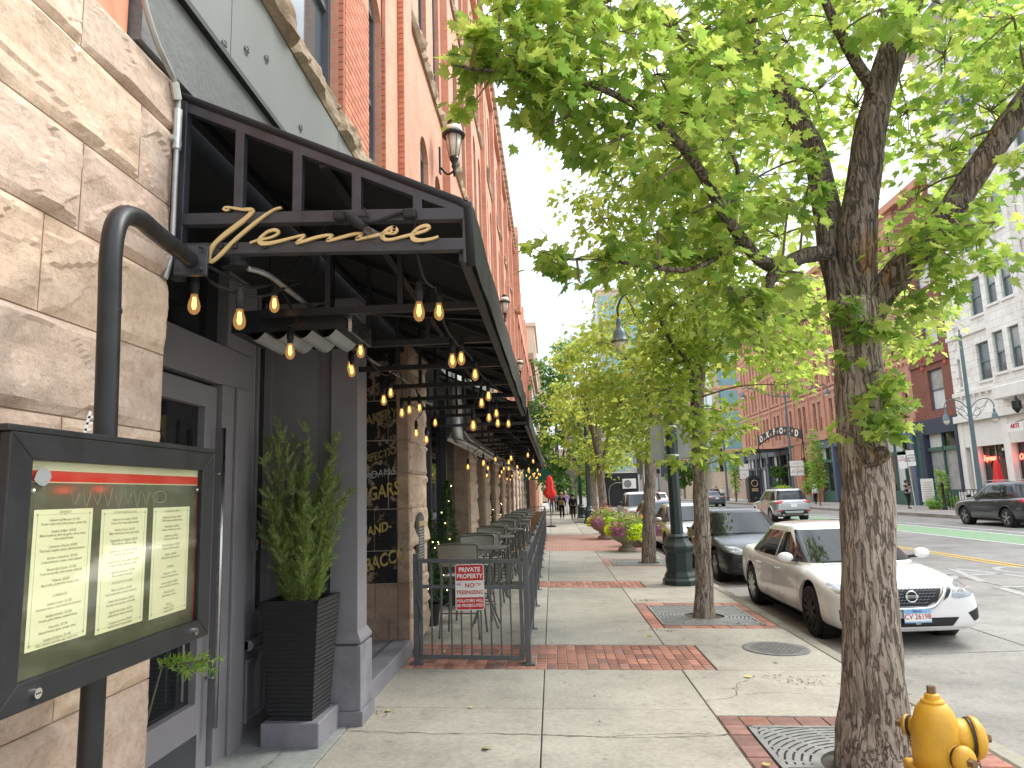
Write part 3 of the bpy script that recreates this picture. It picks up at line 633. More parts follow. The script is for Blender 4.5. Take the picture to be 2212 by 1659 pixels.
m.box(XS-.02, XS+.015, 5.50, 5.53, .92, 3.42); m.build('frame', P_, wn, world=True, bevel=.004)
m = MB().box(XS-.01, XS-.006, 5.40, 5.48, 1.0, 3.4); m.build('curtain', 'curtain', wn, world=True)
st = MB().box(XS-.017, XS-.012, 5.39, 5.62, 1.29, 1.45).build('sticker', 'plate_blue', wn, world=True); 
MB().box(XS-.0165, XS-.0105, 5.39, 5.62, 1.29, 1.37).build('sticker_hills', 'leaf_fir', wn, world=True); MB().box(XS-.0165, XS-.0105, 5.39, 5.62, 1.412, 1.45).build('sticker_band', 'white_sign', wn, world=True)
text('sticker_lettering', 'WELCOME TO DENVER', .026, 'red_ink', bld, (XS+1.7-.008, 5.505, 1.43), (90, 0, 90), .0005, 0)
m = MB(); m.tube([(XS+.08, 5.27, .71), (XS+.08, 5.745, .71)], .038, 12); m.box(XS-.03, XS+.08, 5.27, 5.745, .68, .74); B_(m, 'window_sill', P_)
B_(MB().box(XS-.05, XS+.03, 5.27, 5.745, .02, .68), 'stall_riser', P_)
m = MB()
for a, b, c_, d in ((5.33, 5.37, .15, .6), (5.66, 5.70, .15, .6), (5.37, 5.66, .15, .19), (5.37, 5.66, .56, .6)): m.box(XS+.03, XS+.05, a, b, c_, d)
B_(m, 'panel_moulding', P_, bevel=.006)
B_(MB().box(-2.40, -1.82, 5.75, 5.92, .03, 3.42), 'wing_wall', P_); B_(MB().box(-1.905, -1.895, 5.735, 5.752, .04, 3.40), 'wall_batten', P_)
# square pilaster with moulded pedestal
m = MB().box(-1.79, -1.565, 5.66, 5.94, .70, 3.42); B_(m, 'pilaster_shaft', P_, bevel=.005)
m = MB().box(-1.83, -1.53, 5.62, 5.97, .145, .62); B_(m, 'pilaster_pedestal', 'purple_paint_worn', bevel=.006)
m = MB(); pts = [(.0, .62), (.03, .64), (.03, .665), (.015, .69), (.0, .72)]
for (a, z0), (b, z1) in zip(pts, pts[1:]):
    m.add([(-1.815-a+.02, 5.645-a+.01, z0), (-1.545+a-.02, 5.645-a+.01, z0), (-1.545+a-.02, 5.955+a, z0), (-1.815-a+.02, 5.955+a, z0), (-1.815-b+.02, 5.645-b+.01, z1), (-1.545+b-.02, 5.645-b+.01, z1), (-1.545+b-.02, 5.955+b, z1), (-1.815-b+.02, 5.955+b, z1)], [(0, 1, 5, 4), (1, 2, 6, 5), (2, 3, 7, 6), (3, 0, 4, 7), (4, 5, 6, 7)])
B_(m, 'pilaster_moulding', P_)
B_(MB().box(-1.85, -1.51, 5.60, 5.985, .0, .145), 'pilaster_plinth', 'purple_paint_worn', bevel=.006)
# step up to the second door
B_(MB().box(-2.4, -1.60, 5.99, 8.0, .0, .20), 'door_step', 'purple_paint_worn', bevel=.012)
B_(MB().box(-1.84, -1.80, 6.0, 7.98, .2005, .206), 'step_strip', 'frame_grey')
B_(MB().box(-2.36, -2.30, 5.93, 8.0, .2, 3.42), 'inner_door_panel', P_); B_(MB().box(-2.298, -2.292, 6.3, 7.6, .5, 2.5), 'inner_door_pane', 'window_dark')
# pier with the painted wall sign on its side
zc = [.06, .42, .80, 1.16, 1.62, 2.02, 2.40, 2.86, 3.24, 3.64]
for i, (z0, z1) in enumerate(zip(zc, zc[1:])):
    mat = 'brownstone' if z1 < 1.0 else 'painted_stone'
    xs = [-2.3, -1.86-.16*(i % 2), -1.76] if i % 3 != 2 else [-2.3, -1.76]
    for a, b in zip(xs, xs[1:]): B_(MB().box(a+.006, b-.006, 8.0+rnd(-.008, .004), 8.2, z0+.006, z1-.006), 'sign_stone', mat, bevel=.004)
    B_(MB().box(-1.756, -1.625, 7.995+rnd(-.01, .005), 8.2, z0+.004, z1-.004), 'corner_stone', 'brownstone', bevel=.006)
    rockblock(8.02, 9.28, z0, z1, -1.66, 22, 10, .06, 200+i)
B_(MB().box(-2.3, -1.64, 8.012, 8.019, 0, 3.66), 'mortar_joints', 'lime_mortar'); B_(MB().box(-2.3, -1.68, 8.02, 9.27, 0, 3.66), 'mortar_core', 'lime_mortar')
def ghost(body, sz, x_, z_, shear=.35, rot=14, mat='ghost_gold', sxx=.8, off=.004):
    text('painted_lettering', body, sz, mat, bld, (x_+1.7, 7.984, z_), (90, -rot, 0), .0008, off, 'CENTER', sxx, shear)
def wornpaint(name, c):
    m, t, b = newmat(name); MATS[name] = m; g_ = t.nodes.new('ShaderNodeNewGeometry')
    n1 = node(t, 'ShaderNodeTexNoise', Scale=22., Detail=7., Roughness=.7); t.links.new(g_.outputs['Position'], n1.inputs[0])
    r = ramp(t, n1.outputs[0], [(.36, (.03, .024, .018)), (.46, c)]); t.links.new(r.outputs[0], b.inputs['Base Color']); b.inputs['Roughness'].default_value = .9
wornpaint('ghost_gold', (.46, .34, .11)); wornpaint('ghost_dim', (.26, .19, .07)); wornpaint('chalk', (.55, .55, .56))
ghost('BAKERY', .16, -1.98, 2.66, mat='ghost_dim'); ghost('ONFECTIO', .115, -1.99, 2.22, .3, 16, 'ghost_dim', .8); ghost('ADAM:S', .12, -1.95, 2.02, .25, 8, 'chalk', .85, -.001)
ghost('CIGARS', .21, -1.99, 1.80, .3, 12, sxx=.72); ghost("'AND-", .14, -1.98, 1.40, .3, 14, sxx=.8); ghost('TOBACCO', .20, -2.0, 1.03, .3, 16, sxx=.70)
# further piers, windows between them
piers = [14.3, 17.5, 20.7, 23.9, 27.1, 30.3, 33.5, 36.7, 39.9, 43.1]
for q, y0 in enumerate(piers):
    for i, (z0, z1) in enumerate(zip(zc, zc[1:])):
        rockblock(y0+.02, y0+1.25, z0, z1, -1.66, 8 if q < 4 else 4, 5 if q < 4 else 3, .075, 300+q*11+i, back=.12)
    B_(MB().box(-2.3, -1.7, y0, y0+1.27, 0, 3.66), 'pier_side', 'brownstone')
gaps = [(9.28, 14.3)]+[(a+1.27, b) for a, b in zip(piers, piers[1:])]+[(44.4, 60)]
for a, b in gaps:
    B_(MB().box(-2.12, -1.97, a, b, 0, 3.66), 'shop_panel', 'frame_dark')
    n_ = max(1, round((b-a)/1.6))
    for j in range(n_):
        ya, yb = a+.15+(b-a-.2)*j/n_, a+(b-a-.2)*(j+1)/n_
        B_(MB().box(-1.965, -1.96, ya, yb, .7, 3.1), 'shop_pane', 'window_dark'); B_(MB().box(-1.97, -1.87, ya-.13, ya-.01, 0, 3.5), 'mullion', 'frame_dark')
    B_(MB().box(-1.97, -1.9, a, b, 0.02, .65), 'stall_riser', 'frame_dark')
m = MB().box(-1.615, -1.585, 8.36, 8.72, 1.0, 1.50); m.prism([(8.36, 1.5), (8.44, 1.53), (8.54, 1.56), (8.64, 1.53), (8.72, 1.5)], -1.615, -1.585, 'yz')
pq = m.build('plaque', 'cast_iron'); tag(pq, 'bronze plaque with raised text fixed to the sandstone pier behind the gate', 'plaque')
MB().box(-1.584, -1.582, 8.39, 8.69, 1.40, 1.46).build('title_band', 'gold', pq)
m = MB()
for j in range(11): m.box(-1.5845, -1.582, 8.40+rnd(0, .02), 8.68-rnd(0, .04), 1.03+j*.033, 1.045+j*.033)
m.build('text_lines', 'galvanised', pq)

# ------------------------------------------------------------------ awnings
def awning(name, label, y0, y1, ys, xo=-.32, zt=3.6, zo=3.02, zv=2.76, end=False):
    a = thing(name, label, 'awning', (-1.65, y0, zv))
    W = lambda mb, nm, mtn, **k: mb.build(nm, mtn, a, world=True, **k)
    xi = -1.63; t = .02
    m = MB(); ny = max(2, int((y1-y0)*3))
    def sag(u, v): # u along, v wall -> edge
        y_ = y0+(y1-y0)*u; return (xi+(xo-xi)*v, y_, zt+(zo-zt)*v-.012*math.sin(math.pi*v)*abs(math.sin(math.pi*u*len(ys))))
    m.grid(lambda u, v: sag(u, v), ny, 6); m.grid(lambda u, v: tuple(Vector(sag(u, v))+Vector((0, 0, t))), ny, 6)
    W(m, 'canvas', 'black_canvas')
    m = MB(); m.grid(lambda u, v: (xo+.005+.003*math.sin(u*(y1-y0)*5.2+v*2), y0+(y1-y0)*u, zo+.015-(zo-zv)*v-.008*math.sin(u*(y1-y0)*6.3)*v), ny*3, 3)
    m.grid(lambda u, v: (xo+.016+.003*math.sin(u*(y1-y0)*5.2+v*2), y0+(y1-y0)*u, zo+.015-(zo-zv)*v-.008*math.sin(u*(y1-y0)*6.3)*v), ny*3, 3); W(m, 'valance', 'canvas_edge')
    b = .045
    for i, y_ in enumerate(ys):
        first = i == 0 and end
        if first: continue
        W(MB().bar((xi, y_, zt-.03), (xo-.01, y_, zo-.02), b, b), 'rafter', 'black_metal')
        W(MB().bar((xi, y_, zv+.05), (xo, y_, zv+.05), b*.9, b*.9), 'tie_bar', 'black_metal')
        for q in (.3, .62): W(MB().bar((xi+(xo-xi)*q, y_, zv+.07), (xi+(xo-xi)*q, y_, zt+(zo-zt)*q-.05), .03, .03), 'strut', 'black_metal')
        if i+1 < len(ys): W(MB().bar((xi+.4, y_, zv+.06), (xo-.1, ys[i+1], zo-.06), .03, .03), 'brace', 'black_metal')
    for x_, z_ in ((xo-.025, zo-.03), (xo-.025, zv+.03), (xi+.02, zt-.05), ((xi+xo)/2, (zt+zo)/2-.045)): W(MB().bar((x_, y0+.01, z_), (x_, y1-.01, z_), b, b), 'purlin', 'black_metal')
    return a, W
aw, AW = awning('entrance_awning', 'black canvas entrance awning with open end frame and gold script lettering', 2.95, 9.4, [2.97, 3.85, 4.75, 5.7, 6.7, 7.6, 8.5, 9.35], end=True)
# open end frame towards the camera
ye = 2.955
AW(MB().bar((-1.635, ye, 2.74), (-1.635, ye, 3.60), .05), 'end_post', 'awning_frame', bevel=.004)
AW(MB().bar((-1.63, ye+.002, 3.572), (-.335, ye+.002, 2.992), .045), 'end_rafter', 'awning_frame', bevel=.003)
AW(MB().bar((-.325, ye, 2.75), (-.325, ye, 3.03), .045), 'end_post', 'awning_frame', bevel=.004)
AW(MB().bar((-1.62, ye-.004, 3.018), (-.34, ye-.004, 2.975), .045, .055), 'end_bar', 'awning_frame', bevel=.004)
AW(MB().bar((-1.62, ye-.004, 2.878), (-.34, ye-.004, 2.835), .045, .055), 'end_bar', 'awning_frame', bevel=.004)
AW(MB().tube([(-1.65, ye-.01, 3.625), (-.36, ye-.01, 3.035), (-.322, ye-.01, 3.0), (-.315, ye-.01, 2.74)], .022, 8), 'piping', 'black_canvas', smooth=True)
for x_, z_ in ((-1.36, 3.46), (-1.09, 3.34), (-.82, 3.215), (-.545, 3.09)): AW(MB().bar((x_, ye, 3.0), (x_, ye, z_), .042), 'end_strut', 'awning_frame', bevel=.003)
# script lettering
def dz(p): # traced on the frame's plane
    x_, y_ = (400+p[0]*1100/2212)*.76806, (200+p[1]*1100/2212)*.76806; q = at(x_, y_, 2.915); return q
def stroke(mb, pts, wd, n=7):
    P = bez([dz(p) for p in pts], n); k = len(P); L_, R_ = [], []
    for i, p in enumerate(P):
        d = (P[min(i+1, k-1)]-P[max(0, i-1)]).normalized(); nrm = Vector((-d.z, 0, d.x))
        u = i/(k-1)*(len(wd)-1); j = min(int(u), len(wd)-2); w_ = (wd[j]*(1-(u-j))+wd[j+1]*(u-j))*.00068
        pen = .62+.38*abs(nrm.dot(Vector((.75, 0, .66))))
        L_.append(p+nrm*w_*pen); R_.append(p-nrm*w_*pen)
    vs = [v for a, b in zip(L_, R_) for v in (a, b)]; m_ = len(vs); vs += [v+Vector((0, .012, 0)) for v in vs]
    fs = []
    for i in range(k-1):
        a = 2*i; fs += [(a, a+1, a+3, a+2), (m_+a+2, m_+a+3, m_+a+1, m_+a), (a, a+2, m_+a+2, m_+a), (a+1, m_+a+1, m_+a+3, a+3)]
    mb.add(vs, fs)
m = MB()
stroke(m, [(492, 780), (470, 785), (458, 776), (472, 768), (505, 771), (560, 780), (605, 781), (619, 792), (590, 825), (520, 880), (450, 935), (400, 985), (374, 1040), (380, 1072)], [7, 8, 8, 9, 16, 22, 24, 18, 10])
stroke(m, [(378, 1068), (392, 1074), (440, 1035), (520, 955), (600, 885), (690, 815), (750, 779), (786, 770)], [8, 15, 18, 18, 15, 10, 7])
stroke(m, [(607, 970), (650, 955), (715, 942), (755, 925), (768, 908), (750, 897), (712, 905), (678, 930), (662, 955), (675, 972), (715, 972), (780, 958), (850, 940), (905, 927), (918, 930)], [7, 9, 10, 12, 12, 16, 16, 12, 9, 8])
stroke(m, [(918, 928), (895, 950), (872, 970), (900, 964), (970, 942), (1040, 927), (1078, 927)], [8, 14, 9, 12, 11, 8])
stroke(m, [(1078, 926), (1062, 942), (1046, 957), (1075, 952), (1140, 934), (1200, 919), (1245, 917)], [8, 14, 9, 12, 11, 8])
stroke(m, [(1245, 917), (1228, 935), (1212, 948), (1245, 944), (1310, 930), (1370, 915), (1425, 915), (1441, 898), (1425, 882), (1408, 892), (1414, 910), (1430, 908)], [8, 14, 9, 12, 10, 9, 9, 8, 6])
stroke(m, [(1436, 884), (1405, 884), (1372, 905), (1357, 930), (1372, 949), (1410, 950), (1470, 935), (1540, 918), (1600, 900), (1622, 883), (1606, 872), (1568, 882), (1538, 906), (1526, 932), (1540, 951), (1580, 955), (1640, 945), (1675, 933)], [9, 14, 16, 10, 11, 11, 12, 13, 16, 16, 11, 8])
AW(m, 'script_lettering', 'gold')
for p_ in ((440, 985), (520, 985), (690, 985), (1580, 960), (1250, 845)): 
    q = dz(p_); AW(MB().bar(q+Vector((0, .004, 0)), q+Vector((0, .035, 0)), .02), 'letter_bracket', 'black_metal')
aw2, AW2 = awning('patio_awning', 'long black canvas awning over the fenced patio beyond the entrance awning', 10.3, 30.5, [10.32+i*1.26 for i in range(17)], zt=3.56, zo=2.98, zv=2.72)
if 0: awning('corner_awning', 'far black awning over the last patio bay before the green awning', 31.2, 40, [31.2+i*1.46 for i in range(7)], zt=3.5, zo=2.92, zv=2.66)

# ------------------------------------------------------------------ lamps on strings under the awnings
def bulb_mesh():
    s_ = MB().lathe([(.004, .115), (.012, .11), (.017, .095), (.019, .07), (.023, .066), (.023, .03), (.019, .024), (.019, 0)], 12)
    g_ = MB().lathe([(.0165, .004), (.0175, -.012), (.027, -.04), (.031, -.062), (.028, -.085), (.017, -.101), (.003, -.107)], 14)
    f_ = MB(); 
    for a in range(4): f_.tube([(.006*math.cos(a*1.57), .006*math.sin(a*1.57), -.015), (.011*math.cos(a*1.57), .011*math.sin(a*1.57), -.06), (.004*math.cos(a*1.57), .004*math.sin(a*1.57), -.078)], .0022, 4)
    return s_.mesh('socket'), g_.mesh('bulb'), f_.mesh('filament')
glassb = glassmat('bulb_clear', (1., .72, .36), .03)
_t = glassb.node_tree; _e = node(_t, 'ShaderNodeEmission', Strength=.2); _e.inputs[0].default_value = (1, .58, .22, 1); _m = _t.nodes.new('ShaderNodeMixShader'); _m.inputs[0].default_value = .38
_l = _t.nodes['Material Output'].inputs[0].links[0].from_socket; _t.links.new(_l, _m.inputs[1]); _t.links.new(_e.outputs[0], _m.inputs[2]); _t.links.new(_m.outputs[0], _t.nodes['Material Output'].inputs[0])

bs_, bg_, bf_ = bulb_mesh()
for me_, mm, sm_ in ((bs_, 'rubber', 1), (bg_, 'bulb_clear', 1), (bf_, 'filament', 0)): me_.materials.append(mt(mm)); me_.polygons.foreach_set('use_smooth', [True]*len(me_.polygons))
def rawobj(name, me, parent, loc, scl=1):
    o = bpy.data.objects.new(name, me); col.objects.link(o); o.parent = parent; o.location = loc; o.scale = (scl,)*3; return o
def lightstring(label, cable, bulbs, drop=.10, detailed=True):
    c0 = Vector(cable[0]); s_ = thing('string_lights', label, 'string lights', c0, 0, 'string lights under the awnings')
    P = bez(cable, 10); MB().tube(P, .0075, 6).build('cable', 'rubber', s_, world=True, smooth=True)
    for b in bulbs:
        b = Vector(b); near = min(P, key=lambda p: (p-b-Vector((0, 0, .16))).length); top = b+Vector((0, 0, .11))
        MB().tube([near, near.lerp(top, .5)+Vector((0, 0, -.01)), top], .0045, 5).build('lead', 'rubber', s_, world=True)
        k = rawobj('socket', bs_, s_, b-c0, .88); g_ = rawobj('bulb', bg_, k, (0, 0, 0)); rawobj('filament', bf_, k, (0, 0, 0))
    return s_
B1 = [at(420, 636, 3.0), at(518, 668, 2.95), at(593, 640, 3.7)]
lightstring('string of amber bulbs looping below the gold script at the awning mouth', [at(430, 548, 3.0), at(440, 590, 3.0), at(475, 620, 2.98), at(560, 640, 3.1), at(620, 620, 3.5), at(680, 590, 3.9), at(690, 520, 3.8), at(705, 480, 3.3), at(735, 462, 2.93), at(800, 480, 2.92), at(885, 460, 2.92), at(900, 540, 3.0), at(915, 600, 3.1), at(935, 620, 3.3)], B1+[at(905, 652, 3.15), at(948, 655, 3.6)])
# the bulb hanging in front of the lettering, tilted
tb = thing('string_lights', 'unlit clear bulb tied in front of the gold script lettering', 'string lights', at(786, 478, 2.9), 0, 'string lights under the awnings')
bc_ = bg_.copy(); bc_.materials.clear(); glassmat('bulb_unlit', (.93, .92, .9), .03); bc_.materials.append(mt('bulb_unlit'))
k = rawobj('socket', bs_, tb, (0, 0, -.06)); g_ = rawobj('bulb', bc_, k, (0, 0, 0)); k.rotation_euler = (0, R(-48), 0); k.location = (0, 0, -.03)
MB().tube([(0, 0, .06), (.02, 0, .02), (-.06, 0, .03)], .006, 6).build('lead', 'rubber', tb)
for p_ in ((735, 466), (885, 462)):
    q = at(*p_, 2.915); MB().box(-.03, .03, -.02, .05, -.022, .022).build('tape_wrap', 'rubber', tb, bevel=.01).location = q-Vector(tb.location)
def swag(pts): return [at(*p) for p in pts]
lightstring('string of bulbs running above the heater to the purple pilaster', swag([(600, 610, 3.8), (640, 690, 3.9), (625, 700, 3.9), (700, 660, 4.2), (770, 700, 4.6), (780, 740, 4.7), (760, 770, 4.9)]), swag([(627, 742, 3.9), (779, 744, 4.6), (760, 788, 5.1), (757, 780, 5.4)]))
lightstring('string of bulbs draped across the painted wall sign', swag([(790, 770, 5.2), (830, 810, 5.8), (860, 800, 6.4), (872, 830, 6.9), (895, 835, 7.2), (905, 860, 7.4), (925, 890, 7.9), (940, 870, 8.2)]), swag([(844, 838, 6.4), (829, 853, 6.0), (868, 882, 6.8), (884, 876, 7.1), (906, 872, 7.3), (899, 927, 7.7), (921, 941, 8.0), (940, 905, 8.3)]))
lightstring('string of bulbs hung along the outer edge of the entrance awning', swag([(940, 620, 3.5), (960, 700, 4.0), (985, 740, 4.5), (1015, 770, 5.2), (1040, 810, 6.0), (1075, 840, 7.2), (1100, 870, 8.8)]), swag([(977, 764, 4.4), (996, 760, 4.7), (1026, 797, 5.4), (1055, 845, 6.5), (1022, 908, 6.1), (1040, 860, 6.6), (1056, 893, 7.4), (1072, 884, 7.6), (1075, 905, 7.8), (1098, 907, 8.3)]))
random.seed(21)
def farstring(label, x_, y0, y1, z_, n_):
    pts = [(x_+rnd(-.2, .2), y0+(y1-y0)*i/(n_), z_-(.09 if i % 2 else 0)+rnd(-.08, .05)) for i in range(n_+1)]
    return lightstring(label, pts, [(x_+rnd(-.22, .22), y0+(y1-y0)*(i+.5+rnd(-.4, .4))/n_, z_-.25+rnd(-.15, .05)) for i in range(n_)])
farstring('long string of bulbs along the outer side of the patio awning', -.55, 10.4, 30, 2.70, 16); farstring('long string of bulbs down the middle of the patio awning', -1.0, 10.4, 30, 2.66, 11)
farstring('string of bulbs against the sandstone piers', -1.4, 10, 28, 2.62, 9)

# ------------------------------------------------------------------ heaters, pipes and conduits
h = thing('patio_heater', 'black overhead heater with pale reflector blades hanging inside the entrance awning', 'heater', at(650, 720, 4.1))
m = MB().prism([(-.34, .02), (-.30, .10), (.26, .10), (.34, .02), (.34, -.03), (-.34, -.03)], -.2, .25, 'xz'); m.build('housing', 'black_metal', h)
for i in range(4): MB().grid(lambda u, v: (-.27+i*.14+.125*u, -.19+.43*v, -.032-.045*math.sin(math.pi*u)), 6, 2).build('reflector', 'grey_metal', h)
MB().box(.35, .37, -.2, .25, -.05, .06).build('end_plate', 'steel', h)
for x_ in (-.2, .2): MB().tube([(x_, 0, .1), (x_, 0, .62)], .008, 6).build('hanger', 'black_metal', h)
cd = thing('junction_conduit', 'black junction box and grey conduit running inward from the awning corner', 'conduit', at(500, 580, 3.1))
c0 = Vector(cd.location)
MB().lathe([(.06, -.02), (.065, 0), (.06, .03), (.03, .045)], 16).build('junction_box', 'black_metal', cd, smooth=False).location = (.02, 0, .02)
MB().tube(bez([at(535, 580, 3.1), at(580, 595, 3.25), at(640, 640, 3.7), at(720, 700, 4.7), at(790, 770, 5.9), at(875, 822, 7.6), at(905, 860, 8.0), at(935, 875, 8.4)]), .014, 8).build('conduit_pipe', 'conduit', cd, world=True, smooth=True)
MB().tube(bez([at(440, 570, 2.95), at(470, 585, 3.0), at(500, 600, 3.1), at(545, 620, 3.2), at(610, 600, 3.6), at(660, 540, 3.8), at(700, 480, 3.6)]), .009, 6).build('cable', 'rubber', cd, world=True, smooth=True)
wc = thing('wall_conduit', 'bent grey conduit climbing the sandstone edge to the fascia', 'conduit', (-1.62, 2.85, 2.9))
MB().tube(bez([(-1.64, 2.86, 2.72), (-1.625, 2.875, 2.85), (-1.625, 2.88, 3.2), (-1.625, 2.88, 3.50), (-1.62, 2.84, 3.62), (-1.60, 2.62, 3.72), (-1.60, 2.48, 3.95), (-1.605, 2.46, 4.4), (-1.61, 2.46, 4.8)]), .0125, 10).build('pipe', 'conduit', wc, world=True, smooth=True)
MB().tube([(-1.625, 2.88, 3.33), (-1.625, 2.88, 3.52)], .019, 10).build('coupling', 'galvanised', wc, world=True); MB().tube([(-1.62, 2.86, 3.56), (-1.615, 2.82, 3.62)], .02, 10).build('coupling', 'galvanised', wc, world=True)
MB().box(-1.64, -1.62, 2.84, 2.915, 3.36, 3.38).build('clip', 'galvanised', wc, world=True)
def tubeheater(label, y0, y1, flue):
    t = thing('tube_heater', label, 'heater', (-1.42, y0, 2.62), 0, 'gas tube heaters under the awnings')
    MB().tube([(0, 0, 0), (0, y1-y0, 0)], .055, 12).build('burner_tube', 'galvanised', t, smooth=True)
    MB().prism([(-.17, -.03), (-.09, .10), (.09, .10), (.17, -.03), (.18, -.02), (.095, .112), (-.095, .112), (-.18, -.02)], -.05, y1-y0, 'xz').build('reflector', 'galvanised', t)
    if flue:
        MB().tube(bez([(.0, -.02, 0), (.0, -.12, .03), (0, -.16, .12), (0, -.16, .3)], 5), .085, 14).build('elbow', 'galvanised', t, smooth=True)
        MB().tube([(0, -.16, .3), (0, -.16, 1.35)], .085, 14).build('flue_pipe', 'galvanised', t, smooth=True); MB().tube([(0, -.16, .28), (0, -.16, .34)], .095, 14).build('collar', 'galvanised', t)
tubeheater('long tube heater with upright galvanised flue above the first patio tables', 10.9, 17.5, True); tubeheater('tube heater without flue further along the patio awning', 19.5, 27, False)

# ------------------------------------------------------------------ pipe post and menu case
pp = thing('awning_post', 'thick black pipe bent over to carry the awning corner beside the sandstone wall', 'post', (-1.38, 2.12, gz(-1.38)))
pts = bez([(-1.38, 2.13, gz(-1.4)-.02), (-1.38, 2.12, 1.6), (-1.38, 2.10, 2.3), (-1.38, 2.09, 2.56), (-1.39, 2.14, 2.69), (-1.41, 2.27, 2.745), (-1.45, 2.45, 2.765), (-1.53, 2.86, 2.80)], 10)
MB().tube(pts, .034, 18).build('pipe', 'black_metal', pp, world=True, smooth=True)
for z_ in (2.36,): MB().tube([(-1.38, 2.10, z_), (-1.38, 2.10, z_+.012)], .0355, 18).build('seam', 'black_metal', pp, world=True)
for q in (.35, .62): 
    a = Vector((-1.45, 2.45, 2.765)).lerp(Vector((-1.53, 2.86, 2.80)), q); d = Vector((-.08, .41, .035)).normalized(); MB().tube([a, a+d*.012], .0355, 18).build('seam', 'black_metal', pp, world=True)
fl = MB().box(-.07, .07, -.012, .012, -.07, .07).build('flange', 'awning_frame', pp, bevel=.004); fl.location = Vector((-1.54, 2.89, 2.805))-Vector(pp.location); fl.rotation_euler = (R(-5), 0, R(11))
for sx_ in (-.05, .05):
    for sz_ in (-.05, .05): MB().lathe([(.012, 0), (.012, .012)], 6).build('bolt', 'awning_frame', pp).location = Vector((-1.54+sx_, 2.87-.02*sx_, 2.805+sz_))-Vector(pp.location)
mc = thing('menu_case', 'black wall menu case with glazed door holding three cream menu sheets', 'menu case', (-1.2, 2.0, 1.3))
def MC(mb, nm, mtn, **k): return mb.build(nm, mtn, mc, world=True, **k)
ya, yb, za, zb = 1.50, 2.455, 1.305, 1.925
MC(MB().box(-1.335, -1.222, ya, yb, za, zb), 'case_body', 'black_metal', bevel=.004); MC(MB().box(-1.34, -1.195, ya-.012, yb+.012, zb, zb+.016), 'rain_lip', 'black_metal', bevel=.003)
for nm, poly in (('top', [(ya, zb), (yb, zb), (yb-.075, zb-.062), (ya+.075, zb-.062)]), ('bottom', [(ya, za), (yb, za), (yb-.075, za+.062), (ya+.075, za+.062)]), ('left', [(ya, za), (ya, zb), (ya+.075, zb-.062), (ya+.075, za+.062)]), ('right', [(yb, za), (yb, zb), (yb-.075, zb-.062), (yb-.075, za+.062)])):
    MC(MB().prism(poly, -1.222, -1.197, 'yz'), 'door_rail', 'black_metal', fix=True, bevel=.003)
i0, i1, j0, j1 = ya+.07, yb-.07, za+.058, zb-.058
bd = MC(MB().box(-1.2215, -1.219, i0, i1, j0, j1), 'pinboard', 'cork')
MC(MB().box(-1.2185, -1.2175, i0, i1, j1-.055, j1), 'cream_header', 'paper'); MC(MB().box(-1.2172, -1.2162, i0, i1, j1-.052, j1-.026), 'red_strip', 'red_strip')
MC(MB().box(-1.2185, -1.216, i1-.006, i1-.001, j0, j1-.052), 'red_edge', 'red_strip'); MC(MB().box(-1.2185, -1.216, i0+.001, i0+.006, j0, j1-.052), 'red_edge', 'leather_tan')
sheets = [(1.615, 1.83, 1.425, 1.748, ['ANTIPASTI', '', 'Calamari dal Mercato  $17.00', 'Tender squid with herbs, lemon, tomato dip', '', 'Insalata di Mare  $18.00', 'Mixed seafood, olive oil, garlic, celery, lemon', 'with toasted bread', '', 'Carpaccio e Rucola  $18.00', 'Thin beef, arugula, capers, shaved parmesan', '', 'Burrata e Pomodoro  $17.00', 'Creamy burrata, tomato, basil, balsamic', '', 'Mozzarella Caprese  $17.00', 'Fresh mozzarella, basil, tomato, olive oil', '', 'Polpette  $16.00', 'Meat balls, gorgonzola, tomato, basil', '', '', 'LE INSALATE', '', 'Insalata Cesare  $11.00', 'Romaine hearts, crisp bread and parmesan', '', 'Insalata Lorenzo  $11.00', 'Greens, goat cheese, candied pecans', '', 'Finocchio  $12.00', 'Shaved fennel, apple, orange, citrus', '', 'Insalata di Spinaci  $11.00', 'Baby spinach, pancetta, egg, mushroom']),
          (1.867, 2.084, 1.416, 1.743, ['LE PASTE FATTE IN CASA', '', 'Linguine con Vongole  $25.00', 'Clams, white wine, garlic, parsley', '', 'Ravioli di Carne  $26.00', 'Filled with braised beef, sage butter', '', 'Pappardelle al Cinghiale  $28.00', 'Wide ribbons, wild boar ragu', '', 'Spaghetti alla Carbonara  $24.00', 'Pancetta, egg, pecorino', '', 'Fettuccine con Frutti di Mare  $30.00', 'Shrimp, mussels, scallops, tomato', '', 'Tagliatelle Bolognese  $25.00', 'Slow cooked meat sauce', '', 'SPECIALITA DI CARNE', '', 'Filetto al Barolo  $44.00', 'Beef tenderloin, red wine reduction', '', 'Vitello alla Parmigiana  $38.00', 'Breaded veal, tomato, mozzarella', '', 'Agnello alla Griglia  $42.00', 'Grilled lamb chops, rosemary', '', 'Cioppino in Brodo  $39.00', 'Seafood stew, tomato broth']),
          (2.118, 2.334, 1.411, 1.742, ['LE CARNI E IL PESCE', '', 'Salmone alla Griglia  $34.00', 'Grilled salmon, spinach, lemon', '', 'Pollo Marsala  $29.00', 'Chicken, mushroom, marsala', '', 'Saltimbocca  $36.00', 'Veal, prosciutto, sage', '', 'Pollo alla Milanese  $28.00', 'Breaded chicken, arugula', '', 'Branzino  $38.00', 'Whole fish, herbs, olive oil', '', '', 'LE PIZZE', '', 'Margherita  $18.00', 'Tomato, mozzarella, basil', '', 'Quattro Stagioni  $20.00', 'Ham, artichoke, mushroom', '', 'Diavola  $19.00', 'Spicy salami, tomato', '', '', 'DOLCI', 'Tiramisu  $9.00', 'Cannoli  $8.00'])]
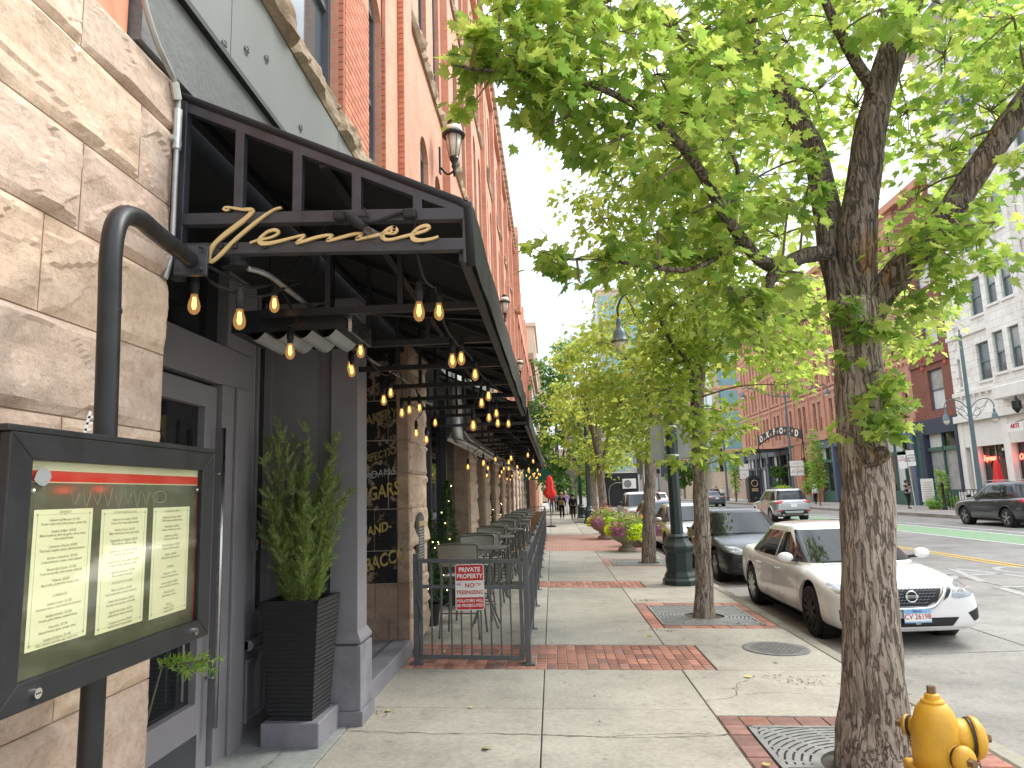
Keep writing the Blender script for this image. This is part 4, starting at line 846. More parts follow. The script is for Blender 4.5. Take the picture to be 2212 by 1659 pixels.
for y0, y1, z0, z1, lines in sheets:
    sh = MC(MB().box(-1.2186, -1.2176, y0, y1, z0, z1), 'menu_sheet', 'paper')
    fr = MB(); g_ = .012
    for a, b, c_, d in ((y0+g_, y1-g_, z0+g_, z0+g_+.0007), (y0+g_, y1-g_, z1-g_-.0007, z1-g_), (y0+g_, y0+g_+.0007, z0+g_, z1-g_), (y1-g_-.0007, y1-g_, z0+g_, z1-g_)): fr.box(-1.2175, -1.2172, a, b, c_, d)
    for yy in (y0+g_, y1-g_):
        for zz in (z0+g_, z1-g_): fr.box(-1.2175, -1.2172, yy-.003, yy+.003, zz-.003, zz+.003)
    fr.lathe([(.004, 0), (.004, .0005)], 8, (-1.2176, (y0+y1)/2, z1-g_)); fr.build('border', 'ink', sh, world=True)
    t = text('menu_lettering', '\n'.join(lines), .0098*min(1, 33/len(lines)), 'ink', sh, (0, 0, 0), (90, 0, 90), .0001, .0001, line=.98); t.location = Vector((-1.2172, (y0+y1)/2, (z0+z1)/2))-Vector(mc.location)
MC(MB().box(-1.2085, -1.2055, i0-.01, i1+.01, j0-.01, j1+.01), 'door_glass', 'case_glass')
for y_, z_ in ((i0+.03, j1-.075), (i1-.015, j1-.07)): MC(MB().ball((-1.214, y_, z_), .007), 'push_pin', 'steel')
m = MB()
for k_ in range(9): 
    y_ = 1.72+k_*.045; m.tube(bez([(-1.205, y_, 1.79+rnd(-.01, .012)), (-1.205, y_+.012, 1.765), (-1.205, y_+.02, 1.752+rnd(-.005, .01)), (-1.205, y_+.035, 1.79+rnd(-.01, .012))], 4), .00028, 3)
m.tube([(-1.205, 2.13+.035*math.cos(a*.5), 1.775+.018*math.sin(a*.5)) for a in range(24)], .00028, 3); MC(m, 'scratches', 'cloth_beige')
m = MB().prism([(1.62+.028*math.cos(a*.7)*(1+.2*math.sin(a*3)), 1.825+.022*math.sin(a*.7)) for a in range(9)], -1.2052, -1.2046, 'yz'); MC(m, 'torn_sticker', 'grey_metal')
for y_ in (ya+.13, yb-.10):
    l_ = MC(MB().tube([(-1.2, y_, za+.03), (-1.188, y_, za+.03)], .012, 16), 'lock', 'chrome', smooth=False); MB().box(-1.188, -1.1872, y_-.008, y_+.008, za+.0285, za+.0315).build('keyway', 'black_trim', l_, world=True)
MC(MB().box(-1.345, -1.335, 2.05, 2.19, 1.4, 1.85), 'back_bracket', 'black_metal')
jn = thing('graffiti_tag', 'small white paint scrawl on the sandstone above the menu case', 'graffiti', at(185, 925, 2.13))
m = MB(); q = Vector(jn.location)
for k_ in range(5): m.bar((.0, -.02+.006*k_, -.05+.022*k_), (.0, .02+.004*k_, -.045+.022*k_), .008, .003, up=(1, 0, 0))
m.bar((.0, -.02, -.06), (.0, .02, .06), .012, .003, up=(1, 0, 0)); m.build('scrawl', 'white_sign', jn); jn.location = (-1.585, q.y*1.585/abs(q.x), 1.75+(q.z-1.75)*1.585/abs(q.x))

# ------------------------------------------------------------------ potted cypress, plinth
pz = thing('plinth_block', 'low grey painted stone block under the ribbed black planter', 'plinth', (-1.90, 5.36, gz(-1.9)))
m = MB(); m.box(-.21, .21, -.235, .235, -.05, .165); m.build('block', 'purple_paint_worn', pz, bevel=.012)
pt = thing('potted_cypress', 'feathery green cypress in a tall ribbed black square planter', 'potted plant', (-1.905, 5.345, gz(-1.9)+.165), R(-4))
rot = 0; m = MB(); hh = .82
def potw(z_): return .160+.058*z_/hh
def potside(axis, sgn):
    def fn(u, v):
        z_ = hh*v; w_ = potw(z_); rib = .0045*math.sin(v*2*math.pi*27+1.6*noise.noise(Vector((u*5, v*9, axis)))); d = sgn*(w_+rib); t_ = (2*u-1)*w_
        return (t_, d, z_) if axis == 0 else (d, t_, z_)
    return fn
for a_ in (0, 1):
    for s_ in (-1, 1): m.grid(potside(a_, s_), 10, 150)
m.build('pot', 'dark_plastic', pt, smooth=True)
w1 = potw(hh); m = MB()
for a, b, c_, d in ((-w1, w1, -w1, -w1+.03), (-w1, w1, w1-.03, w1), (-w1, -w1+.03, -w1, w1), (w1-.03, w1, -w1, w1)): m.box(a, b, c_, d, hh-.02, hh+.004)
m.build('rim', 'dark_plastic', pt); MB().box(-w1+.03, w1-.03, -w1+.03, w1-.03, hh-.12, hh-.06).build('soil', 'mulch', pt)
def cypress(parent, base, height, rad, nsh, mat, seed=1, stem='twig'):
    random.seed(seed); lf = MB(); st_ = MB(); base = Vector(base)
    for i in range(nsh):
        a = rnd(0, 6.283); r0 = rad*random.random()**.6*.5; h_ = height*rnd(.45, 1.0)*(1.05-.35*r0/rad); lean = Vector((math.cos(a), math.sin(a), 0))
        P = bez([base+lean*r0*.55, base+lean*(r0*.95)+Vector((0, 0, h_*.35)), base+lean*(r0*1.15+rnd(0, .06))+Vector((0, 0, h_*.7)), base+lean*(r0*1.6+rnd(0, .12)*rad*3)+Vector((rnd(-.04, .04), rnd(-.04, .04), h_*rnd(.9, 1.0)))], 7)
        st_.tube(P, [.006*(1-.8*j/len(P))+.001 for j in range(len(P))], 4, False)
        for j in range(2, len(P)):
            p = P[j]; d = (P[j]-P[j-1]).normalized()
            for q in range(4 if j < 12 else 2):
                s_ = (d*rnd(.6, 1.1)+Vector((rnd(-1, 1), rnd(-1, 1), rnd(-.1, .6)))*.7).normalized(); ln = rnd(.08, .19)*(1.15-.45*j/len(P))
                side = s_.cross(Vector((rnd(-1, 1), rnd(-1, 1), rnd(-1, 1)))).normalized(); a0 = p
                for t_ in range(7): # flat spray of scale leaves
                    b0 = a0+s_*ln*t_/7+Vector((0, 0, -.02*(t_/7)**2))
                    for sg in (-1, 1):
                        tip = b0+(s_*.75+side*sg*.7).normalized()*ln*.34*(1.1-t_/8); w_ = s_*.0065
                        lf.add([b0-w_, b0+w_, tip], [(0, 1, 2)])
                lf.add([a0-side*.004, a0+side*.004, a0+s_*ln*1.1], [(0, 1, 2)])
    f_ = lf.build('foliage', mat, parent, uv=False); f_['kind'] = 'stuff'; st_.build('stems', stem, parent, uv=False)
cypress(pt, (0, 0, hh-.08), 1.46, .33, 40, 'leaf_cypress', 5)
sp = thing('cypress_sprig', 'cypress sprig poking past the stone edge below the menu case', 'plant', (-1.9, 3.2, gz(-1.9)))
m = MB().tube([(0, 0, 0), (.02, .02, .6)], .008, 5); m.build('stem', 'twig', sp)
random.seed(9); lf = MB()
for i in range(16):
    a = at(345+i*6.5, 1435+rnd(-12, 16), 3.3)-Vector(sp.location); s_ = Vector((rnd(.2, 1), rnd(-.3, .3), rnd(-.5, .5))).normalized()
    for t_ in range(7):
        b0 = a+s_*.09*t_/7; side = Vector((rnd(-1, 1), rnd(-1, 1), rnd(-1, 1))).normalized()
        for sg in (-1, 1): lf.add([b0-s_*.006, b0+s_*.006, b0+(s_*.5+side*sg).normalized()*.035], [(0, 1, 2)])
MB().tube([(0.02, 0.02, .6), at(350, 1440, 3.3)-Vector(sp.location), at(450, 1425, 3.3)-Vector(sp.location)], .004, 4).build('twig', 'twig', sp)
lf.build('foliage', 'leaf_shrub', sp, uv=False)['kind'] = 'stuff'

# ------------------------------------------------------------------ gate, sign, fence
gt = thing('patio_gate', 'grey steel picket gate closing the patio, hinged at the sandstone pier', 'gate', (-.9, 7.6, 0))
FP = 'fence_paint'
def GT(mb, nm, **k): return mb.build(nm, FP, gt, world=True, **k)
for x_ in (-1.475, -.315):
    GT(MB().box(x_-.028, x_+.028, 7.572, 7.628, gz(x_), 1.15), 'gate_post', bevel=.004); GT(MB().box(x_-.07, x_+.07, 7.54, 7.66, gz(x_), gz(x_)+.012), 'base_plate')
def grow(z0): return z0
for z_, h_ in ((1.055, .042), (.79, .036), (.085, .042)): GT(MB().bar((-1.435, 7.6, z_+.02), (-.36, 7.6, z_-.015), .032, h_), 'rail', bevel=.003)
for x_ in (-1.425, -.372): GT(MB().box(x_-.018, x_+.018, 7.582, 7.618, .07, 1.09), 'stile', bevel=.003)
for i in range(9): 
    x_ = -1.312+i*.1035; GT(MB().box(x_-.0085, x_+.0085, 7.592, 7.608, .10, 1.04), 'picket')
for z_ in (.95, .32): GT(MB().tube([(-1.443, 7.575, z_), (-1.443, 7.575, z_+.13)], .013, 8), 'hinge')
GT(MB().box(-.385, -.33, 7.565, 7.60, .76, .80), 'latch'); GT(MB().tube([(-1.46, 7.565, .72), (-1.40, 7.56, .48)], .009, 6), 'closer_rod')
sg = thing('warning_sign', 'red and white private property no trespassing sign on the patio gate', 'sign', (-.905, 7.585, .795))
def rrect(w_, h_, r, n=5): return [(sx_*(w_/2-r)+r*math.cos(a), sz_*(h_/2-r)+r*math.sin(a)) for sx_, sz_, a0 in ((1, 1, 0), (-1, 1, 1.5708), (-1, -1, 3.1416), (1, -1, 4.7124)) for a in [a0+1.5708*i/n for i in range(n+1)]]
MB().prism(rrect(.303, .468, .025), -.004, 0, 'xz').build('plate', 'white_sign', sg)
def half(w_, z0, z1, r, top): 
    P = [(-w_/2, z0), (w_/2, z0)]+[(w_/2-r+r*math.cos(a), z1-r+r*math.sin(a)) for a in (0, .4, .8, 1.2, 1.57)]+[(-w_/2+r+r*math.cos(a), z1-r+r*math.sin(a)) for a in (1.57, 1.97, 2.4, 2.8, 3.14)]
    return P if top else [(x_, z0+z1-z_) for x_, z_ in P][::-1]
MB().prism(half(.287, .066, .226, .02, True), -.0052, -.0041, 'xz').build('red_field', 'red_sign', sg, fix=True); MB().prism(half(.287, -.226, -.104, .02, False), -.0052, -.0041, 'xz').build('red_field', 'red_sign', sg, fix=True)
for body, sz, z_, mm, off, sxx in (('PRIVATE', .064, .176, 'white_sign', .0022, .92), ('PROPERTY', .064, .110, 'white_sign', .0022, .86), ('NO', .062, .015, 'red_sign', .0014, 1.0), ('TRESPASSING', .056, -.055, 'red_sign', .0012, .80), ('VIOLATORS WILL', .041, -.140, 'white_sign', .0012, .84), ('BE PROSECUTED', .041, -.187, 'white_sign', .0012, .86)):
    text('sign_lettering', body, sz, mm, sg, (0, -.0056, z_), (90, 0, 0), .0006, off, 'CENTER', sxx, 0, 1.04)
m = MB()
for x0, kk in ((-.11, 5), (.09, 5)):
    P = [(x0+rnd(-.035, .03), -.0055, .032+rnd(-.025, .02)) for _ in range(7)]; m.tube(bez(P, 4), .0016, 4)
m.build('scribble', 'red_sign', sg)
for z_ in (.214, -.214): MB().lathe([(.008, 0), (.006, .004)], 8).build('bolt', 'galvanised', sg).location = (0, -.006, z_)
fn = thing('patio_fence', 'long grey steel picket fence along the outer edge of the patio', 'fence', (-.33, 17, 0))
def FN(mb, nm, **k): return mb.build(nm, FP, fn, world=True, **k)
for z_ in (1.06, .80, .12): FN(MB().box(-.346, -.314, 7.64, 30.0, z_-.018, z_+.018), 'rail')
pk = None
for i in range(200):
    y_ = 7.74+i*.111
    if (y_-7.64) % 1.86 < .09: continue
    if pk is None: pk = MB().box(-.0085, .0085, -.0085, .0085, .10, 1.05).build('picket', FP, fn); o = pk
    else: o = dup(pk, fn)
    o.location = (0, y_-17, 0)
for i in range(12):
    o = FN(MB().box(-.355, -.305, 9.47+i*1.86, 9.52+i*1.86, .008, 1.12), 'fence_post'); FN(MB().box(-.40, -.26, 9.44+i*1.86, 9.55+i*1.86, .008, .018), 'base_plate')

# ------------------------------------------------------------------ bar chairs and tables on the patio
ch = thing('bar_chair', 'grey bar height chair nearest the gate, mesh back towards the pavement', 'chair', (0, 0, 0), 0, 'bar chairs on the patio')
CM = 'chair_metal'
for sx_ in (-1, 1):
    for sy_ in (-1, 1): MB().tube(bez([(sx_*.25, sy_*.24, .0), (sx_*.225, sy_*.205, .4), (sx_*.215, sy_*.19, .73)], 4), .0125, 8).build('leg', CM, ch, smooth=True)
    MB().tube(bez([(sx_*.215, -.19, .73), (sx_*.235, -.22, .9), (sx_*.255, -.27, 1.12)], 5), .013, 8).build('back_post', CM, ch, smooth=True)
    MB().tube(bez([(sx_*.24, -.22, .95), (sx_*.26, -.05, .97), (sx_*.25, .17, .95), (sx_*.22, .19, .75)], 5), .012, 8).build('arm', CM, ch, smooth=True)
MB().tube(bez([(-.255, -.27, 1.12), (0, -.325, 1.135), (.255, -.27, 1.12)], 6), .013, 8).build('top_rail', CM, ch, smooth=True)
MB().grid(lambda u, v: (-.245+.49*u, -.225-.05*v-.05*math.sin(math.pi*u), .86+.26*v), 8, 4).build('mesh_back', 'mesh_fabric', ch, smooth=True)
MB().grid(lambda u, v: (-.22+.44*u, -.2+.4*v, .735-.015*math.sin(math.pi*u)), 6, 4).build('seat', 'mesh_fabric', ch, smooth=True)
m = MB()
for a, b in (((-.215, -.19), (.215, -.19)), ((.215, -.19), (.215, .19)), ((.215, .19), (-.215, .19)), ((-.215, .19), (-.215, -.19))): m.tube([(*a, .73), (*b, .73)], .012, 6)
m.build('seat_frame', CM, ch)
for z_, d in ((.3, .235), (.3, -.215)): MB().tube([(-.235, d, z_), (.235, d, z_)], .01, 6).build('foot_rail', CM, ch)
for sx_ in (-1, 1): MB().tube([(sx_*.235, -.22, .36), (sx_*.235, .22, .36)], .01, 6).build('foot_rail', CM, ch)
tb_ = thing('bar_table', 'round grey bar height table nearest the gate', 'table', (0, 0, 0), 0, 'bar tables on the patio')
MB().lathe([(.30, 1.00), (.305, 1.01), (.305, 1.025), (.29, 1.03)], 24).build('table_top', 'table_top', tb_); 
for a in range(4): MB().tube(bez([(.25*math.cos(a*1.57+.78), .25*math.sin(a*1.57+.78), 0), (.08*math.cos(a*1.57+.78), .08*math.sin(a*1.57+.78), .35), (.06*math.cos(a*1.57+.78), .06*math.sin(a*1.57+.78), .7), (.2*math.cos(a*1.57+.78), .2*math.sin(a*1.57+.78), 1.0)], 6), .013, 6).build('leg', CM, tb_, smooth=True)
MB().tube([(.13*math.cos(a*.4), .13*math.sin(a*.4), .3) for a in range(17)], .009, 5).build('ring', CM, tb_)
spots = []; random.seed(4)
ordn = ['first', 'second', 'third', 'fourth', 'fifth', 'sixth', 'seventh', 'eighth']
for k_ in range(8):
    y0 = 9.05+k_*2.35; x_ = -1.08+rnd(-.05, .05)
    for j, (dy, rz) in enumerate(((0, rnd(-.12, .12)), (1.25, math.pi+rnd(-.12, .12)))):
        lab = f'grey bar chair turning its back to the gate, {ordn[k_]} patio table from gate' if j == 0 else f'grey bar chair facing the gate, {ordn[k_]} patio table from gate'
        if k_ == 0 and j == 0: ch.location = (x_-.06, y0, gz(-1.1)); ch.rotation_euler = (0, 0, rz); ch['label'] = lab
        else: duptree(ch, (x_+rnd(-.05, .05), y0+dy, gz(-1.1)), rz, lab)
    lab = f'round grey bar table, {ordn[k_]} along the patio from the gate'
    if k_ == 0: tb_.location = (x_+.16, y0+.62, gz(-1)); tb_['label'] = lab
    else: duptree(tb_, (x_+.16, y0+.62, gz(-1)), rnd(0, 1), lab)
# small firs with fairy lights between the piers
for (x_, y_, h_, r_, sd_, lab) in ((-1.72, 9.75, 1.2, .24, 31, 'small dark fir beside the plaque pier, lit by a few fairy lights'), (-1.70, 11.4, 1.65, .25, 32, 'taller slim fir with fairy lights against the dark shop panel'), (-1.72, 19.2, 1.5, .2, 33, 'slim fir between the second and third sandstone piers'), (-1.72, 22.4, 1.7, .2, 34, 'slim lit fir far along the patio wall')):
    t = thing('fir_tree', lab, 'shrub', (x_, y_, gz(x_)), 0, 'small firs along the patio wall')
    MB().lathe([(.12, 0), (.16, .28), (.15, .28), (.14, .24)], 14).build('pot', 'dark_plastic', t); MB().tube([(0, 0, .2), (0, 0, .2+h_*.8)], .015, 6).build('trunk', 'twig', t)
    random.seed(sd_); lf = MB(); fl_ = MB()
    for i in range(900):
        u = random.random()**1.3; z_ = .3+h_*u; rr = r_*(1-u)**.8*(.5+.5*random.random()); a = rnd(0, 6.283); p = Vector((rr*math.cos(a), rr*math.sin(a), z_)); d = Vector((math.cos(a), math.sin(a), rnd(-.2, .6))).normalized()
        s_ = d.cross(Vector((0, 0, 1))).normalized()
        lf.add([p-s_*.012, p+s_*.012, p+d*rnd(.06, .12)+Vector((0, 0, -.02))], [(0, 1, 2)]); lf.add([p-d*.02, p+Vector((0, 0, .02)), p+s_*.05+d*.05], [(0, 1, 2)])
        if i % 60 == 0: fl_.ball(p+d*.06, .007, 6, 4)
    lf.build('foliage', 'leaf_fir', t, uv=False)['kind'] = 'stuff'; fl_.build('fairy_lights', 'fairy', t)
gl = thing('leaf_garland', 'green garland with fairy lights climbing the dark frame beside the plaque pier', 'garland', (-2.0, 9.45, 0), 0)
m = MB(); fl_ = MB(); random.seed(3)
P = bez([(-1.86, 9.42, .3), (-1.84, 9.44, 1.2), (-1.87, 9.42, 2.0), (-1.82, 9.44, 2.9)], 12); m.tube(P, .008, 5); m.build('cord', 'leaf_fir', gl, world=True)
for p in P[::3]: fl_.tube([p, p+Vector((.05, -.03, -.01))], .003, 4)
fl_.build('fairy_lights', 'frost_glass', gl, world=True)
sb = thing('sandwich_board', 'small brown wooden menu board standing at the far end of the fence', 'board', (-.62, 27.6, gz(-.6)))
MB().prism([(-.28, 0), (.28, 0), (.24, 1.0), (-.24, 1.0)], -.16, -.13, 'xz').build('panel', 'wood', sb); MB().prism([(-.28, 0), (.28, 0), (.24, 1.0), (-.24, 1.0)], .13, .16, 'xz').build('panel', 'black_metal', sb); MB().box(-.24, .24, -.13, .13, .96, .985).build('hinge', 'black_metal', sb)
# lantern on the brick wall
wl = thing('wall_lantern', 'black wall lantern with milky glass on the red brick front above the awning', 'lantern', (-1.7, 11.9, 7.45))
lt = at(980, 300, 10.9); wl.location = (-1.62, lt.y, lt.z-.35); dx = lt.x+1.62
MB().box(-.03, .0, -.05, .05, -.25, .2).build('wall_plate', 'black_metal', wl); MB().tube(bez([(0, 0, -.15), (dx*.5, 0, -.27), (dx, 0, -.2), (dx, 0, -.1)], 6), .018, 8).build('bracket', 'black_metal', wl, smooth=True)
MB().lathe([(.012, -.32), (.03, -.25), (.02, -.2), (.05, -.14), (.035, -.1), (.075, -.02), (.08, .02)], 14, (dx, 0, 0)).build('stem', 'black_metal', wl, smooth=True)
MB().lathe([(.075, .02), (.10, .2), (.14, .40)], 14, (dx, 0, 0)).build('glass', 'frost_glass', wl, smooth=True)
for a in range(6): MB().tube([(dx+.078*math.cos(a*1.047), .078*math.sin(a*1.047), .02), (dx+.143*math.cos(a*1.047), .143*math.sin(a*1.047), .40)], .006, 4).build('rib', 'black_metal', wl)
MB().lathe([(.19, .39), (.20, .42), (.17, .46)], 16, (dx, 0, 0)).build('crown', 'black_metal', wl); MB().lathe([(.15, .46), (.13, .56), (.10, .58)], 14, (dx, 0, 0)).build('dome', 'cream_plate', wl, smooth=True); MB().lathe([(.10, .58), (.105, .64), (.07, .68)], 14, (dx, 0, 0)).build('cap', 'black_metal', wl)
for y_ in (24, 36): duptree(wl, (-1.62, y_, 8.0), 0, 'black wall lantern further along the red brick front' if y_ < 30 else 'last black wall lantern near the end of the brick front', 'far wall lanterns')

# ------------------------------------------------------------------ tree grates, cover, hydrant
def grate(label, cx_, cy_, x0, x1, y0, y1, hole=.36, detail=True):
    z_ = gz((x0+x1)/2); t = thing('tree_grate', label, 'tree grate', ((x0+x1)/2, (y0+y1)/2, gz((x0+x1)/2)), 0, 'tree grates'); t.rotation_euler = (0, TILT, 0)
    cx_ -= (x0+x1)/2; cy_ -= (y0+y1)/2; hx, hy = (x1-x0)/2, (y1-y0)/2
    MB().box(-hx, hx, -hy, hy, -.09, -.05).build('pit', 'joint_dirt', t); MB().lathe([(hole*1.0, -.048), (hole*.6, -.03), (.1, -.02)], 20, (cx_, cy_, 0)).build('mulch', 'mulch', t)
    m = MB()
    for a, b, c_, d in ((-hx, hx, -hy, -hy+.035), (-hx, hx, hy-.035, hy), (-hx, -hx+.035, -hy, hy), (hx-.035, hx, -hy, hy)): m.box(a, b, c_, d, -.04, .004)
    m.build('rim', 'iron_frame', t)
    step = .052 if detail else .085; r = hole; m = MB()
    inside = lambda x_, y_: abs(x_) < hx-.03 and abs(y_) < hy-.03
    while r < 1.5*max(hx, hy)*1.3:
        n = int(r*36 if detail else r*22)+10
        for i in range(n):
            a0, a1 = 2*math.pi*i/n, 2*math.pi*(i+1)/n
            q = [(cx_+rr*math.cos(a), cy_+rr*math.sin(a)) for rr in (r, r+step*.7) for a in (a0, a1)]
            if any(inside(*p) for p in q):
                q = [(max(-hx+.03, min(hx-.03, a)), max(-hy+.03, min(hy-.03, b))) for a, b in q]
                m.add([(q[0][0], q[0][1], 0), (q[2][0], q[2][1], 0), (q[3][0], q[3][1], 0), (q[1][0], q[1][1], 0), (q[0][0], q[0][1], -.025), (q[2][0], q[2][1], -.025), (q[3][0], q[3][1], -.025), (q[1][0], q[1][1], -.025)], [(0, 1, 2, 3), (0, 3, 7, 4), (1, 5, 6, 2)])
        r += step
    o = m.build('ring_bars', 'iron_frame', t); o['kind'] = 'stuff'
    m = MB()
    for i in range(16):
        a = i*math.pi/8+.2; p = [(cx_+rr*math.cos(a), cy_+rr*math.sin(a)) for rr in (hole, hole+.01)]
        rr = hole
        while inside(cx_+rr*math.cos(a), cy_+rr*math.sin(a)) and rr < 2: rr += .02
        if rr > hole+.05: m.bar((cx_+hole*math.cos(a), cy_+hole*math.sin(a), -.012), (cx_+(rr-.02)*math.cos(a), cy_+(rr-.02)*math.sin(a), -.012), .03, .022)
    m.build('spokes', 'iron_frame', t)
    m = MB().lathe([(hole-.02, -.04), (hole-.02, .002), (hole+.025, .002), (hole+.025, -.04)], 28, (cx_, cy_, 0)); m.f = [f_ for f_ in m.f if len(f_) == 4]; m.build('inner_ring', 'iron_frame', t)
    for a, b in (((-hx, cy_), (cx_-hole, cy_)), ((cx_+hole, cy_), (hx, cy_))):
        if b[0] > a[0]: MB().bar((*a, -.01), (*b, -.01), .05, .03).build('joint_bar', 'iron_frame', t)
    return t
grate('iron tree grate of curved slots round the big maple beside the hydrant', 2.0, 4.92, 1.39, 2.65, 3.80, 5.72)
grate('iron tree grate round the slim trunk beside the white car', 2.08, 10.5, 1.39, 2.73, 9.79, 11.41, .30); grate('iron tree grate beyond the lamp post', 2.32, 18.15, 1.41, 2.86, 17.42, 18.9, .3, False)
mh = thing('manhole_cover', 'round grey iron cover set in the pavement slab by the kerb', 'manhole cover', (2.42, 8.37, gz(2.42)+.001)); mh.rotation_euler = (0, TILT, 0)
MB().lathe([(.36, 0), (.36, .007), (.33, .010), (.30, .008)], 36).build('ring', 'cast_iron', mh); MB().lathe([(.298, .0), (.298, .0075)], 36).build('lid', 'cast_iron', mh)
m = MB()
for i in range(-5, 6):
    for j in range(-5, 6):
        x_, y_ = i*.054+(j % 2)*.027, j*.05
        if x_*x_+y_*y_ < .075: m.box(x_-.02, x_+.02, y_-.018, y_+.018, .007, .0115)
o = m.build('tread_blocks', 'cast_iron', mh); o['kind'] = 'stuff'
hd = thing('fire_hydrant', 'chipped yellow fire hydrant with chained caps beside the big maple', 'hydrant', (1.975, 4.08, gz(2.0)), R(-8)); hd.scale = (.92, .92, .92)
Y_ = 'hydrant_yellow'
MB().lathe([(.155, 0), (.16, .02), (.125, .04), (.11, .06), (.11, .22)], 20).build('standpipe', Y_, hd, smooth=True)
MB().box(-.155, .155, -.15, .15, .24, .335).build('square_flange', Y_, hd, bevel=.018)
MB().lathe([(.135, .33), (.137, .42), (.132, .50), (.120, .575), (.098, .64), (.075, .675), (.06, .685)], 24, ph=.2).build('barrel', Y_, hd, smooth=True)
MB().lathe([(.06, .682), (.064, .692), (.06, .70), (.042, .703), (.04, .728), (.03, .735)], 18).build('bonnet', Y_, hd, smooth=False); MB().lathe([(.026, .733), (.024, .775)], 5).build('operating_nut', 'rust', hd)
def nozzle(dx_, dy_, r, l_, z_):
    a = math.atan2(dy_, dx_); d = Vector((math.cos(a), math.sin(a), 0)); p = Vector((0, 0, z_))
    n_ = MB().tube([p+d*.06, p+d*(.12+l_*.45)], r, 20).build('nozzle', Y_, hd, smooth=True)
    MB().tube([p+d*(.115+l_*.45), p+d*(.135+l_*.45)], r*1.10, 20).build('gasket', 'black_trim', n_)
    MB().tube([p+d*(.13+l_*.45), p+d*(.14+l_*.5), p+d*(.13+l_*.85), p+d*(.14+l_)], [r*1.16, r*1.18, r*1.08, r*.7], 20).build('cap', Y_, n_, smooth=True)
    MB().tube([p+d*(.13+l_), p+d*(.175+l_)], [.026, .022], 5).build('cap_nut', 'rust', n_)
    m = MB(); q = p+d*(.13+l_*.6)-Vector((0, 0, r*1.1)); c_ = bez([q, q+Vector((0.02, -.03, -.1)), q*.75+Vector((0, -.06, -.04)), Vector((d.x*.12, d.y*.12-.03, .33))], 7)
    for i, pt_ in enumerate(c_[:-1]):
        e = (c_[i+1]-pt_).normalized(); s_ = e.cross(Vector((1, 0, 0) if i % 2 else (0, 1, 0))).normalized()
        m.tube([pt_+e*.012*math.cos(t_*1.047)+s_*.008*math.sin(t_*1.047) for t_ in range(7)], .0028, 4)
    m.build('chain', 'rust', n_)
nozzle(1, -.05, .098, .10, .50); nozzle(.45, -1, .062, .075, .43); nozzle(-1, .75, .05, .04, .53)
text('cast_lettering', 'DENVER', .045, Y_, hd, (-.02, -.155, .29), (90, 0, 0), .004, .0005) if 0 else None

# ------------------------------------------------------------------ trees
def leafshape(kind):
    "outline of one leaf in its own plane, stalk at the origin; triangles folded along the midrib"
    if kind == 'maple':
        half_ = [(.0, .0), (.10, .02), (.30, -.06), (.27, .10), (.50, .16), (.40, .25), (.52, .46), (.30, .40), (.22, .44), (.26, .62), (.12, .60), (.0, 1.0)]
    elif kind == 'mid': half_ = [(0, 0), (.34, .0), (.28, .16), (.5, .38), (.22, .42), (.2, .64), (0, 1)]
    else: half_ = [(0, 0), (.32, .22), (.3, .58), (0, 1)]
    n = len(half_); vs = []; fs = []
    for x_, y_ in half_: vs.append((x_, y_, .16*abs(x_)-.10*y_*y_))
    vs.append((0, .38, .02)); c_ = n
    for i in range(n-1): fs.append((c_, i, i+1))
    k = len(vs)
    for x_, y_ in half_[1:-1]: vs.append((-x_, y_, .16*abs(x_)-.10*y_*y_))
    left = [0]+[k+i for i in range(n-2)]+[n-1]
    for i in range(n-1): fs.append((c_, left[i+1], left[i]))
    return [Vector(v) for v in vs], fs
LIMBS = {}
SHAPES = {k: leafshape(k) for k in ('maple', 'mid', 'low')}
def leafmatrix(p, out_, size, droop):
    up = Vector((rnd(-1.1, 1.1), rnd(-1.1, 1.1), 1)).normalized(); d = Vector((out_.x+rnd(-.8, .8), out_.y+rnd(-.8, .8), out_.z*.3-droop+rnd(-.45, .35))).normalized()
    x_ = d.cross(up).normalized(); z_ = x_.cross(d); s_ = size*rnd(.65, 1.25)
    return Matrix(((x_.x*s_, d.x*s_, z_.x*s_, p.x), (x_.y*s_, d.y*s_, z_.y*s_, p.y), (x_.z*s_, d.z*s_, z_.z*s_, p.z), (0, 0, 0, 1)))
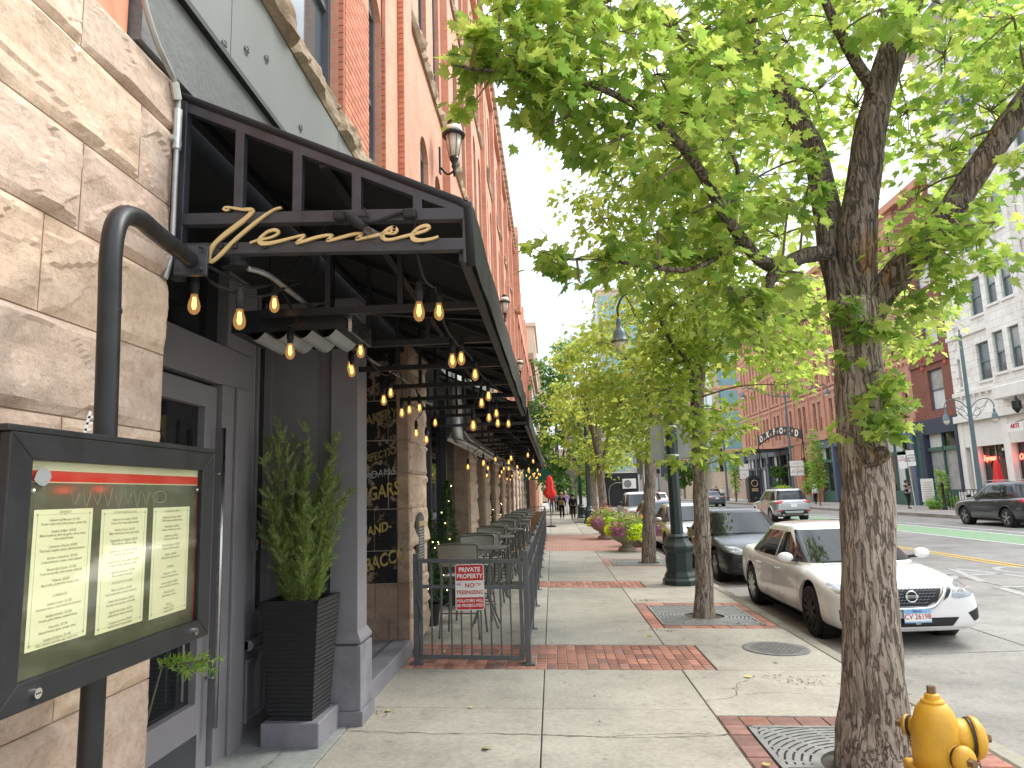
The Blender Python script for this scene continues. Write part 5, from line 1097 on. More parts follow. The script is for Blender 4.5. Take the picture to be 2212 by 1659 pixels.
def crown(tree, clumps, size, kind, mat, leaf_part=None, cam_leaves=0, droop=.35, twigs=True, seed=1):
    "leaves scattered in clumps (centre, radius, count); twigs run from the clump's heart to its leaves"
    random.seed(seed); vs0, fs0 = SHAPES[kind]; V = []; Fc = []; T = MB(); base = Vector(tree.location); ms = []
    for c_, r, n in clumps:
        c_ = Vector(c_); sub = [c_+Vector((rnd(-1, 1)*r, rnd(-1, 1)*r, rnd(-.7, .7)*r))*.8 for _ in range(max(2, n//14))]
        if twigs:
            near = min(LIMBS.get(tree.name, [c_]), key=lambda p: (p-c_).length+(.6*(p.z-c_.z) if p.z > c_.z else 0)); dd = (near-c_).length
            if .05 < dd < 2.6: T.tube(bez([near-base, near.lerp(c_, .5)+Vector((0, 0, .06*dd))-base, c_-base], 4), [.005+.006*dd*(1-i/8)+.002 for i in range(9)], 5, False)
            for q in sub: T.tube([c_-base, (c_+q)/2+Vector((rnd(-.06, .06), rnd(-.06, .06), rnd(-.05, .05)))*r*3-base, q-base], [.0045+r*.003, .003+r*.002, .0015], 4, False)
        for i in range(n):
            q = random.choice(sub); p = q+Vector((random.gauss(0, 1), random.gauss(0, 1), random.gauss(0, .75)))*r*.30
            ms.append((leafmatrix(p-base, (p-c_).normalized() if (p-c_).length > 1e-4 else Vector((0, 0, 1)), size, droop), p))
    pick = set()
    if cam_leaves:
        def inview(p):
            d = p-Vector((0, 0, H)); w_ = d.dot(cw)
            return w_ > .5 and abs(d.dot(cr)/w_*F) < CX*.98 and abs(d.dot(cu)/w_*F) < CY*.97
        idx = sorted((i for i in range(len(ms)) if inview(ms[i][1])), key=lambda i: (ms[i][1]-Vector((0, 0, H))).length); pick = set(idx[:cam_leaves])
    for i, (mtx, p) in enumerate(ms):
        if i in pick: continue
        o = len(V); V += [tuple(mtx @ v) for v in vs0]; Fc += [tuple(k+o for k in f_) for f_ in fs0]
    m = MB(); m.v = V; m.f = Fc; cr_ = m.build('crown', mat, tree, uv=False); cr_['kind'] = 'stuff'
    if pick:
        m = MB(); m.v = [tuple(v) for v in vs0]; m.f = fs0; me = m.mesh('leaf'); me.materials.append(mt(mat))
        for i in pick:
            o = bpy.data.objects.new('leaf', me); col.objects.link(o); o.parent = cr_; o.matrix_local = ms[i][0]
    if twigs: T.build('twigs', 'twig', tree, uv=False)['kind'] = 'stuff'
    return cr_
def limb(tree, pts, rad, name='limb', mat='bark_limb', n=12, gnarl=.12, seed=0):
    P = bez(pts, 8); k = len(P); rr = []; LIMBS.setdefault(tree.name, []).extend(P[::2])
    for i in range(k):
        u = i/(k-1)*(len(rad)-1); j = min(int(u), len(rad)-2); rr.append(rad[j]*(1-(u-j))+rad[j+1]*(u-j))
    m = MB(); m.tube(P, rr, n)
    if gnarl:
        for i, v in enumerate(m.v):
            v = Vector(v); ax = P[min(i//n, k-1)]; d = v-ax; f_ = 1+gnarl*(noise.noise(v*3.2+Vector((seed, 0, 0)))+.6*noise.noise(Vector((v.x*16, v.y*16, v.z*3.5))))
            m.v[i] = tuple(ax+d*f_)
    base = Vector(tree.location); m.v = [tuple(Vector(v)-base) for v in m.v]
    return m.build(name, mat, tree, smooth=True, uv=False)
# the big maple beside the hydrant
z0 = gz(2.0)
t1 = thing('maple_tree', 'big forked maple with furrowed bark and leaf sprouts, growing beside the yellow hydrant', 'tree', (2.0, 4.95, z0), 0, 'street trees along the kerb')
YT = 4.95
A = lambda x_, y_, Y=YT: at(x_, y_, Y)
limb(t1, [(2.03, 4.93, z0-.1), A(1893, 1600), A(1886, 1450), A(1880, 1300), A(1873, 1150), A(1866, 1000), A(1858, 860), A(1850, 740), A(1848, 650)], [.31, .225, .185, .172, .166, .163, .16, .16, .165], 'trunk', 'bark', n=48, gnarl=.14)
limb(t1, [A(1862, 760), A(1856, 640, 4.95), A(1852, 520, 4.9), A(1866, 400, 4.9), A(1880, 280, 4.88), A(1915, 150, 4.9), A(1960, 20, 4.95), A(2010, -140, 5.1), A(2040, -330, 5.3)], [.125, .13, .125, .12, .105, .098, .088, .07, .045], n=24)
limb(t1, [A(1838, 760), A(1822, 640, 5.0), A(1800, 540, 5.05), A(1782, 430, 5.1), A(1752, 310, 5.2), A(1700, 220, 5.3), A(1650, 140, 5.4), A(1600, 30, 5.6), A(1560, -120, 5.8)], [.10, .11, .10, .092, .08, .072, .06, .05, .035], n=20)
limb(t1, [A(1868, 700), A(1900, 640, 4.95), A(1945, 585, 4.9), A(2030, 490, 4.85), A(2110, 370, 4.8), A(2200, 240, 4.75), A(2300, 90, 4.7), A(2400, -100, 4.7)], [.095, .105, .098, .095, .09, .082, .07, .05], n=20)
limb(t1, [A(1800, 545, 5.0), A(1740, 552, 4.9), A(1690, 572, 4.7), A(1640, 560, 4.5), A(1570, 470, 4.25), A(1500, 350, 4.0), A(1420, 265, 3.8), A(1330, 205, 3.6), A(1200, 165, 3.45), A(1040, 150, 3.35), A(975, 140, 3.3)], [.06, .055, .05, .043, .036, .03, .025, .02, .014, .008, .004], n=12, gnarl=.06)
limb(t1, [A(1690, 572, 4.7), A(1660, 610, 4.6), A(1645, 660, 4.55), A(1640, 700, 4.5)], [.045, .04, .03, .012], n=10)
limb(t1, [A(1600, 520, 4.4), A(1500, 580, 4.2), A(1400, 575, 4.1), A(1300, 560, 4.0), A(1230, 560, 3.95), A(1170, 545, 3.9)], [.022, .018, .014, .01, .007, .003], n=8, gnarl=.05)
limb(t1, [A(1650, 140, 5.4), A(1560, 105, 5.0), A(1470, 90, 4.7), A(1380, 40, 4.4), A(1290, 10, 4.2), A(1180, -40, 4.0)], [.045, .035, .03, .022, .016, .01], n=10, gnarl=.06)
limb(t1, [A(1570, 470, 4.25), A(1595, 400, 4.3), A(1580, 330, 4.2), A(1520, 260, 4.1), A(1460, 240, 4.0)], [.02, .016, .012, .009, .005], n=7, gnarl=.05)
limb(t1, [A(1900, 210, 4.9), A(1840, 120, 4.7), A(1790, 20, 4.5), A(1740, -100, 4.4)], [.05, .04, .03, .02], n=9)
cl = []; random.seed(11)
def C(x_, y_, Y, r, n): cl.append((A(x_, y_, Y), r, n))
# outer left sprays hanging over the pavement
for x_, y_, Y, r, n in ((1005, 150, 3.32, .13, 45), (1025, 105, 3.3, .12, 34), (1060, 170, 3.38, .20, 60), (1120, 190, 3.45, .2, 60), (1100, 120, 3.45, .2, 60), (1180, 215, 3.5, .22, 70), (1230, 250, 3.55, .2, 60), (1160, 130, 3.5, .25, 90), (1260, 160, 3.6, .28, 110), (1290, 240, 3.65, .22, 80), (1340, 300, 3.7, .22, 70), (1380, 250, 3.8, .28, 110), (1100, 60, 3.5, .24, 80), (1200, 60, 3.6, .3, 110), (1300, 80, 3.7, .32, 130), (1080, 15, 3.5, .2, 60), (1420, 160, 3.9, .36, 150), (1450, 60, 4.1, .36, 150), (1480, 330, 4.0, .3, 110), (1420, 390, 3.95, .2, 45), (1520, 250, 4.1, .35, 140), (1180, 0, 3.6, .3, 100), (1320, 0, 3.8, .35, 120)): C(x_, y_, Y, r, n)
# lower left spray towards the lamp
for x_, y_, Y, r, n in ((1175, 545, 3.9, .13, 26), (1215, 575, 3.95, .15, 32), (1260, 555, 3.98, .17, 40), (1310, 580, 4.05, .2, 55), (1370, 560, 4.1, .22, 60), (1440, 590, 4.2, .25, 75), (1500, 560, 4.3, .28, 85), (1560, 540, 4.4, .3, 90), (1420, 500, 4.15, .22, 45), (1500, 460, 4.2, .25, 60), (1620, 640, 4.5, .3, 90), (1640, 720, 4.5, .2, 45), (1570, 620, 4.4, .26, 60), (1250, 600, 4.0, .12, 20)): C(x_, y_, Y, r, n)
# heart of the crown
for x_, y_, Y, r, n in ((1560, 150, 4.6, .4, 150), (1600, 260, 4.5, .36, 130), (1640, 380, 5.5, .34, 130), (1580, 420, 4.4, .28, 80), (1700, 90, 5.8, .42, 170), (1705, 430, 4.5, .2, 70), (1680, 510, 5.4, .3, 100), (1735, 590, 4.6, .14, 26), (1745, 405, 4.6, .14, 50), (1620, 50, 4.6, .4, 150), (1800, 40, 5.5, .42, 160), (1760, 200, 5.6, .45, 160), (1850, 230, 5.6, .45, 150), (1960, 240, 5.7, .5, 180), (2040, 120, 5.4, .5, 180), (1985, 70, 4.55, .2, 50), (1900, 20, 4.4, .3, 90), (2100, 60, 5.4, .45, 170), (2180, 130, 5.3, .4, 150), (2140, 240, 5.2, .4, 130), (2050, 330, 5.4, .42, 140), (1980, 420, 5.4, .42, 140), (1960, 520, 5.3, .36, 110), (2060, 470, 5.4, .3, 100), (2000, 560, 4.7, .3, 95), (2060, 560, 4.6, .28, 80), (2110, 520, 4.6, .2, 40), (2150, 480, 4.5, .18, 30), (1950, 610, 4.7, .24, 60), (2200, 330, 4.4, .2, 35), (2190, 40, 4.2, .4, 130), (1680, 290, 5.6, .3, 100), (1760, 320, 4.9, .14, 26), (1640, -40, 4.8, .5, 170), (1850, -60, 4.8, .5, 150), (2050, -60, 4.8, .5, 150), (1430, -60, 4.2, .4, 120), (2250, 200, 4.6, .4, 80), (2300, 350, 4.8, .4, 80), (1530, 60, 4.4, .34, 110)): C(x_, y_, Y, r, n)
# sprouts on the trunk
for x_, y_, Y, r, n in ((1822, 655, 4.74, .11, 24), (1868, 695, 4.7, .10, 24), (1900, 720, 4.7, .11, 18), (1850, 725, 4.68, .09, 16), (1795, 690, 4.75, .10, 16), (1895, 800, 4.68, .09, 16), (1930, 830, 4.72, .11, 22), (1848, 872, 4.7, .10, 20), (1890, 880, 4.66, .11, 26), (1930, 890, 4.7, .12, 26), (1965, 900, 4.72, .10, 16), (1870, 930, 4.66, .09, 16), (1910, 945, 4.66, .10, 18), (1815, 930, 4.72, .08, 8), (1840, 770, 4.72, .07, 8)): C(x_, y_, Y, r, n)
# above and behind the picture
for i in range(12): cl.append((Vector((rnd(-.2, 4.6), rnd(3.4, 7.6), rnd(6.2, 8.6))), .6, 110))
cl = [(p, r, int(n*(.85 if p.y < 4.35 else 1.0))) for p, r, n in cl]
crown(t1, cl, .098, 'maple', 'leaf_maple', cam_leaves=290, seed=5)
limb(t1, [A(1860, 960, 4.77), A(1885, 985, 4.74), A(1915, 975, 4.74)], [.05, .07, .04], 'burl', n=14, gnarl=.4)
m = MB(); base = Vector(t1.location)
for x_, y_ in ((1865, 950), (1900, 955), (1925, 945), (1850, 720)):
    a = A(x_, y_, 4.76)
    for k in range(4): m.tube([a-base, a-base+Vector((rnd(-.06, .06), -.1, rnd(.05, .12))), a-base+Vector((rnd(-.2, .25), rnd(-.25, -.05), rnd(.08, .3)))], [.006, .004, .002], 4, False)
m.build('sprouts', 'leaf_shrub', t1, uv=False)['kind'] = 'stuff'

def street_tree(label, x_, y_, trunk_pts, rads, clumps, size, kind, mat, bark='bark', seed=3, limbs=(), droop=.4, name='street_tree'):
    t = thing(name, label, 'tree', (x_, y_, gz(x_)), 0, 'street trees along the kerb')
    limb(t, trunk_pts, rads, 'trunk', bark, 22, .14, seed)
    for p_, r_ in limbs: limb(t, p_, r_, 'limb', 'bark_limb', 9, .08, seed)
    crown(t, clumps, size, kind, mat, seed=seed, droop=droop); return t
# second tree, beside the white car
random.seed(31); Y2 = 10.5
b2 = lambda x_, y_, Y=Y2: at(x_, y_, Y)
cl2 = []
for x_, y_, r, n in ((1330, 400, .5, 130), (1300, 470, .4, 90), (1260, 420, .35, 60), (1290, 330, .4, 80), (1380, 320, .55, 150), (1420, 430, .6, 170), (1380, 520, .5, 130), (1470, 260, .6, 170), (1500, 380, .65, 200), (1560, 300, .65, 190), (1600, 420, .65, 190), (1480, 520, .6, 170), (1560, 540, .6, 160), (1640, 540, .55, 150), (1360, 560, .3, 50), (1430, 640, .4, 80), (1460, 655, .45, 160), (1500, 660, .55, 160), (1570, 660, .55, 160), (1640, 650, .5, 140), (1700, 620, .5, 120), (1440, 760, .4, 150), (1450, 790, .5, 160), (1470, 730, .5, 150), (1560, 740, .5, 150), (1620, 740, .5, 140), (1680, 720, .5, 120), (1740, 690, .5, 110), (1730, 770, .4, 70), (1760, 640, .4, 80), (1430, 850, .4, 120), (1450, 880, .4, 110), (1400, 850, .3, 80), (1660, 800, .4, 70), (1700, 830, .3, 40), (1520, 160, .6, 150), (1640, 200, .6, 150), (1400, 200, .5, 110), (1720, 300, .6, 140), (1780, 420, .5, 110), (1560, 890, .25, 55), (1545, 930, .26, 60), (1580, 940, .24, 45), (1550, 980, .2, 36), (1480, 990, .16, 18), (1600, 990, .15, 14), (1890, 640, .5, 90), (1960, 690, .5, 90), (2000, 720, .4, 60), (1930, 760, .35, 50), (2040, 660, .35, 40)):
    cl2.append((b2(x_, y_, Y2+rnd(-1.1, 1.1)), r, n))
for i in range(6): cl2.append((Vector((rnd(.2, 4.5), rnd(9, 12.5), rnd(7.5, 9))), .7, 110))
street_tree('slim maple in an iron grate beside the parked white car', 2.08, 10.5, [(2.08, 10.5, gz(2.1)-.1), b2(1520, 1250), b2(1515, 1100), b2(1510, 980), b2(1506, 860), b2(1512, 780), b2(1515, 700), b2(1510, 620), b2(1500, 500), b2(1480, 330)], [.16, .122, .11, .102, .098, .092, .085, .075, .05, .03], [(p, r*1.12, int(n*1.8)) for p, r, n in cl2], .115, 'mid', 'leaf_spring', seed=8,
    limbs=(([b2(1512, 800), b2(1500, 690), b2(1480, 600), b2(1440, 480), b2(1400, 380)], [.08, .07, .055, .035, .02]), ([b2(1515, 700), b2(1540, 600), b2(1545, 540), b2(1580, 420)], [.07, .06, .045, .02]), ([b2(1500, 920, 10.5), b2(1490, 800, 10.2), b2(1450, 740, 9.9), b2(1400, 640, 9.6)], [.05, .04, .03, .012]), ([b2(1512, 780), b2(1600, 720), b2(1700, 680), b2(1800, 650)], [.06, .045, .03, .012])))
# third tree, past the lamp post
random.seed(41); cl3 = []; Y3 = 18.15
for x_, y_, r, n in ((1290, 820, .6, 130), (1320, 830, .5, 120), (1375, 790, .6, 160), (1300, 880, .6, 130), (1340, 870, .7, 170), (1390, 830, .7, 170), (1420, 780, .7, 150), (1360, 930, .6, 140), (1410, 920, .6, 140), (1440, 860, .7, 150), (1390, 680, .8, 150), (1460, 700, .9, 170), (1330, 690, .7, 120), (1500, 780, .8, 150), (1300, 740, .6, 100), (1400, 970, .35, 60), (1420, 1000, .25, 30), (1390, 620, .9, 140), (1450, 560, 1., 150), (1380, 540, .9, 120), (1520, 650, 1., 140), (1480, 900, .6, 90)):
    cl3.append((at(x_, y_, Y3+rnd(-1.5, 1.5)), r, n))
c3 = lambda x_, y_: at(x_, y_, Y3)
street_tree('yellowing maple in a grate beyond the green lamp post', 2.32, 18.15, [(2.32, 18.15, -.16), c3(1402, 1130), c3(1404, 1040), c3(1408, 980), c3(1412, 900), c3(1415, 800), c3(1415, 650)], [.19, .155, .14, .13, .11, .08, .03], [(p, r*1.1, int(n*2.2)) for p, r, n in cl3], .15, 'low', 'leaf_gold', seed=12, limbs=(([c3(1412, 920), c3(1390, 830), c3(1340, 760)], [.07, .05, .02]), ([c3(1413, 880), c3(1450, 800), c3(1490, 740)], [.07, .05, .02])))
# farther trees on this side
def round_tree(label, x_, y_, h_, tr, cz, rad, n, mat, size, seed, trunk_r=.17, kind='low', fl=1.):
    random.seed(seed); cl_ = []
    for i in range(n):
        a = rnd(0, 6.283); u = random.random()**.5; zz = rnd(-1, 1); rr = rad*math.sqrt(max(.05, 1-zz*zz*.9))*u
        cl_.append((Vector((x_+rr*math.cos(a), y_+rr*math.sin(a), cz+zz*(h_-cz)*fl)), rad*.26, 95))
    return street_tree(label, x_, y_, [(x_, y_, gz(x_)-.1), (x_+.03, y_, tr*.5), (x_-.02, y_, tr), (x_, y_, cz), (x_+.05, y_, h_*.85)], [trunk_r*1.25, trunk_r, trunk_r*.9, trunk_r*.6, .03], cl_, size, kind, mat, seed=seed,
        limbs=[([(x_, y_, tr*.9), (x_+rad*.3*math.cos(a), y_+rad*.3*math.sin(a), cz*.9), (x_+rad*.7*math.cos(a), y_+rad*.7*math.sin(a), cz+.6)], [trunk_r*.5, trunk_r*.35, .03]) for a in (.3, 2.2, 4.1)])
round_tree('golden green maple behind the stone flower bowls', 2.1, 30.5, 8.3, 2.6, 5.5, 2.3, 34, 'leaf_gold', .2, 51)
round_tree('golden tree with a bare trunk beside the black trailer', 2.35, 42, 8.5, 2.7, 5.6, 2.6, 36, 'leaf_gold', .25, 52, .24)
round_tree('dark green tree at the far end of the pavement', 1.6, 57, 14, 3, 8.0, 3.3, 50, 'leaf_dark', .34, 53, .26); round_tree('dark tree beyond the green awning where the pavement ends', .6, 66, 12, 3, 7.0, 3.2, 44, 'leaf_dark', .36, 54, .26); round_tree('pale green tree at the far street corner', 5.5, 78, 13, 3, 8, 3.8, 44, 'leaf_gold', .42, 55, .3)

# ------------------------------------------------------------------ lamp post beside the second tree
def lamppost(label, x_, y_, scale=1., arms=True, mat='lamp_green', top=5.6, grp='green street lamps', arm=.88, drop_=4.78, sign=True):
    t = thing('street_lamp', label, 'street lamp', (x_, y_, gz(x_)), R(0), grp)
    oc = math.pi/8
    MB().lathe([(.34, 0), (.34, .09), (.30, .13), (.295, .17), (.255, .23), (.25, .25), (.25, .60), (.275, .63), (.30, .68), (.30, .72), (.235, .80), (.21, .84), (.20, .86), (.215, .90), (.17, .94)], 8, ph=oc).build('pedestal', mat, t)
    for a in (-1.5708, 0, 3.1416): 
        pn = MB().box(-.085, .085, -.006, .006, .31, .56).build('access_panel', mat, t, bevel=.004); pn.location = (.235*math.cos(a), .235*math.sin(a), 0); pn.rotation_euler = (0, 0, a+1.5708); MB().tube([(.04*math.cos(k*.5), -.008, .44+.045*math.sin(k*.5)) for k in range(13)], .006, 4).build('emblem', mat, pn)
    MB().lathe([(.125, .93), (.12, 1.1), (.10, 3.2), (.075, top)], 8, ph=oc).build('shaft', mat, t)
    MB().lathe([(.075, top), (.10, top+.03), (.06, top+.12), (.03, top+.25), (.05, top+.3), (.01, top+.42)], 10).build('finial', mat, t, smooth=True)
    for s_ in ((-1, 1) if arms else ()):
        m = MB(); ax = arm*s_; zt = drop_+.75
        m.tube(bez([(0, 0, zt-.35), (ax*.35, 0, zt+.1), (ax*.8, 0, zt+.2), (ax, 0, zt-.05), (ax, 0, zt-.25)], 8), .024, 8)
        m.tube(bez([(0, 0, zt-.75), (ax*.25, 0, zt-.35), (ax*.6, 0, zt-.15), (ax*.8, 0, zt+.15)], 8), .016, 6); m.tube(bez([(0, 0, zt-.55), (ax*.3, 0, zt-.6), (ax*.45, 0, zt-.35), (ax*.3, 0, zt-.2), (ax*.2, 0, zt-.35)], 8), .013, 6); m.tube(bez([(0, 0, zt-.9), (ax*.35, 0, zt-.6), (ax*.7, 0, zt-.1)], 8), .012, 6)
        m.build('bracket_arm', mat, t, smooth=True)
        ln = MB().lathe([(.03, .52), (.05, .48), (.06, .40), (.055, .3), (.10, .27), (.135, .15), (.15, .06), (.175, .045), (.175, .02)], 16, (ax, 0, drop_-.05)).build('lantern_hood', mat if mat != 'lamp_green' else 'lamp_blue', t, smooth=True)
        MB().lathe([(.145, .02), (.13, -.08), (.10, -.155), (.06, -.195), (.01, -.205)], 16, (ax, 0, drop_-.05)).build('globe', 'frost_glass', ln, smooth=True)
    if sign:
        for s_ in (-1, 1): MB().box(s_*.13+(0 if s_ > 0 else -.26), s_*.13+(.26 if s_ > 0 else 0), .02, .028, 2.36, 3.05).build('banner_plate', 'grey_metal', t)
        MB().lathe([(.14, 2.42), (.145, 2.42), (.145, 2.46), (.14, 2.46)], 10).build('strap', 'galvanised', t); MB().lathe([(.135, 2.98), (.14, 2.98), (.14, 3.02), (.135, 3.02)], 10).build('strap', 'galvanised', t)
    if scale != 1: t.scale = (scale,)*3
    return t
lamppost('dark green street lamp with octagonal pedestal and grey banner plates beside the slim maple', 2.36, 13.96)
lamppost('dark green lamp post beside the golden tree trunk', 2.0, 40, 1., True, sign=False); lamppost('green lamp post far down the pavement by the two women', 1.9, 48.5, 1., True, sign=False)

# ------------------------------------------------------------------ flower bowls
def bowl(label, x_, y_, s_, seed):
    t = thing('flower_bowl', label, 'planter', (x_, y_, gz(x_)), 0, 'stone flower bowls')
    MB().lathe([(.27, 0), (.28, .03), (.27, .09), (.20, .13), (.15, .17), (.15, .21), (.24, .27), (.42, .37), (.53, .52), (.555, .60), (.56, .63), (.50, .63), (.47, .58), (.2, .5)], 30).build('bowl', 'stone_planter', t, smooth=True)
    MB().lathe([(.48, .57), (.2, .60), (.01, .61)], 18).build('soil', 'mulch', t)
    random.seed(seed); vs0, fs0 = SHAPES['low']
    def leaves(name, mat, n, fn, size):
        V = []; Fc = []
        for i in range(n):
            p, o_ = fn(); mtx = leafmatrix(Vector(p), Vector(o_), size, .2); k = len(V); V += [tuple(mtx @ v) for v in vs0]; Fc += [tuple(q+k for q in f_) for f_ in fs0]
        m = MB(); m.v = V; m.f = Fc; m.build(name, mat, t, uv=False)['kind'] = 'stuff'
    def mound(r0, r1, z0_, z1_):
        def f_():
            a = rnd(0, 6.283); r = r0+(r1-r0)*random.random()**.6; z_ = z0_+(z1_-z0_)*random.random()*(1-.5*r/.6); return (r*math.cos(a), r*math.sin(a), z_), (math.cos(a), math.sin(a), .5)
        return f_
    def patch(a0, da, r0, r1, z0_, z1_):
        def f_():
            a = a0+rnd(-da, da); r = rnd(r0, r1); return (r*math.cos(a), r*math.sin(a), rnd(z0_, z1_)), (math.cos(a), math.sin(a), .1)
        return f_
    leaves('foliage', 'leaf_shrub', 420, mound(0, .5, .6, 1.25), .11); leaves('lime_vine', 'leaf_lime', 240, patch(-1.1, .5, .36, .62, .38, .82), .13); leaves('lime_vine', 'leaf_lime', 110, patch(3.1, .5, .42, .6, .5, .8), .12)
    leaves('magenta_flowers', 'petal_magenta', 260, patch(.1, .4, .5, .72, .32, .75), .06); leaves('pink_flowers', 'petal_pink', 170, patch(-2.4, .6, .35, .58, .6, .9), .06); leaves('magenta_flowers', 'petal_magenta', 130, patch(-2.2, .5, .45, .62, .5, .75), .055)
    leaves('orange_flowers', 'petal_orange', 60, mound(.05, .42, .85, 1.3), .075); leaves('white_flowers', 'petal_white', 70, mound(.1, .45, .8, 1.25), .05); leaves('red_flowers', 'petal_red', 22, mound(0, .35, 1.0, 1.4), .08)
    if s_ != 1: t.scale = (s_,)*3
bowl('stone bowl spilling lime vine and magenta petunias, nearest the lamp post', 2.16, 21.6, .96, 61); bowl('stone flower bowl hidden behind the first one, near the kerb', 2.62, 23.6, .9, 63); bowl('stone flower bowl with lime leaves further along the brick field', 1.92, 27.2, 1., 62)
def signpost(label, x_, y_, z_, plates, rz=0, pmat='galvanised', grp=None, lean=0):
    "pole with its sign plates: (dx, z0, z1, width, material, text)"
    t = thing('parking_sign', label, 'sign', (x_, y_, z_), rz, grp); t.rotation_euler = (0, lean, rz)
    MB().tube([(0, 0, 0), (0, 0, max(p[2] for p in plates)+.05)], .03, 8).build('pole', pmat, t)
    for dx_, z0_, z1_, w_, mm, body, tm in plates:
        p = MB().prism([(x0+dx_, z0_+(z1_-z0_)/2+y0) for x0, y0 in rrect(w_, z1_-z0_, .03, 3)], -.045, -.04, 'xz').build('plate', mm, t)
        if body: text('sign_lettering', body, (z1_-z0_)*.18, tm, p, (dx_, -.047, (z0_+z1_)/2), (90, 0, 0), .0005, .001, line=.95)
    return t
signpost('thin grey sign pole in front of the third maple', 2.46, 19.2, gz(2.46), [(0, 2.2, 2.65, .32, 'grey_metal', '', '')], math.pi)
# fallen leaves on the pavement
random.seed(77); vs0, fs0 = SHAPES['maple']
m = MB(); m.v = [tuple(v) for v in vs0]; m.f = fs0; me = m.mesh('fallen_leaf'); me.materials.append(mt('dry_leaf'))
for k, (x_, y_) in enumerate([(-.55, 5.15), (-.75, 6.1), (-.78, 7.35), (-.62, 8.0), (-1.25, 8.1), (1.9, 8.75), (1.5, 8.9), (2.2, 7.7), (1.75, 7.1), (2.5, 7.2), (-1.42, 5.98), (-1.6, 5.6), (1.1, 9.0), (1.45, 11.9), (1.7, 9.9), (2.4, 9.9), (.35, 12.6), (1.62, 15.3), (-1.0, 9.9), (-.7, 10.6), (1.3, 4.9), (2.3, 5.9), (2.75, 6.6), (.9, 16.5)]):
    o = bpy.data.objects.new('fallen_leaf', me); col.objects.link(o); s_ = rnd(.04, .085); o.scale = (s_, s_, s_*.8); o.location = (x_, y_, gz(x_)+.012); o.rotation_euler = (rnd(-.2, .2), rnd(-.2, .2), rnd(0, 6)); tag(o, 'curled yellow maple leaf lying on the pavement', 'leaf', 'fallen leaves on the pavement')

# leaf litter and grit by the tree pits
random.seed(88); m = MB()
for cx_, cy_, n, sp_ in ((2.3, 6.95, 30, .14), (2.1, 7.1, 18, .18), (1.42, 11.9, 60, .12), (1.3, 9.4, 40, .1), (2.9, 6.2, 50, .14), (-1.55, 5.9, 30, .08), (1.0, 6.4, 14, .8), (.4, 9.3, 14, .8)):
    for i in range(n):
        x_, y_ = cx_+random.gauss(0, sp_), cy_+random.gauss(0, sp_*.6); z_ = gz(min(x_, 3.0))+.006; a = rnd(0, 6.28); s_ = rnd(.006, .02)
        m.add([(x_+s_*math.cos(a), y_+s_*math.sin(a), z_), (x_-s_*.5*math.sin(a), y_+s_*.5*math.cos(a), z_+.004), (x_-s_*math.cos(a), y_-s_*math.sin(a), z_), (x_+s_*.5*math.sin(a), y_-s_*.5*math.cos(a), z_)], [(0, 1, 2, 3)])
o = m.build('leaf_litter', 'rust', None, uv=False); tag(o, 'dry brown leaf litter and grit scattered on the pavement', 'litter', kind='stuff')

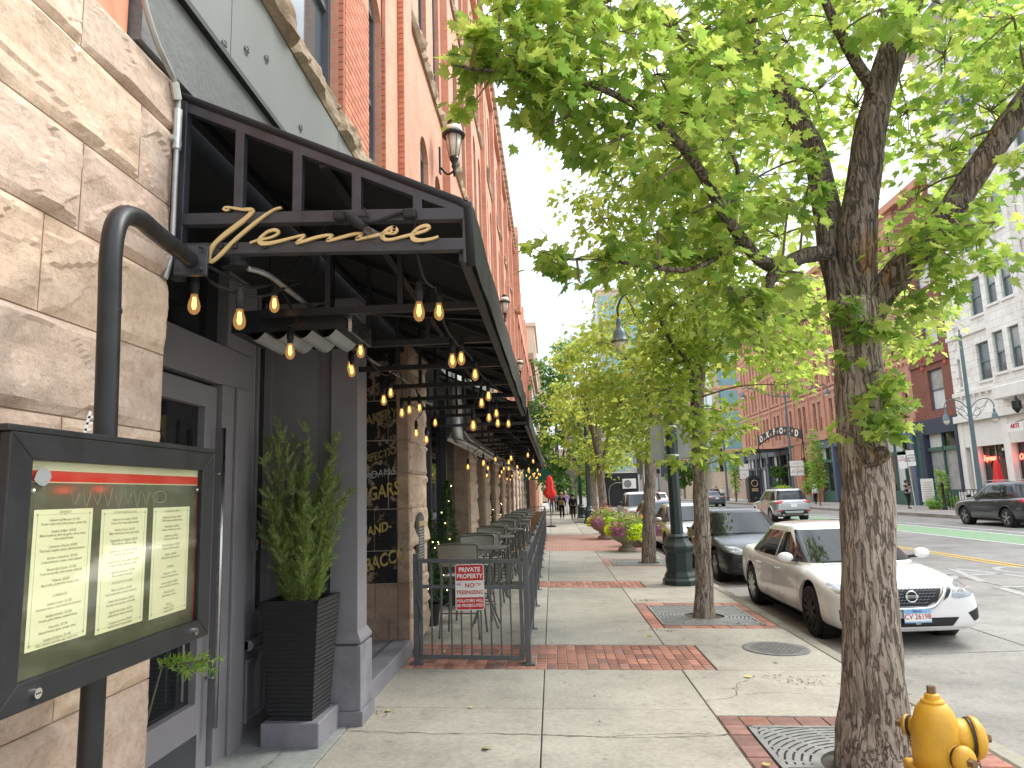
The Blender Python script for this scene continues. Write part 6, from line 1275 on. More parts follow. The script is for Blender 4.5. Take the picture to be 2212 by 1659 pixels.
# ------------------------------------------------------------------ vehicles
from mathutils.bvhtree import BVHTree
def lerp(a, b, t): return a+(b-a)*t
def tab(tb, y):
    for (y0, *a), (y1, *b) in zip(tb, tb[1:]):
        if y <= y1: 
            t = (y-y0)/(y1-y0) if y1 > y0 else 0; return [lerp(p, q, t) for p, q in zip(a, b)]
    return list(tb[-1][1:])
class Car:
    "front at y = 0 facing -y, road at z = 0"
    def __init__(s, label, loc, rz, paint, L_, W_, st, gh, axles, rw, cat='car', name='parked_car', grp=None, tilt=0):
        s.t = thing(name, label, cat, loc, rz, grp); s.L, s.W, s.st, s.gh, s.paint = L_, W_, st, gh, paint
        s.t.rotation_euler = (0, tilt, rz)
        n = 11; vs = []; fs = []
        for y, zb, zs, zt, hw in st:
            c_ = zt-zs; h_ = zs-zb
            sec = [(0, zb), (.8*hw, zb), (.94*hw, zb+.05), (.995*hw, zb+.22*h_), (hw, zb+.45*h_), (.992*hw, zb+.66*h_), (.975*hw, zb+.86*h_), (.93*hw, zs), (.8*hw, zs+.5*c_), (.45*hw, zs+.88*c_), (0, zt)]
            vs += [(x, y, z) for x, z in sec]+[(-x, y, z) for x, z in sec[1:-1]]
        k = n+n-2; ring = list(range(n))+[n+n-3-i for i in range(n-2)]
        for i in range(len(st)-1):
            for j in range(k): a, b = ring[j], ring[(j+1) % k]; fs.append((i*k+a, i*k+b, (i+1)*k+b, (i+1)*k+a))
        fs.append(tuple(ring[::-1])); fs.append(tuple((len(st)-1)*k+a for a in ring))
        m = MB(); m.add(vs, fs); o = m.build('body', paint, s.t, smooth=True, fix=True, uv=False)
        ss = o.modifiers.new('s', 'SUBSURF'); ss.levels = ss.render_levels = 2
        cut = []
        for ya in axles:
            for sx_ in (-1, 1):
                c_ = MB().tube([(sx_*(W_/2-.27), ya, rw+.02), (sx_*(W_/2+.15), ya, rw+.02)], rw+.06, 28).build('cutter', paint, None, fix=True, uv=False); cut.append(c_)
                c_.matrix_world = s.t.matrix_basis.copy()
        bpy.context.view_layer.update()
        for c_ in cut:
            c_.matrix_world = s.t.matrix_world.copy(); b = o.modifiers.new('b', 'BOOLEAN'); b.object = c_; b.operation = 'DIFFERENCE'; b.solver = 'EXACT'
        bpy.context.view_layer.update(); dg = bpy.context.evaluated_depsgraph_get()
        me = bpy.data.meshes.new_from_object(o.evaluated_get(dg)); o.modifiers.clear(); o.data = me
        for c_ in cut: bpy.data.objects.remove(c_)
        me.polygons.foreach_set('use_smooth', [True]*len(me.polygons))
        try: me.set_sharp_from_angle(angle=R(38))
        except Exception: pass
        s.body = o; bm = bmesh.new(); bm.from_mesh(me); s.bvh = BVHTree.FromBMesh(bm); bm.free()
        s.green()
        for ya in axles:
            for sx_ in (-1, 1): 
                lin = MB().tube([(sx_*(W_/2-.28), ya, rw+.02), (sx_*(W_/2-.05), ya, rw+.02)], rw+.055, 24, False); lin.tube([(sx_*(W_/2-.285), ya, rw+.02), (sx_*(W_/2-.275), ya, rw+.02)], rw+.05, 24); lin.build('wheel_well', 'black_trim', s.t, uv=False)
    def S(s, y, t, off=0, side=1):
        g = s.gh; f0, f1, r0, r1, w0, w1, z0, z1 = g
        tt = 1-(1-min(t, 1))**1.25; yf, yr, hw, z = lerp(f0, f1, t), lerp(r0, r1, tt), lerp(w0, w1, max(t, 0)**1.15), lerp(z0, z1, t)
        c_, h_ = (yf+yr)/2, (yr-yf)/2; d = min(1, abs(y-c_)/h_); return Vector((side*(hw*(1-d**5)**.2+off), y, z))
    def ring(s, t, th, off=0):
        f0, f1, r0, r1, w0, w1, z0, z1 = s.gh; tt = 1-(1-min(t, 1))**1.25
        yf, yr, hw, z = lerp(f0, f1, t), lerp(r0, r1, tt), lerp(w0, w1, max(t, 0)**1.15), lerp(z0, z1, t); c_, h_ = (yf+yr)/2, (yr-yf)/2
        co, si = math.cos(th), math.sin(th); return Vector(((hw+off)*math.copysign(abs(co)**.4, co), c_+(h_+off)*math.copysign(abs(si)**.4, si), z))
    def green(s):
        N_ = 48; vs = []; fs = []; ts = [-.12, 0, .25, .5, .75, .92, 1.0]
        for t in ts: vs += [s.ring(max(t, -.12), 2*math.pi*i/N_) for i in range(N_)]
        top = [s.ring(1, 2*math.pi*i/N_) for i in range(N_)]; c_ = sum(top, Vector())/N_
        for sc_, dz_ in ((.93, .025), (.8, .045), (.5, .062), (.15, .068)): vs += [c_+(p-c_)*sc_+Vector((0, 0, dz_)) for p in top]
        R_ = len(vs)//N_
        for i in range(R_-1): fs += [(i*N_+j, i*N_+(j+1) % N_, (i+1)*N_+(j+1) % N_, (i+1)*N_+j) for j in range(N_)]
        fs.append(tuple((R_-1)*N_+j for j in range(N_)))
        m = MB(); m.add(vs, fs); m.build('roof', s.paint, s.t, smooth=True, uv=False)
    def screen(s, rear=False, t0=.05, t1=.93, a=.93, mat='car_glass'):
        c_ = math.pi/2 if rear else -math.pi/2
        return MB().grid(lambda u, v: s.ring(lerp(t0, t1, v), c_+lerp(-a, a, u)*(1-.0*v), .006), 14, 8).build('rear_window' if rear else 'windscreen', mat, s.t, smooth=True, uv=False)
    def side(s, ya, yb, t0=.07, t1=.86, mat='car_glass'):
        "pair of side windows between edge functions ya(t), yb(t)"
        for sd in (-1, 1):
            def fn(u, v):
                t = lerp(t0, t1, v); a, b = ya(t), yb(t); return s.S(lerp(a, b, u), t, .006, sd)
            MB().grid(fn, 8, 6).build('side_window', mat, s.t, smooth=True, uv=False)
    def hit(s, p, d):
        h_ = s.bvh.ray_cast(Vector(p), Vector(d)); return h_[0]
    def front(s, name, poly, mat, off=.006, rear=False, parent=None, rings=4, dens=5):
        "patch lying on the front (or tail) of the body, outline given in x, z"
        P = []
        for (x0, z0), (x1, z1) in zip(poly, poly[1:]+poly[:1]): P += [(lerp(x0, x1, i/dens), lerp(z0, z1, i/dens)) for i in range(dens)]
        cx_, cz_ = sum(p[0] for p in P)/len(P), sum(p[1] for p in P)/len(P); vs = []; n = len(P)
        y0, d = (s.L+2, (0, -1, 0)) if rear else (-2, (0, 1, 0))
        def pr(x, z): h_ = s.hit((x, y0, z), d); y = h_.y if h_ else (s.L-.3 if rear else .3); return (x, y+(off if rear else -off), z)
        for r in range(1, rings+1): vs += [pr(lerp(cx_, x, r/rings), lerp(cz_, z, r/rings)) for x, z in P]
        vs.append(pr(cx_, cz_)); fs = [(n*rings, i, (i+1) % n) for i in range(n)]
        for r in range(rings-1): fs += [(r*n+i, (r+1)*n+i, (r+1)*n+(i+1) % n, r*n+(i+1) % n) for i in range(n)]
        m = MB(); m.add(vs, fs); return m.build(name, mat, parent or s.t, smooth=True, uv=False)
    def flank(s, name, poly, mat, off=.004, dens=4, rings=3):
        for sd in (-1, 1):
            P = []
            for (a, b), (c_, d) in zip(poly, poly[1:]+poly[:1]): P += [(lerp(a, c_, i/dens), lerp(b, d, i/dens)) for i in range(dens)]
            cy_, cz_ = sum(p[0] for p in P)/len(P), sum(p[1] for p in P)/len(P); n = len(P); vs = []
            def pr(y, z): h_ = s.hit((sd*3, y, z), (-sd, 0, 0)); x = abs(h_.x) if h_ else s.W/2-.06; return (sd*(x+off), y, z)
            for r in range(1, rings+1): vs += [pr(lerp(cy_, y, r/rings), lerp(cz_, z, r/rings)) for y, z in P]
            vs.append(pr(cy_, cz_)); fs = [(n*rings, i, (i+1) % n) for i in range(n)]
            for r in range(rings-1): fs += [(r*n+i, (r+1)*n+i, (r+1)*n+(i+1) % n, r*n+(i+1) % n) for i in range(n)]
            m = MB(); m.add(vs, fs); m.build(name, mat, s.t, smooth=True, uv=False)
    def seam(s, pts, w_=.004):
        for sd in (-1, 1):
            Q = []
            for (a, b), (c_, d) in zip(pts, pts[1:]):
                for i in range(9): 
                    y, z = lerp(a, c_, i/8), lerp(b, d, i/8); h_ = s.hit((sd*3, y, z), (-sd, 0, 0)); Q.append(Vector((sd*((abs(h_.x) if h_ else s.W/2-.05)+.0015), y, z)))
            m = MB()
            for a, b in zip(Q, Q[1:]):
                if (b-a).length < 1e-5: continue
                d = (b-a).normalized().cross(Vector((1, 0, 0)))*w_; m.add([a-d, a+d, b+d, b-d], [(0, 1, 2, 3)])
            m.build('door_seam', 'black_trim', s.t, uv=False)
    def handles(s, ys, z, mat):
        for y in ys:
            for sd in (-1, 1):
                h_ = s.hit((sd*3, y, z), (-sd, 0, 0)); x = abs(h_.x) if h_ else s.W/2
                MB().tube(bez([(sd*(x-.005), y-.09, z), (sd*(x+.03), y-.07, z), (sd*(x+.032), y+.06, z), (sd*(x-.005), y+.09, z)], 4), .012, 6).build('door_handle', mat, s.t, smooth=True, uv=False)
    def mirrors(s, y, z, mat, x=None):
        x = x or s.gh[4]-.04
        for sd in (-1, 1):
            k = MB().ball((sd*(x+.15), y, z), .1, 14, 9, 1.15, .62, .72).build('mirror', mat, s.t, smooth=True, uv=False); MB().bar((sd*(x-.06), y+.02, z-.05), (sd*(x+.1), y, z-.035), .05, .035).build('mirror_stalk', 'black_trim', k, uv=False)
            MB().lathe([(.09, 0), (.085, .006)], 14, (0, 0, 0), 0, 1, .62).build('mirror_glass', 'car_glass', k, uv=False).matrix_local = Matrix.Translation((sd*(x+.15), y+.052, z)) @ Matrix.Rotation(R(-90), 4, 'X')
    def wheels(s, axles, rw, spokes=5, rim='alloy', rim2=None, hub=.62, twin=False):
        tr = s.W/2-.115
        for i, ya in enumerate(axles):
            for sd in (-1, 1):
                w_ = bpy.data.objects.new('wheel', None); col.objects.link(w_); w_.parent = s.t; w_.location = (sd*tr, ya, rw); w_.empty_display_size = .1
                pr = [(-.1, rw*.66), (-.105, rw*.78), (-.1, rw*.93), (-.075, rw*.99), (0, rw), (.075, rw*.99), (.1, rw*.93), (.105, rw*.78), (.1, rw*.66)]
                m = MB(); n = 30
                for a in range(n):
                    a0, a1 = 2*math.pi*a/n, 2*math.pi*(a+1)/n
                    for (x0, r0), (x1, r1) in zip(pr, pr[1:]): m.add([(x0, r0*math.cos(a0), r0*math.sin(a0)), (x1, r1*math.cos(a0), r1*math.sin(a0)), (x1, r1*math.cos(a1), r1*math.sin(a1)), (x0, r0*math.cos(a1), r0*math.sin(a1))], [(0, 1, 2, 3)])
                m.build('tyre', 'tyre', w_, smooth=True, fix=True, uv=False)
                mm = rim2 if (rim2 and i == 0) else rim; o_ = sd*.085
                m = MB(); m.tube([(o_*.2, 0, 0), (o_*.3, 0, 0)], rw*.68, 28); m.build('rim_back', 'black_trim', w_, uv=False)
                m = MB(); R1 = rw*.68
                for a in range(28):
                    a0, a1 = 2*math.pi*a/28, 2*math.pi*(a+1)/28
                    m.add([(o_*q, r*math.cos(b), r*math.sin(b)) for q, r in ((1.1, R1), (1.1, R1*.92), (.5, R1*.88)) for b in (a0, a1)], [(0, 1, 3, 2), (2, 3, 5, 4)])
                for k in range(spokes):
                    for dd in ((-.14, .14) if twin else (0,)):
                        a = 2*math.pi*k/spokes+dd+.2; m.bar((o_*.95, .1*R1*math.cos(a), .1*R1*math.sin(a)), (o_*1.02, R1*.93*math.cos(a), R1*.93*math.sin(a)), .05 if not twin else .032, .03, up=(1, 0, 0))
                m.tube([(o_*.9, 0, 0), (o_*1.12, 0, 0)], R1*.2, 16); m.build('rim', mm, w_, uv=False)
    def plate(s, y, z, body='', rear=False, mats=('plate_white', 'cloth_blue'), x=0):
        p = MB().box(-.155, .155, -.004, .004, -.078, .078).build('licence_plate', mats[0], s.t, bevel=.003); p.location = (x, y, z)
        if rear: p.rotation_euler = (0, 0, math.pi)
        if body: text('plate_lettering', body, .085, mats[1], p, (0, -.006, -.008), (90, 0, 0), .0008, .001, 'CENTER', .86)
        return p
def sedan(label, loc, rz, paint, L_=4.6, W_=1.76, Hh=1.48, rw=.315, hatch=False, name='parked_car', grp='cars parked along the near kerb', tilt=0, mirror=None, rim=('alloy', None, 5, False)):
    q = L_/4.6; k = Hh/1.48
    st = [(0, .34, .52, .56, W_*.30), (.015, .24, .60, .66, W_*.385), (.06, .19, .64, .72, W_*.44), (.18, .17, .70*k, .785*k, W_*.475), (.5*q, .17, .78*k, .86*k, W_*.495), (.9*q, .17, .84*k, .92*k, W_*.5), (1.25*q, .17, .885*k, .97*k, W_*.5), (2.2*q, .17, .92*k, .975*k, W_*.5), (3.2*q, .17, .94*k, 1.0*k, W_*.5), (3.8*q, .18, .97*k, 1.05*k, W_*.495), (4.25*q, .22, .98*k, 1.07*k, W_*.475), (4.5*q, .30, .95*k, 1.03*k, W_*.43), (4.57*q, .36, .88*k, .94*k, W_*.39), (4.6*q, .42, .76*k, .8*k, W_*.33)]
    gh = [1.18*q, 2.02*q, (4.05 if not hatch else 4.35)*q, (3.25 if not hatch else 3.7)*q, W_*.462, W_*.345, .93*k, Hh-.055]
    ax = (.9*q, 3.58*q); c_ = Car(label, loc, rz, paint, L_, W_, st, gh, ax, rw, 'car', name, grp, tilt)
    c_.screen(); c_.screen(True, .12, .9)
    f0, f1, r0, r1 = gh[:4]
    yf = lambda t: lerp(f0, f1, t)+.20; yr = lambda t: lerp(r0, r1, 1-(1-min(t, 1))**1.25)-.24
    c_.side(lambda t: min(yf(t), 2.28*q), lambda t: 2.28*q); c_.side(lambda t: 2.36*q, lambda t: max(2.4*q, min(yr(t), 3.22*q))); 
    c_.side(lambda t: min(3.27*q, yr(t)-.01), lambda t: max(yr(t), 3.28*q) if t < .5 else yr(t), .07, .45)
    c_.seam([(1.32*q, .86*k), (1.28*q, .5), (1.36*q, .26), (2.3*q, .22), (2.33*q, .9*k)]); c_.seam([(2.33*q, .22), (3.15*q, .24), (3.28*q, .5), (3.36*q, .92*k)])
    c_.handles((2.12*q, 3.08*q), .80*k, 'chrome' if mirror is None else mirror); c_.mirrors(1.52*q, 1.02*k, mirror or paint)
    c_.wheels(ax, rw, rim[2], rim[0], rim[1], twin=rim[3]); c_.flank('sill', [(1.3*q, .17), (3.2*q, .17), (3.2*q, .215), (1.3*q, .215)], 'black_trim', .003)
    return c_
rg = lambda x_: -.205+.008*(x_-3.05)
TR = -math.atan(.008)
# white sedan beside the big maple
c = sedan('white sedan with blue and white licence plate parked between the two maples', (4.15, 8.78, rg(4.15)), 0, 'car_white', 4.63, 1.77, 1.37, .318, tilt=TR, rim=('alloy', 'black_trim', 10, False), mirror='car_white')
W2 = c.W/2
def mir(P): return [(-x, z) for x, z in P][::-1]
c.front('grille', [(-.37, .68), (.37, .68), (.29, .545), (.17, .49), (-.17, .49), (-.29, .545)], 'black_trim', .008)
vch = [(-.40, .715), (-.33, .715), (-.235, .545), (-.15, .49), (.15, .49), (.235, .545), (.33, .715), (.40, .715), (.30, .515), (.18, .452), (-.18, .452), (-.30, .515)]
m = MB()
def ribbon(P, w_, off, mat, nm):
    Q = []
    for x_, z_ in [tuple(p)[:2] for p in bez([(a, b, 0) for a, b in P], 6)]:
        h_ = c.hit((x_, -2, z_), (0, 1, 0)); Q.append(Vector((x_, (h_.y if h_ else .1)-off, z_)))
    m = MB(); m.tube(Q, w_, 6); return m.build(nm, mat, c.t, smooth=True, uv=False)
ribbon([(-.42, .69), (-.33, .565), (-.22, .475), (0, .46), (.22, .475), (.33, .565), (.42, .69)], .024, .008, 'chrome', 'grille_surround')
for sg_ in (1, -1): c.front('grille_wing', [(sg_*.45, .69), (sg_*.51, .695), (sg_*.42, .58), (sg_*.36, .54)][::sg_], 'black_trim', .006)
m = MB()
for j in range(6):
    for i in range(-8, 9):
        x_, z_ = i*.042+(j % 2)*.021, .515+j*.034
        if abs(x_) < .19+(z_-.5)*.75 and (x_*x_+(z_-.6)**2) > .0056:
            h_ = c.hit((x_, -2, z_), (0, 1, 0))
            if h_: m.tube([(x_+.0195*math.cos(a*1.0472+.5236), h_.y-.012, z_+.0175*math.sin(a*1.0472+.5236)) for a in range(7)], .0028, 3, False)
m.build('grille_mesh', 'lamp_inner', c.t, uv=False)['kind'] = 'stuff'
h_ = c.hit((0, -2, .6), (0, 1, 0)); em = MB().tube([(.062*math.cos(a*.2618), h_.y-.02, .6+.062*math.sin(a*.2618)) for a in range(25)], .0095, 6).build('emblem', 'chrome', c.t, smooth=True, uv=False)
MB().box(-.075, .075, h_.y-.034, h_.y-.018, .586, .614).build('emblem_bar', 'chrome', em, bevel=.003); text('emblem_lettering', 'NISSAN', .026, 'black_trim', em, (0, h_.y-.036, .6), (90, 0, 0), .0006, .0008, 'CENTER', 1.05)
hl = [(.50, .665), (.58, .70), (.68, .72), (.77, .725), (.80, .70), (.78, .635), (.68, .58), (.54, .565), (.46, .575)]
for P in (hl, mir(hl)):
    k = c.front('headlight', P, 'lens_clear', .008, dens=3); cx_ = sum(p[0] for p in P)/len(P)
    for dx_, r_ in ((-.06, .045), (.05, .05)):
        x_ = cx_+dx_; h_ = c.hit((x_, -2, .635), (0, 1, 0)); MB().lathe([(r_, 0), (r_*.95, .002), (r_*.5, .003)], 14).build('reflector', 'chrome', k, uv=False).matrix_local = Matrix.Translation((x_, (h_.y if h_ else .2)-.009, .635)) @ Matrix.Rotation(R(90), 4, 'X')
    sgn = 1 if cx_ > 0 else -1; q_ = [(sgn*.775, .80), (sgn*.81, .80), (sgn*.80, .74), (sgn*.78, .72)]; None
c.front('lower_grille', [(-.52, .355), (.52, .355), (.44, .255), (-.44, .255)], 'black_trim', .006); c.front('radar_cover', [(.20, .345), (.40, .345), (.38, .27), (.20, .27)], 'dark_plastic', .012)
for sg_ in (1, -1): P = [(sg_*.63, .40), (sg_*.80, .455), (sg_*.80, .33), (sg_*.70, .30)]; c.front('fog_vent', P if sg_ > 0 else P[::-1], 'black_trim', .006)
c.front('front_lip', [(-.66, .225), (.66, .225), (.60, .20), (-.60, .20)], 'car_white', .02)
p = c.plate(-.038, .385, 'CV 26198', mats=('plate_blue', 'red_ink'), x=.03)
MB().box(-.15, .15, -.0052, -.0042, -.06, .028).build('plate_field', 'plate_white', p); text('plate_state', 'Illinois', .04, 'cloth_blue', p, (0, -.0065, .055), (90, 0, 0), .0005, .0008)
MB().box(-.163, .163, -.0075, .002, -.095, -.076).build('plate_frame', 'black_trim', p); text('plate_frame_lettering', 'NISSAN', .017, 'white_sign', p, (0, -.0085, -.086), (90, 0, 0), .0003, .0005)
m = MB().tube(bez([c.ring(.06, -1.9, .012), c.ring(.085, -1.6, .014), c.ring(.07, -1.3, .012)], 5), .008, 5); m.build('wiper', 'black_trim', c.t, uv=False)
for sd in (-1, 1): c.front('tail_light', [(sd*.52, .88), (sd*.74, .89), (sd*.76, .72), (sd*.58, .74)][::sd], 'lens_red', .008, True)
def generic(c, kind='sedan', lamp='lens_clear', grille='black_trim', plate=''):
    k = c.gh[7]/1.425
    for sg_ in (1, -1):
        P = [(sg_*.40, .70*k), (sg_*.58, .76*k), (sg_*.80, .79*k), (sg_*.79, .70*k), (sg_*.62, .62*k), (sg_*.46, .62*k)][::sg_]; o = c.front('headlight', P, lamp, .008, dens=3)
        x_ = sg_*.58; h_ = c.hit((x_, -2, .69*k), (0, 1, 0)); MB().lathe([(.05, 0), (.045, .003), (.02, .004)], 14).build('reflector', 'chrome', o, uv=False).matrix_local = Matrix.Translation((x_, (h_.y if h_ else .2)-.008, .69*k)) @ Matrix.Rotation(R(90), 4, 'X')
        c.front('tail_light', [(sg_*.5, .95*k), (sg_*.80, .99*k), (sg_*.80, .82*k), (sg_*.55, .82*k)][::sg_], 'lens_red', .008, True)
        c.front('fog_vent', [(sg_*.56, .42), (sg_*.78, .46), (sg_*.78, .32), (sg_*.60, .30)][::sg_], 'black_trim', .006)
    c.front('grille', [(-.32, .70*k), (.32, .70*k), (.26, .55*k), (-.26, .55*k)], grille, .006); c.front('lower_grille', [(-.5, .40), (.5, .40), (.44, .27), (-.44, .27)], 'black_trim', .006)
    m = MB().tube(bez([c.ring(.06, -1.9, .012), c.ring(.085, -1.6, .014), c.ring(.07, -1.3, .012)], 5), .008, 5); m.build('wiper', 'black_trim', c.t, uv=False)
    c.plate(c.L+.0, .80, '', True)
c2 = sedan('black hatchback with ten spoke wheels parked behind the white sedan', (4.22, 14.55, rg(4.2)), 0, 'car_black', 4.45, 1.76, 1.44, .325, True, tilt=TR, rim=('alloy', None, 5, True)); generic(c2)
c2.front('chrome_vent_trim', [(-.62, .40), (-.56, .43), (-.44, .33), (-.44, .31), (-.60, .36)], 'chrome', .014)
c3_ = sedan('champagne silver sedan parked behind the flower bowls', (4.18, 20.9, rg(4.2)), 0, 'car_champagne', 4.5, 1.76, 1.46, .315, tilt=TR, rim=('alloy', None, 5, True)); generic(c3_)
c4_ = sedan('dark blue sedan parked in front of the white pickup', (4.2, 26.6, rg(4.2)), 0, 'car_blue', 4.6, 1.78, 1.47, .32, tilt=TR); generic(c4_)
def suv(label, loc, rz, paint, name, grp, L_=4.55, W_=1.85, Hh=1.68, rw=.35, cat='car', lights=True, spokes=5):
    k = Hh/1.68
    st = [(0, .38, .66, .72, W_*.32), (.02, .28, .76, .84, W_*.40), (.08, .24, .84*k, .92*k, W_*.45), (.3, .22, .90*k, 1.0*k, W_*.48), (.9, .22, .97*k, 1.07*k, W_*.5), (1.2, .22, 1.0*k, 1.09*k, W_*.5), (2.3, .22, 1.04*k, 1.1*k, W_*.5), (3.4, .22, 1.07*k, 1.13*k, W_*.5), (L_-.35, .26, 1.08*k, 1.15*k, W_*.49), (L_-.10, .32, 1.06*k, 1.13*k, W_*.455), (L_-.02, .38, 1.0*k, 1.06*k, W_*.43), (L_, .44, .9*k, .95*k, W_*.40)]
    gh = [1.1, 1.95, L_-.04, L_-.38, W_*.468, W_*.365, 1.06*k, Hh-.06]; ax = (.92, .92+2.66)
    c = Car(label, loc, rz, paint, L_, W_, st, gh, ax, rw, cat, name, grp)
    c.screen(); c.screen(True, .10, .90, .8)
    f0, f1, r0, r1 = gh[:4]; yf = lambda t: lerp(f0, f1, t)+.20; yr = lambda t: lerp(r0, r1, 1-(1-min(t, 1))**1.25)-.30
    c.side(lambda t: min(yf(t), 2.28), lambda t: 2.28); c.side(lambda t: 2.36, lambda t: 3.25); c.side(lambda t: 3.33, lambda t: yr(t)-.1*t, .1, .8)
    c.seam([(1.25, .95), (1.22, .5), (1.4, .3), (2.3, .28), (2.32, 1.02)]); c.seam([(2.32, .28), (3.0, .3), (3.25, .6), (3.3, 1.04)]); c.handles((2.1, 3.08), .92*k, paint); c.mirrors(1.48, 1.15*k, 'black_trim' if paint == 'car_silver' else paint)
    c.wheels(ax, rw, spokes, 'alloy', None, twin=True); c.flank('sill', [(1.3, .22), (3.2, .22), (3.2, .33), (1.3, .33)], 'black_trim', .003)
    for sd in (-1, 1): MB().tube(bez([(sd*W_*.31, 2.0, Hh+.0), (sd*W_*.32, 2.3, Hh+.045), (sd*W_*.32, 3.4, Hh+.045), (sd*W_*.31, 3.9, Hh-.01)], 5), .014, 6).build('roof_rail', 'steel' if paint == 'car_grey' else 'black_trim', c.t, smooth=True, uv=False)
    for sg_ in (1, -1):
        c.front('headlight', [(sg_*.42, .84*k), (sg_*.82, .90*k), (sg_*.80, .76*k), (sg_*.5, .74*k)][::sg_], 'lens_clear', .008, dens=3)
        c.front('tail_light', [(sg_*.46, 1.07*k), (sg_*.66, 1.085*k), (sg_*.88, 1.04*k), (sg_*.88, .93*k), (sg_*.62, .93*k)][::sg_], 'lens_red', .012, True)
        c.front('reflector_strip', [(sg_*.60, .58), (sg_*.80, .60), (sg_*.80, .52), (sg_*.62, .52)][::sg_], 'lens_red', .01, True)
    c.front('bumper_cover', [(-.82, .62), (.82, .62), (.80, .40), (-.80, .40)], 'black_trim', .005, True, rings=6); c.front('skid_plate', [(-.48, .56), (.48, .56), (.40, .44), (-.40, .44)], paint, .012, True)
    c.front('tail_trim', [(-.3, .93*k), (.3, .93*k), (.28, .90*k), (-.28, .90*k)], 'chrome', .014, True); c.plate(L_+.012, .82*k, '', True)
    for sg_ in (1, -1): MB().tube([(sg_*.52, L_-.25, .36), (sg_*.52, L_-.02, .36)], .04, 12).build('tailpipe', 'steel', c.t)
    for i, ya in enumerate(ax):
        for sd in (-1, 1):
            m = MB(); Q = []
            for a in range(13):
                th = math.pi*a/12; y_, z_ = ya+(rw+.075)*math.cos(th), rw+.02+(rw+.075)*math.sin(th); h_ = c.hit((sd*3, y_, z_), (-sd, 0, 0)); Q.append((sd*((abs(h_.x) if h_ else W_/2-.02)+.0), y_, z_))
            m.tube(Q, .028, 5); m.build('arch_trim', 'black_trim' if paint != 'car_silver' else paint, c.t, smooth=True, uv=False)
    return c
suv('silver sport utility car driving away down the street', (12.1, 41.2, rg(12.1)), math.pi, 'car_silver', 'moving_car', 'cars on the far side of the street')
suv('dark grey sport utility car with roof rails at the far kerb', (17.6, 31.0, rg(17.4)), math.pi, 'car_grey', 'parked_car', 'cars on the far side of the street')
c = sedan('dark grey sedan driving away beyond the silver car', (15.3, 72, rg(15)), math.pi, 'car_dark', 4.7, 1.82, 1.46, .32, name='moving_car', grp='cars on the far side of the street'); generic(c)
c = sedan('white hatchback in the middle of the street seen past the lamp post', (9.3, 66, rg(9)), math.pi, 'car_white', 4.4, 1.8, 1.56, .32, True, name='moving_car', grp='cars on the far side of the street'); generic(c)
suv('red sport utility car far down the street', (7.6, 60, rg(8)), math.pi, 'car_red', 'moving_car', 'cars on the far side of the street')
suv('dark sport utility car behind the red one far down the street', (9.8, 84, rg(9)), math.pi, 'car_dark', 'moving_car', 'cars on the far side of the street')
# white pickup
kx, ky = 4.3, 33.0
pk_st = [(0, .45, .85, .92, .62), (.03, .36, .96, 1.04, .84), (.15, .34, 1.02, 1.1, .93), (.8, .34, 1.06, 1.14, .98), (1.5, .34, 1.08, 1.16, .99), (2.2, .34, 1.1, 1.16, .99), (3.4, .34, 1.1, 1.16, .99), (3.5, .36, 1.12, 1.16, .99), (5.3, .40, 1.12, 1.16, .98), (5.4, .46, 1.08, 1.12, .94)]
pc = Car('white pickup truck parked in front of the black trailer', (kx, ky, rg(kx)), 0, 'car_white', 5.4, 1.98, pk_st, [1.35, 2.0, 3.55, 3.35, .92, .74, 1.1, 1.76], (1.0, 4.4), .38, 'truck', 'pickup_truck', None)
pc.screen(); pc.screen(True, .15, .85); pc.side(lambda t: lerp(1.35, 2.0, t)+.2, lambda t: 2.45); pc.side(lambda t: 2.53, lambda t: 3.18); pc.wheels((1.0, 4.4), .38, 6); pc.mirrors(1.75, 1.3, 'black_trim')
for sg_ in (1, -1): pc.front('headlight', [(sg_*.55, 1.0), (sg_*.86, 1.0), (sg_*.86, .80), (sg_*.58, .80)][::sg_], 'lens_clear', .008, dens=3)
pc.front('grille', [(-.5, 1.0), (.5, 1.0), (.46, .72), (-.46, .72)], 'black_trim', .008); pc.front('bumper', [(-.85, .66), (.85, .66), (.8, .45), (-.8, .45)], 'chrome', .02); pc.seam([(1.55, 1.05), (1.55, .4), (2.5, .38), (2.5, 1.08)]); pc.handles((2.3, 3.1), .98, 'black_trim')
tr_ = thing('cargo_trailer', 'black box trailer with a white air conditioner on its nose', 'trailer', (4.15, 43, rg(4.2)), 0)
MB().box(-1.05, 1.05, 0, 5.2, .5, 2.95).build('box_body', 'black_metal', tr_, bevel=.03)
for x_ in (-1.05, 1.05): MB().box(x_-.025, x_+.025, -.02, .03, .5, 2.96).build('corner_trim', 'steel', tr_)
MB().box(-1.06, 1.06, -.015, 5.22, 2.95, 2.99).build('roof_cap', 'white_sign', tr_); MB().box(-1.06, 1.06, -.02, .0, .5, .95).build('stone_guard', 'galvanised', tr_)
ac = MB().box(.05, .85, -.33, -.02, 2.0, 2.58).build('air_conditioner', 'white_sign', tr_, bevel=.02); MB().tube([(.35, -.336, 2.29), (.35, -.328, 2.29)], .23, 24).build('fan_grille', 'grey_metal', ac)
m = MB(); [m.tube([(.35+r*math.cos(a*.4), -.342, 2.29+r*math.sin(a*.4)) for a in range(17)], .006, 3) for r in (.06, .11, .16, .21)]; m.build('fan_rings', 'black_trim', ac)
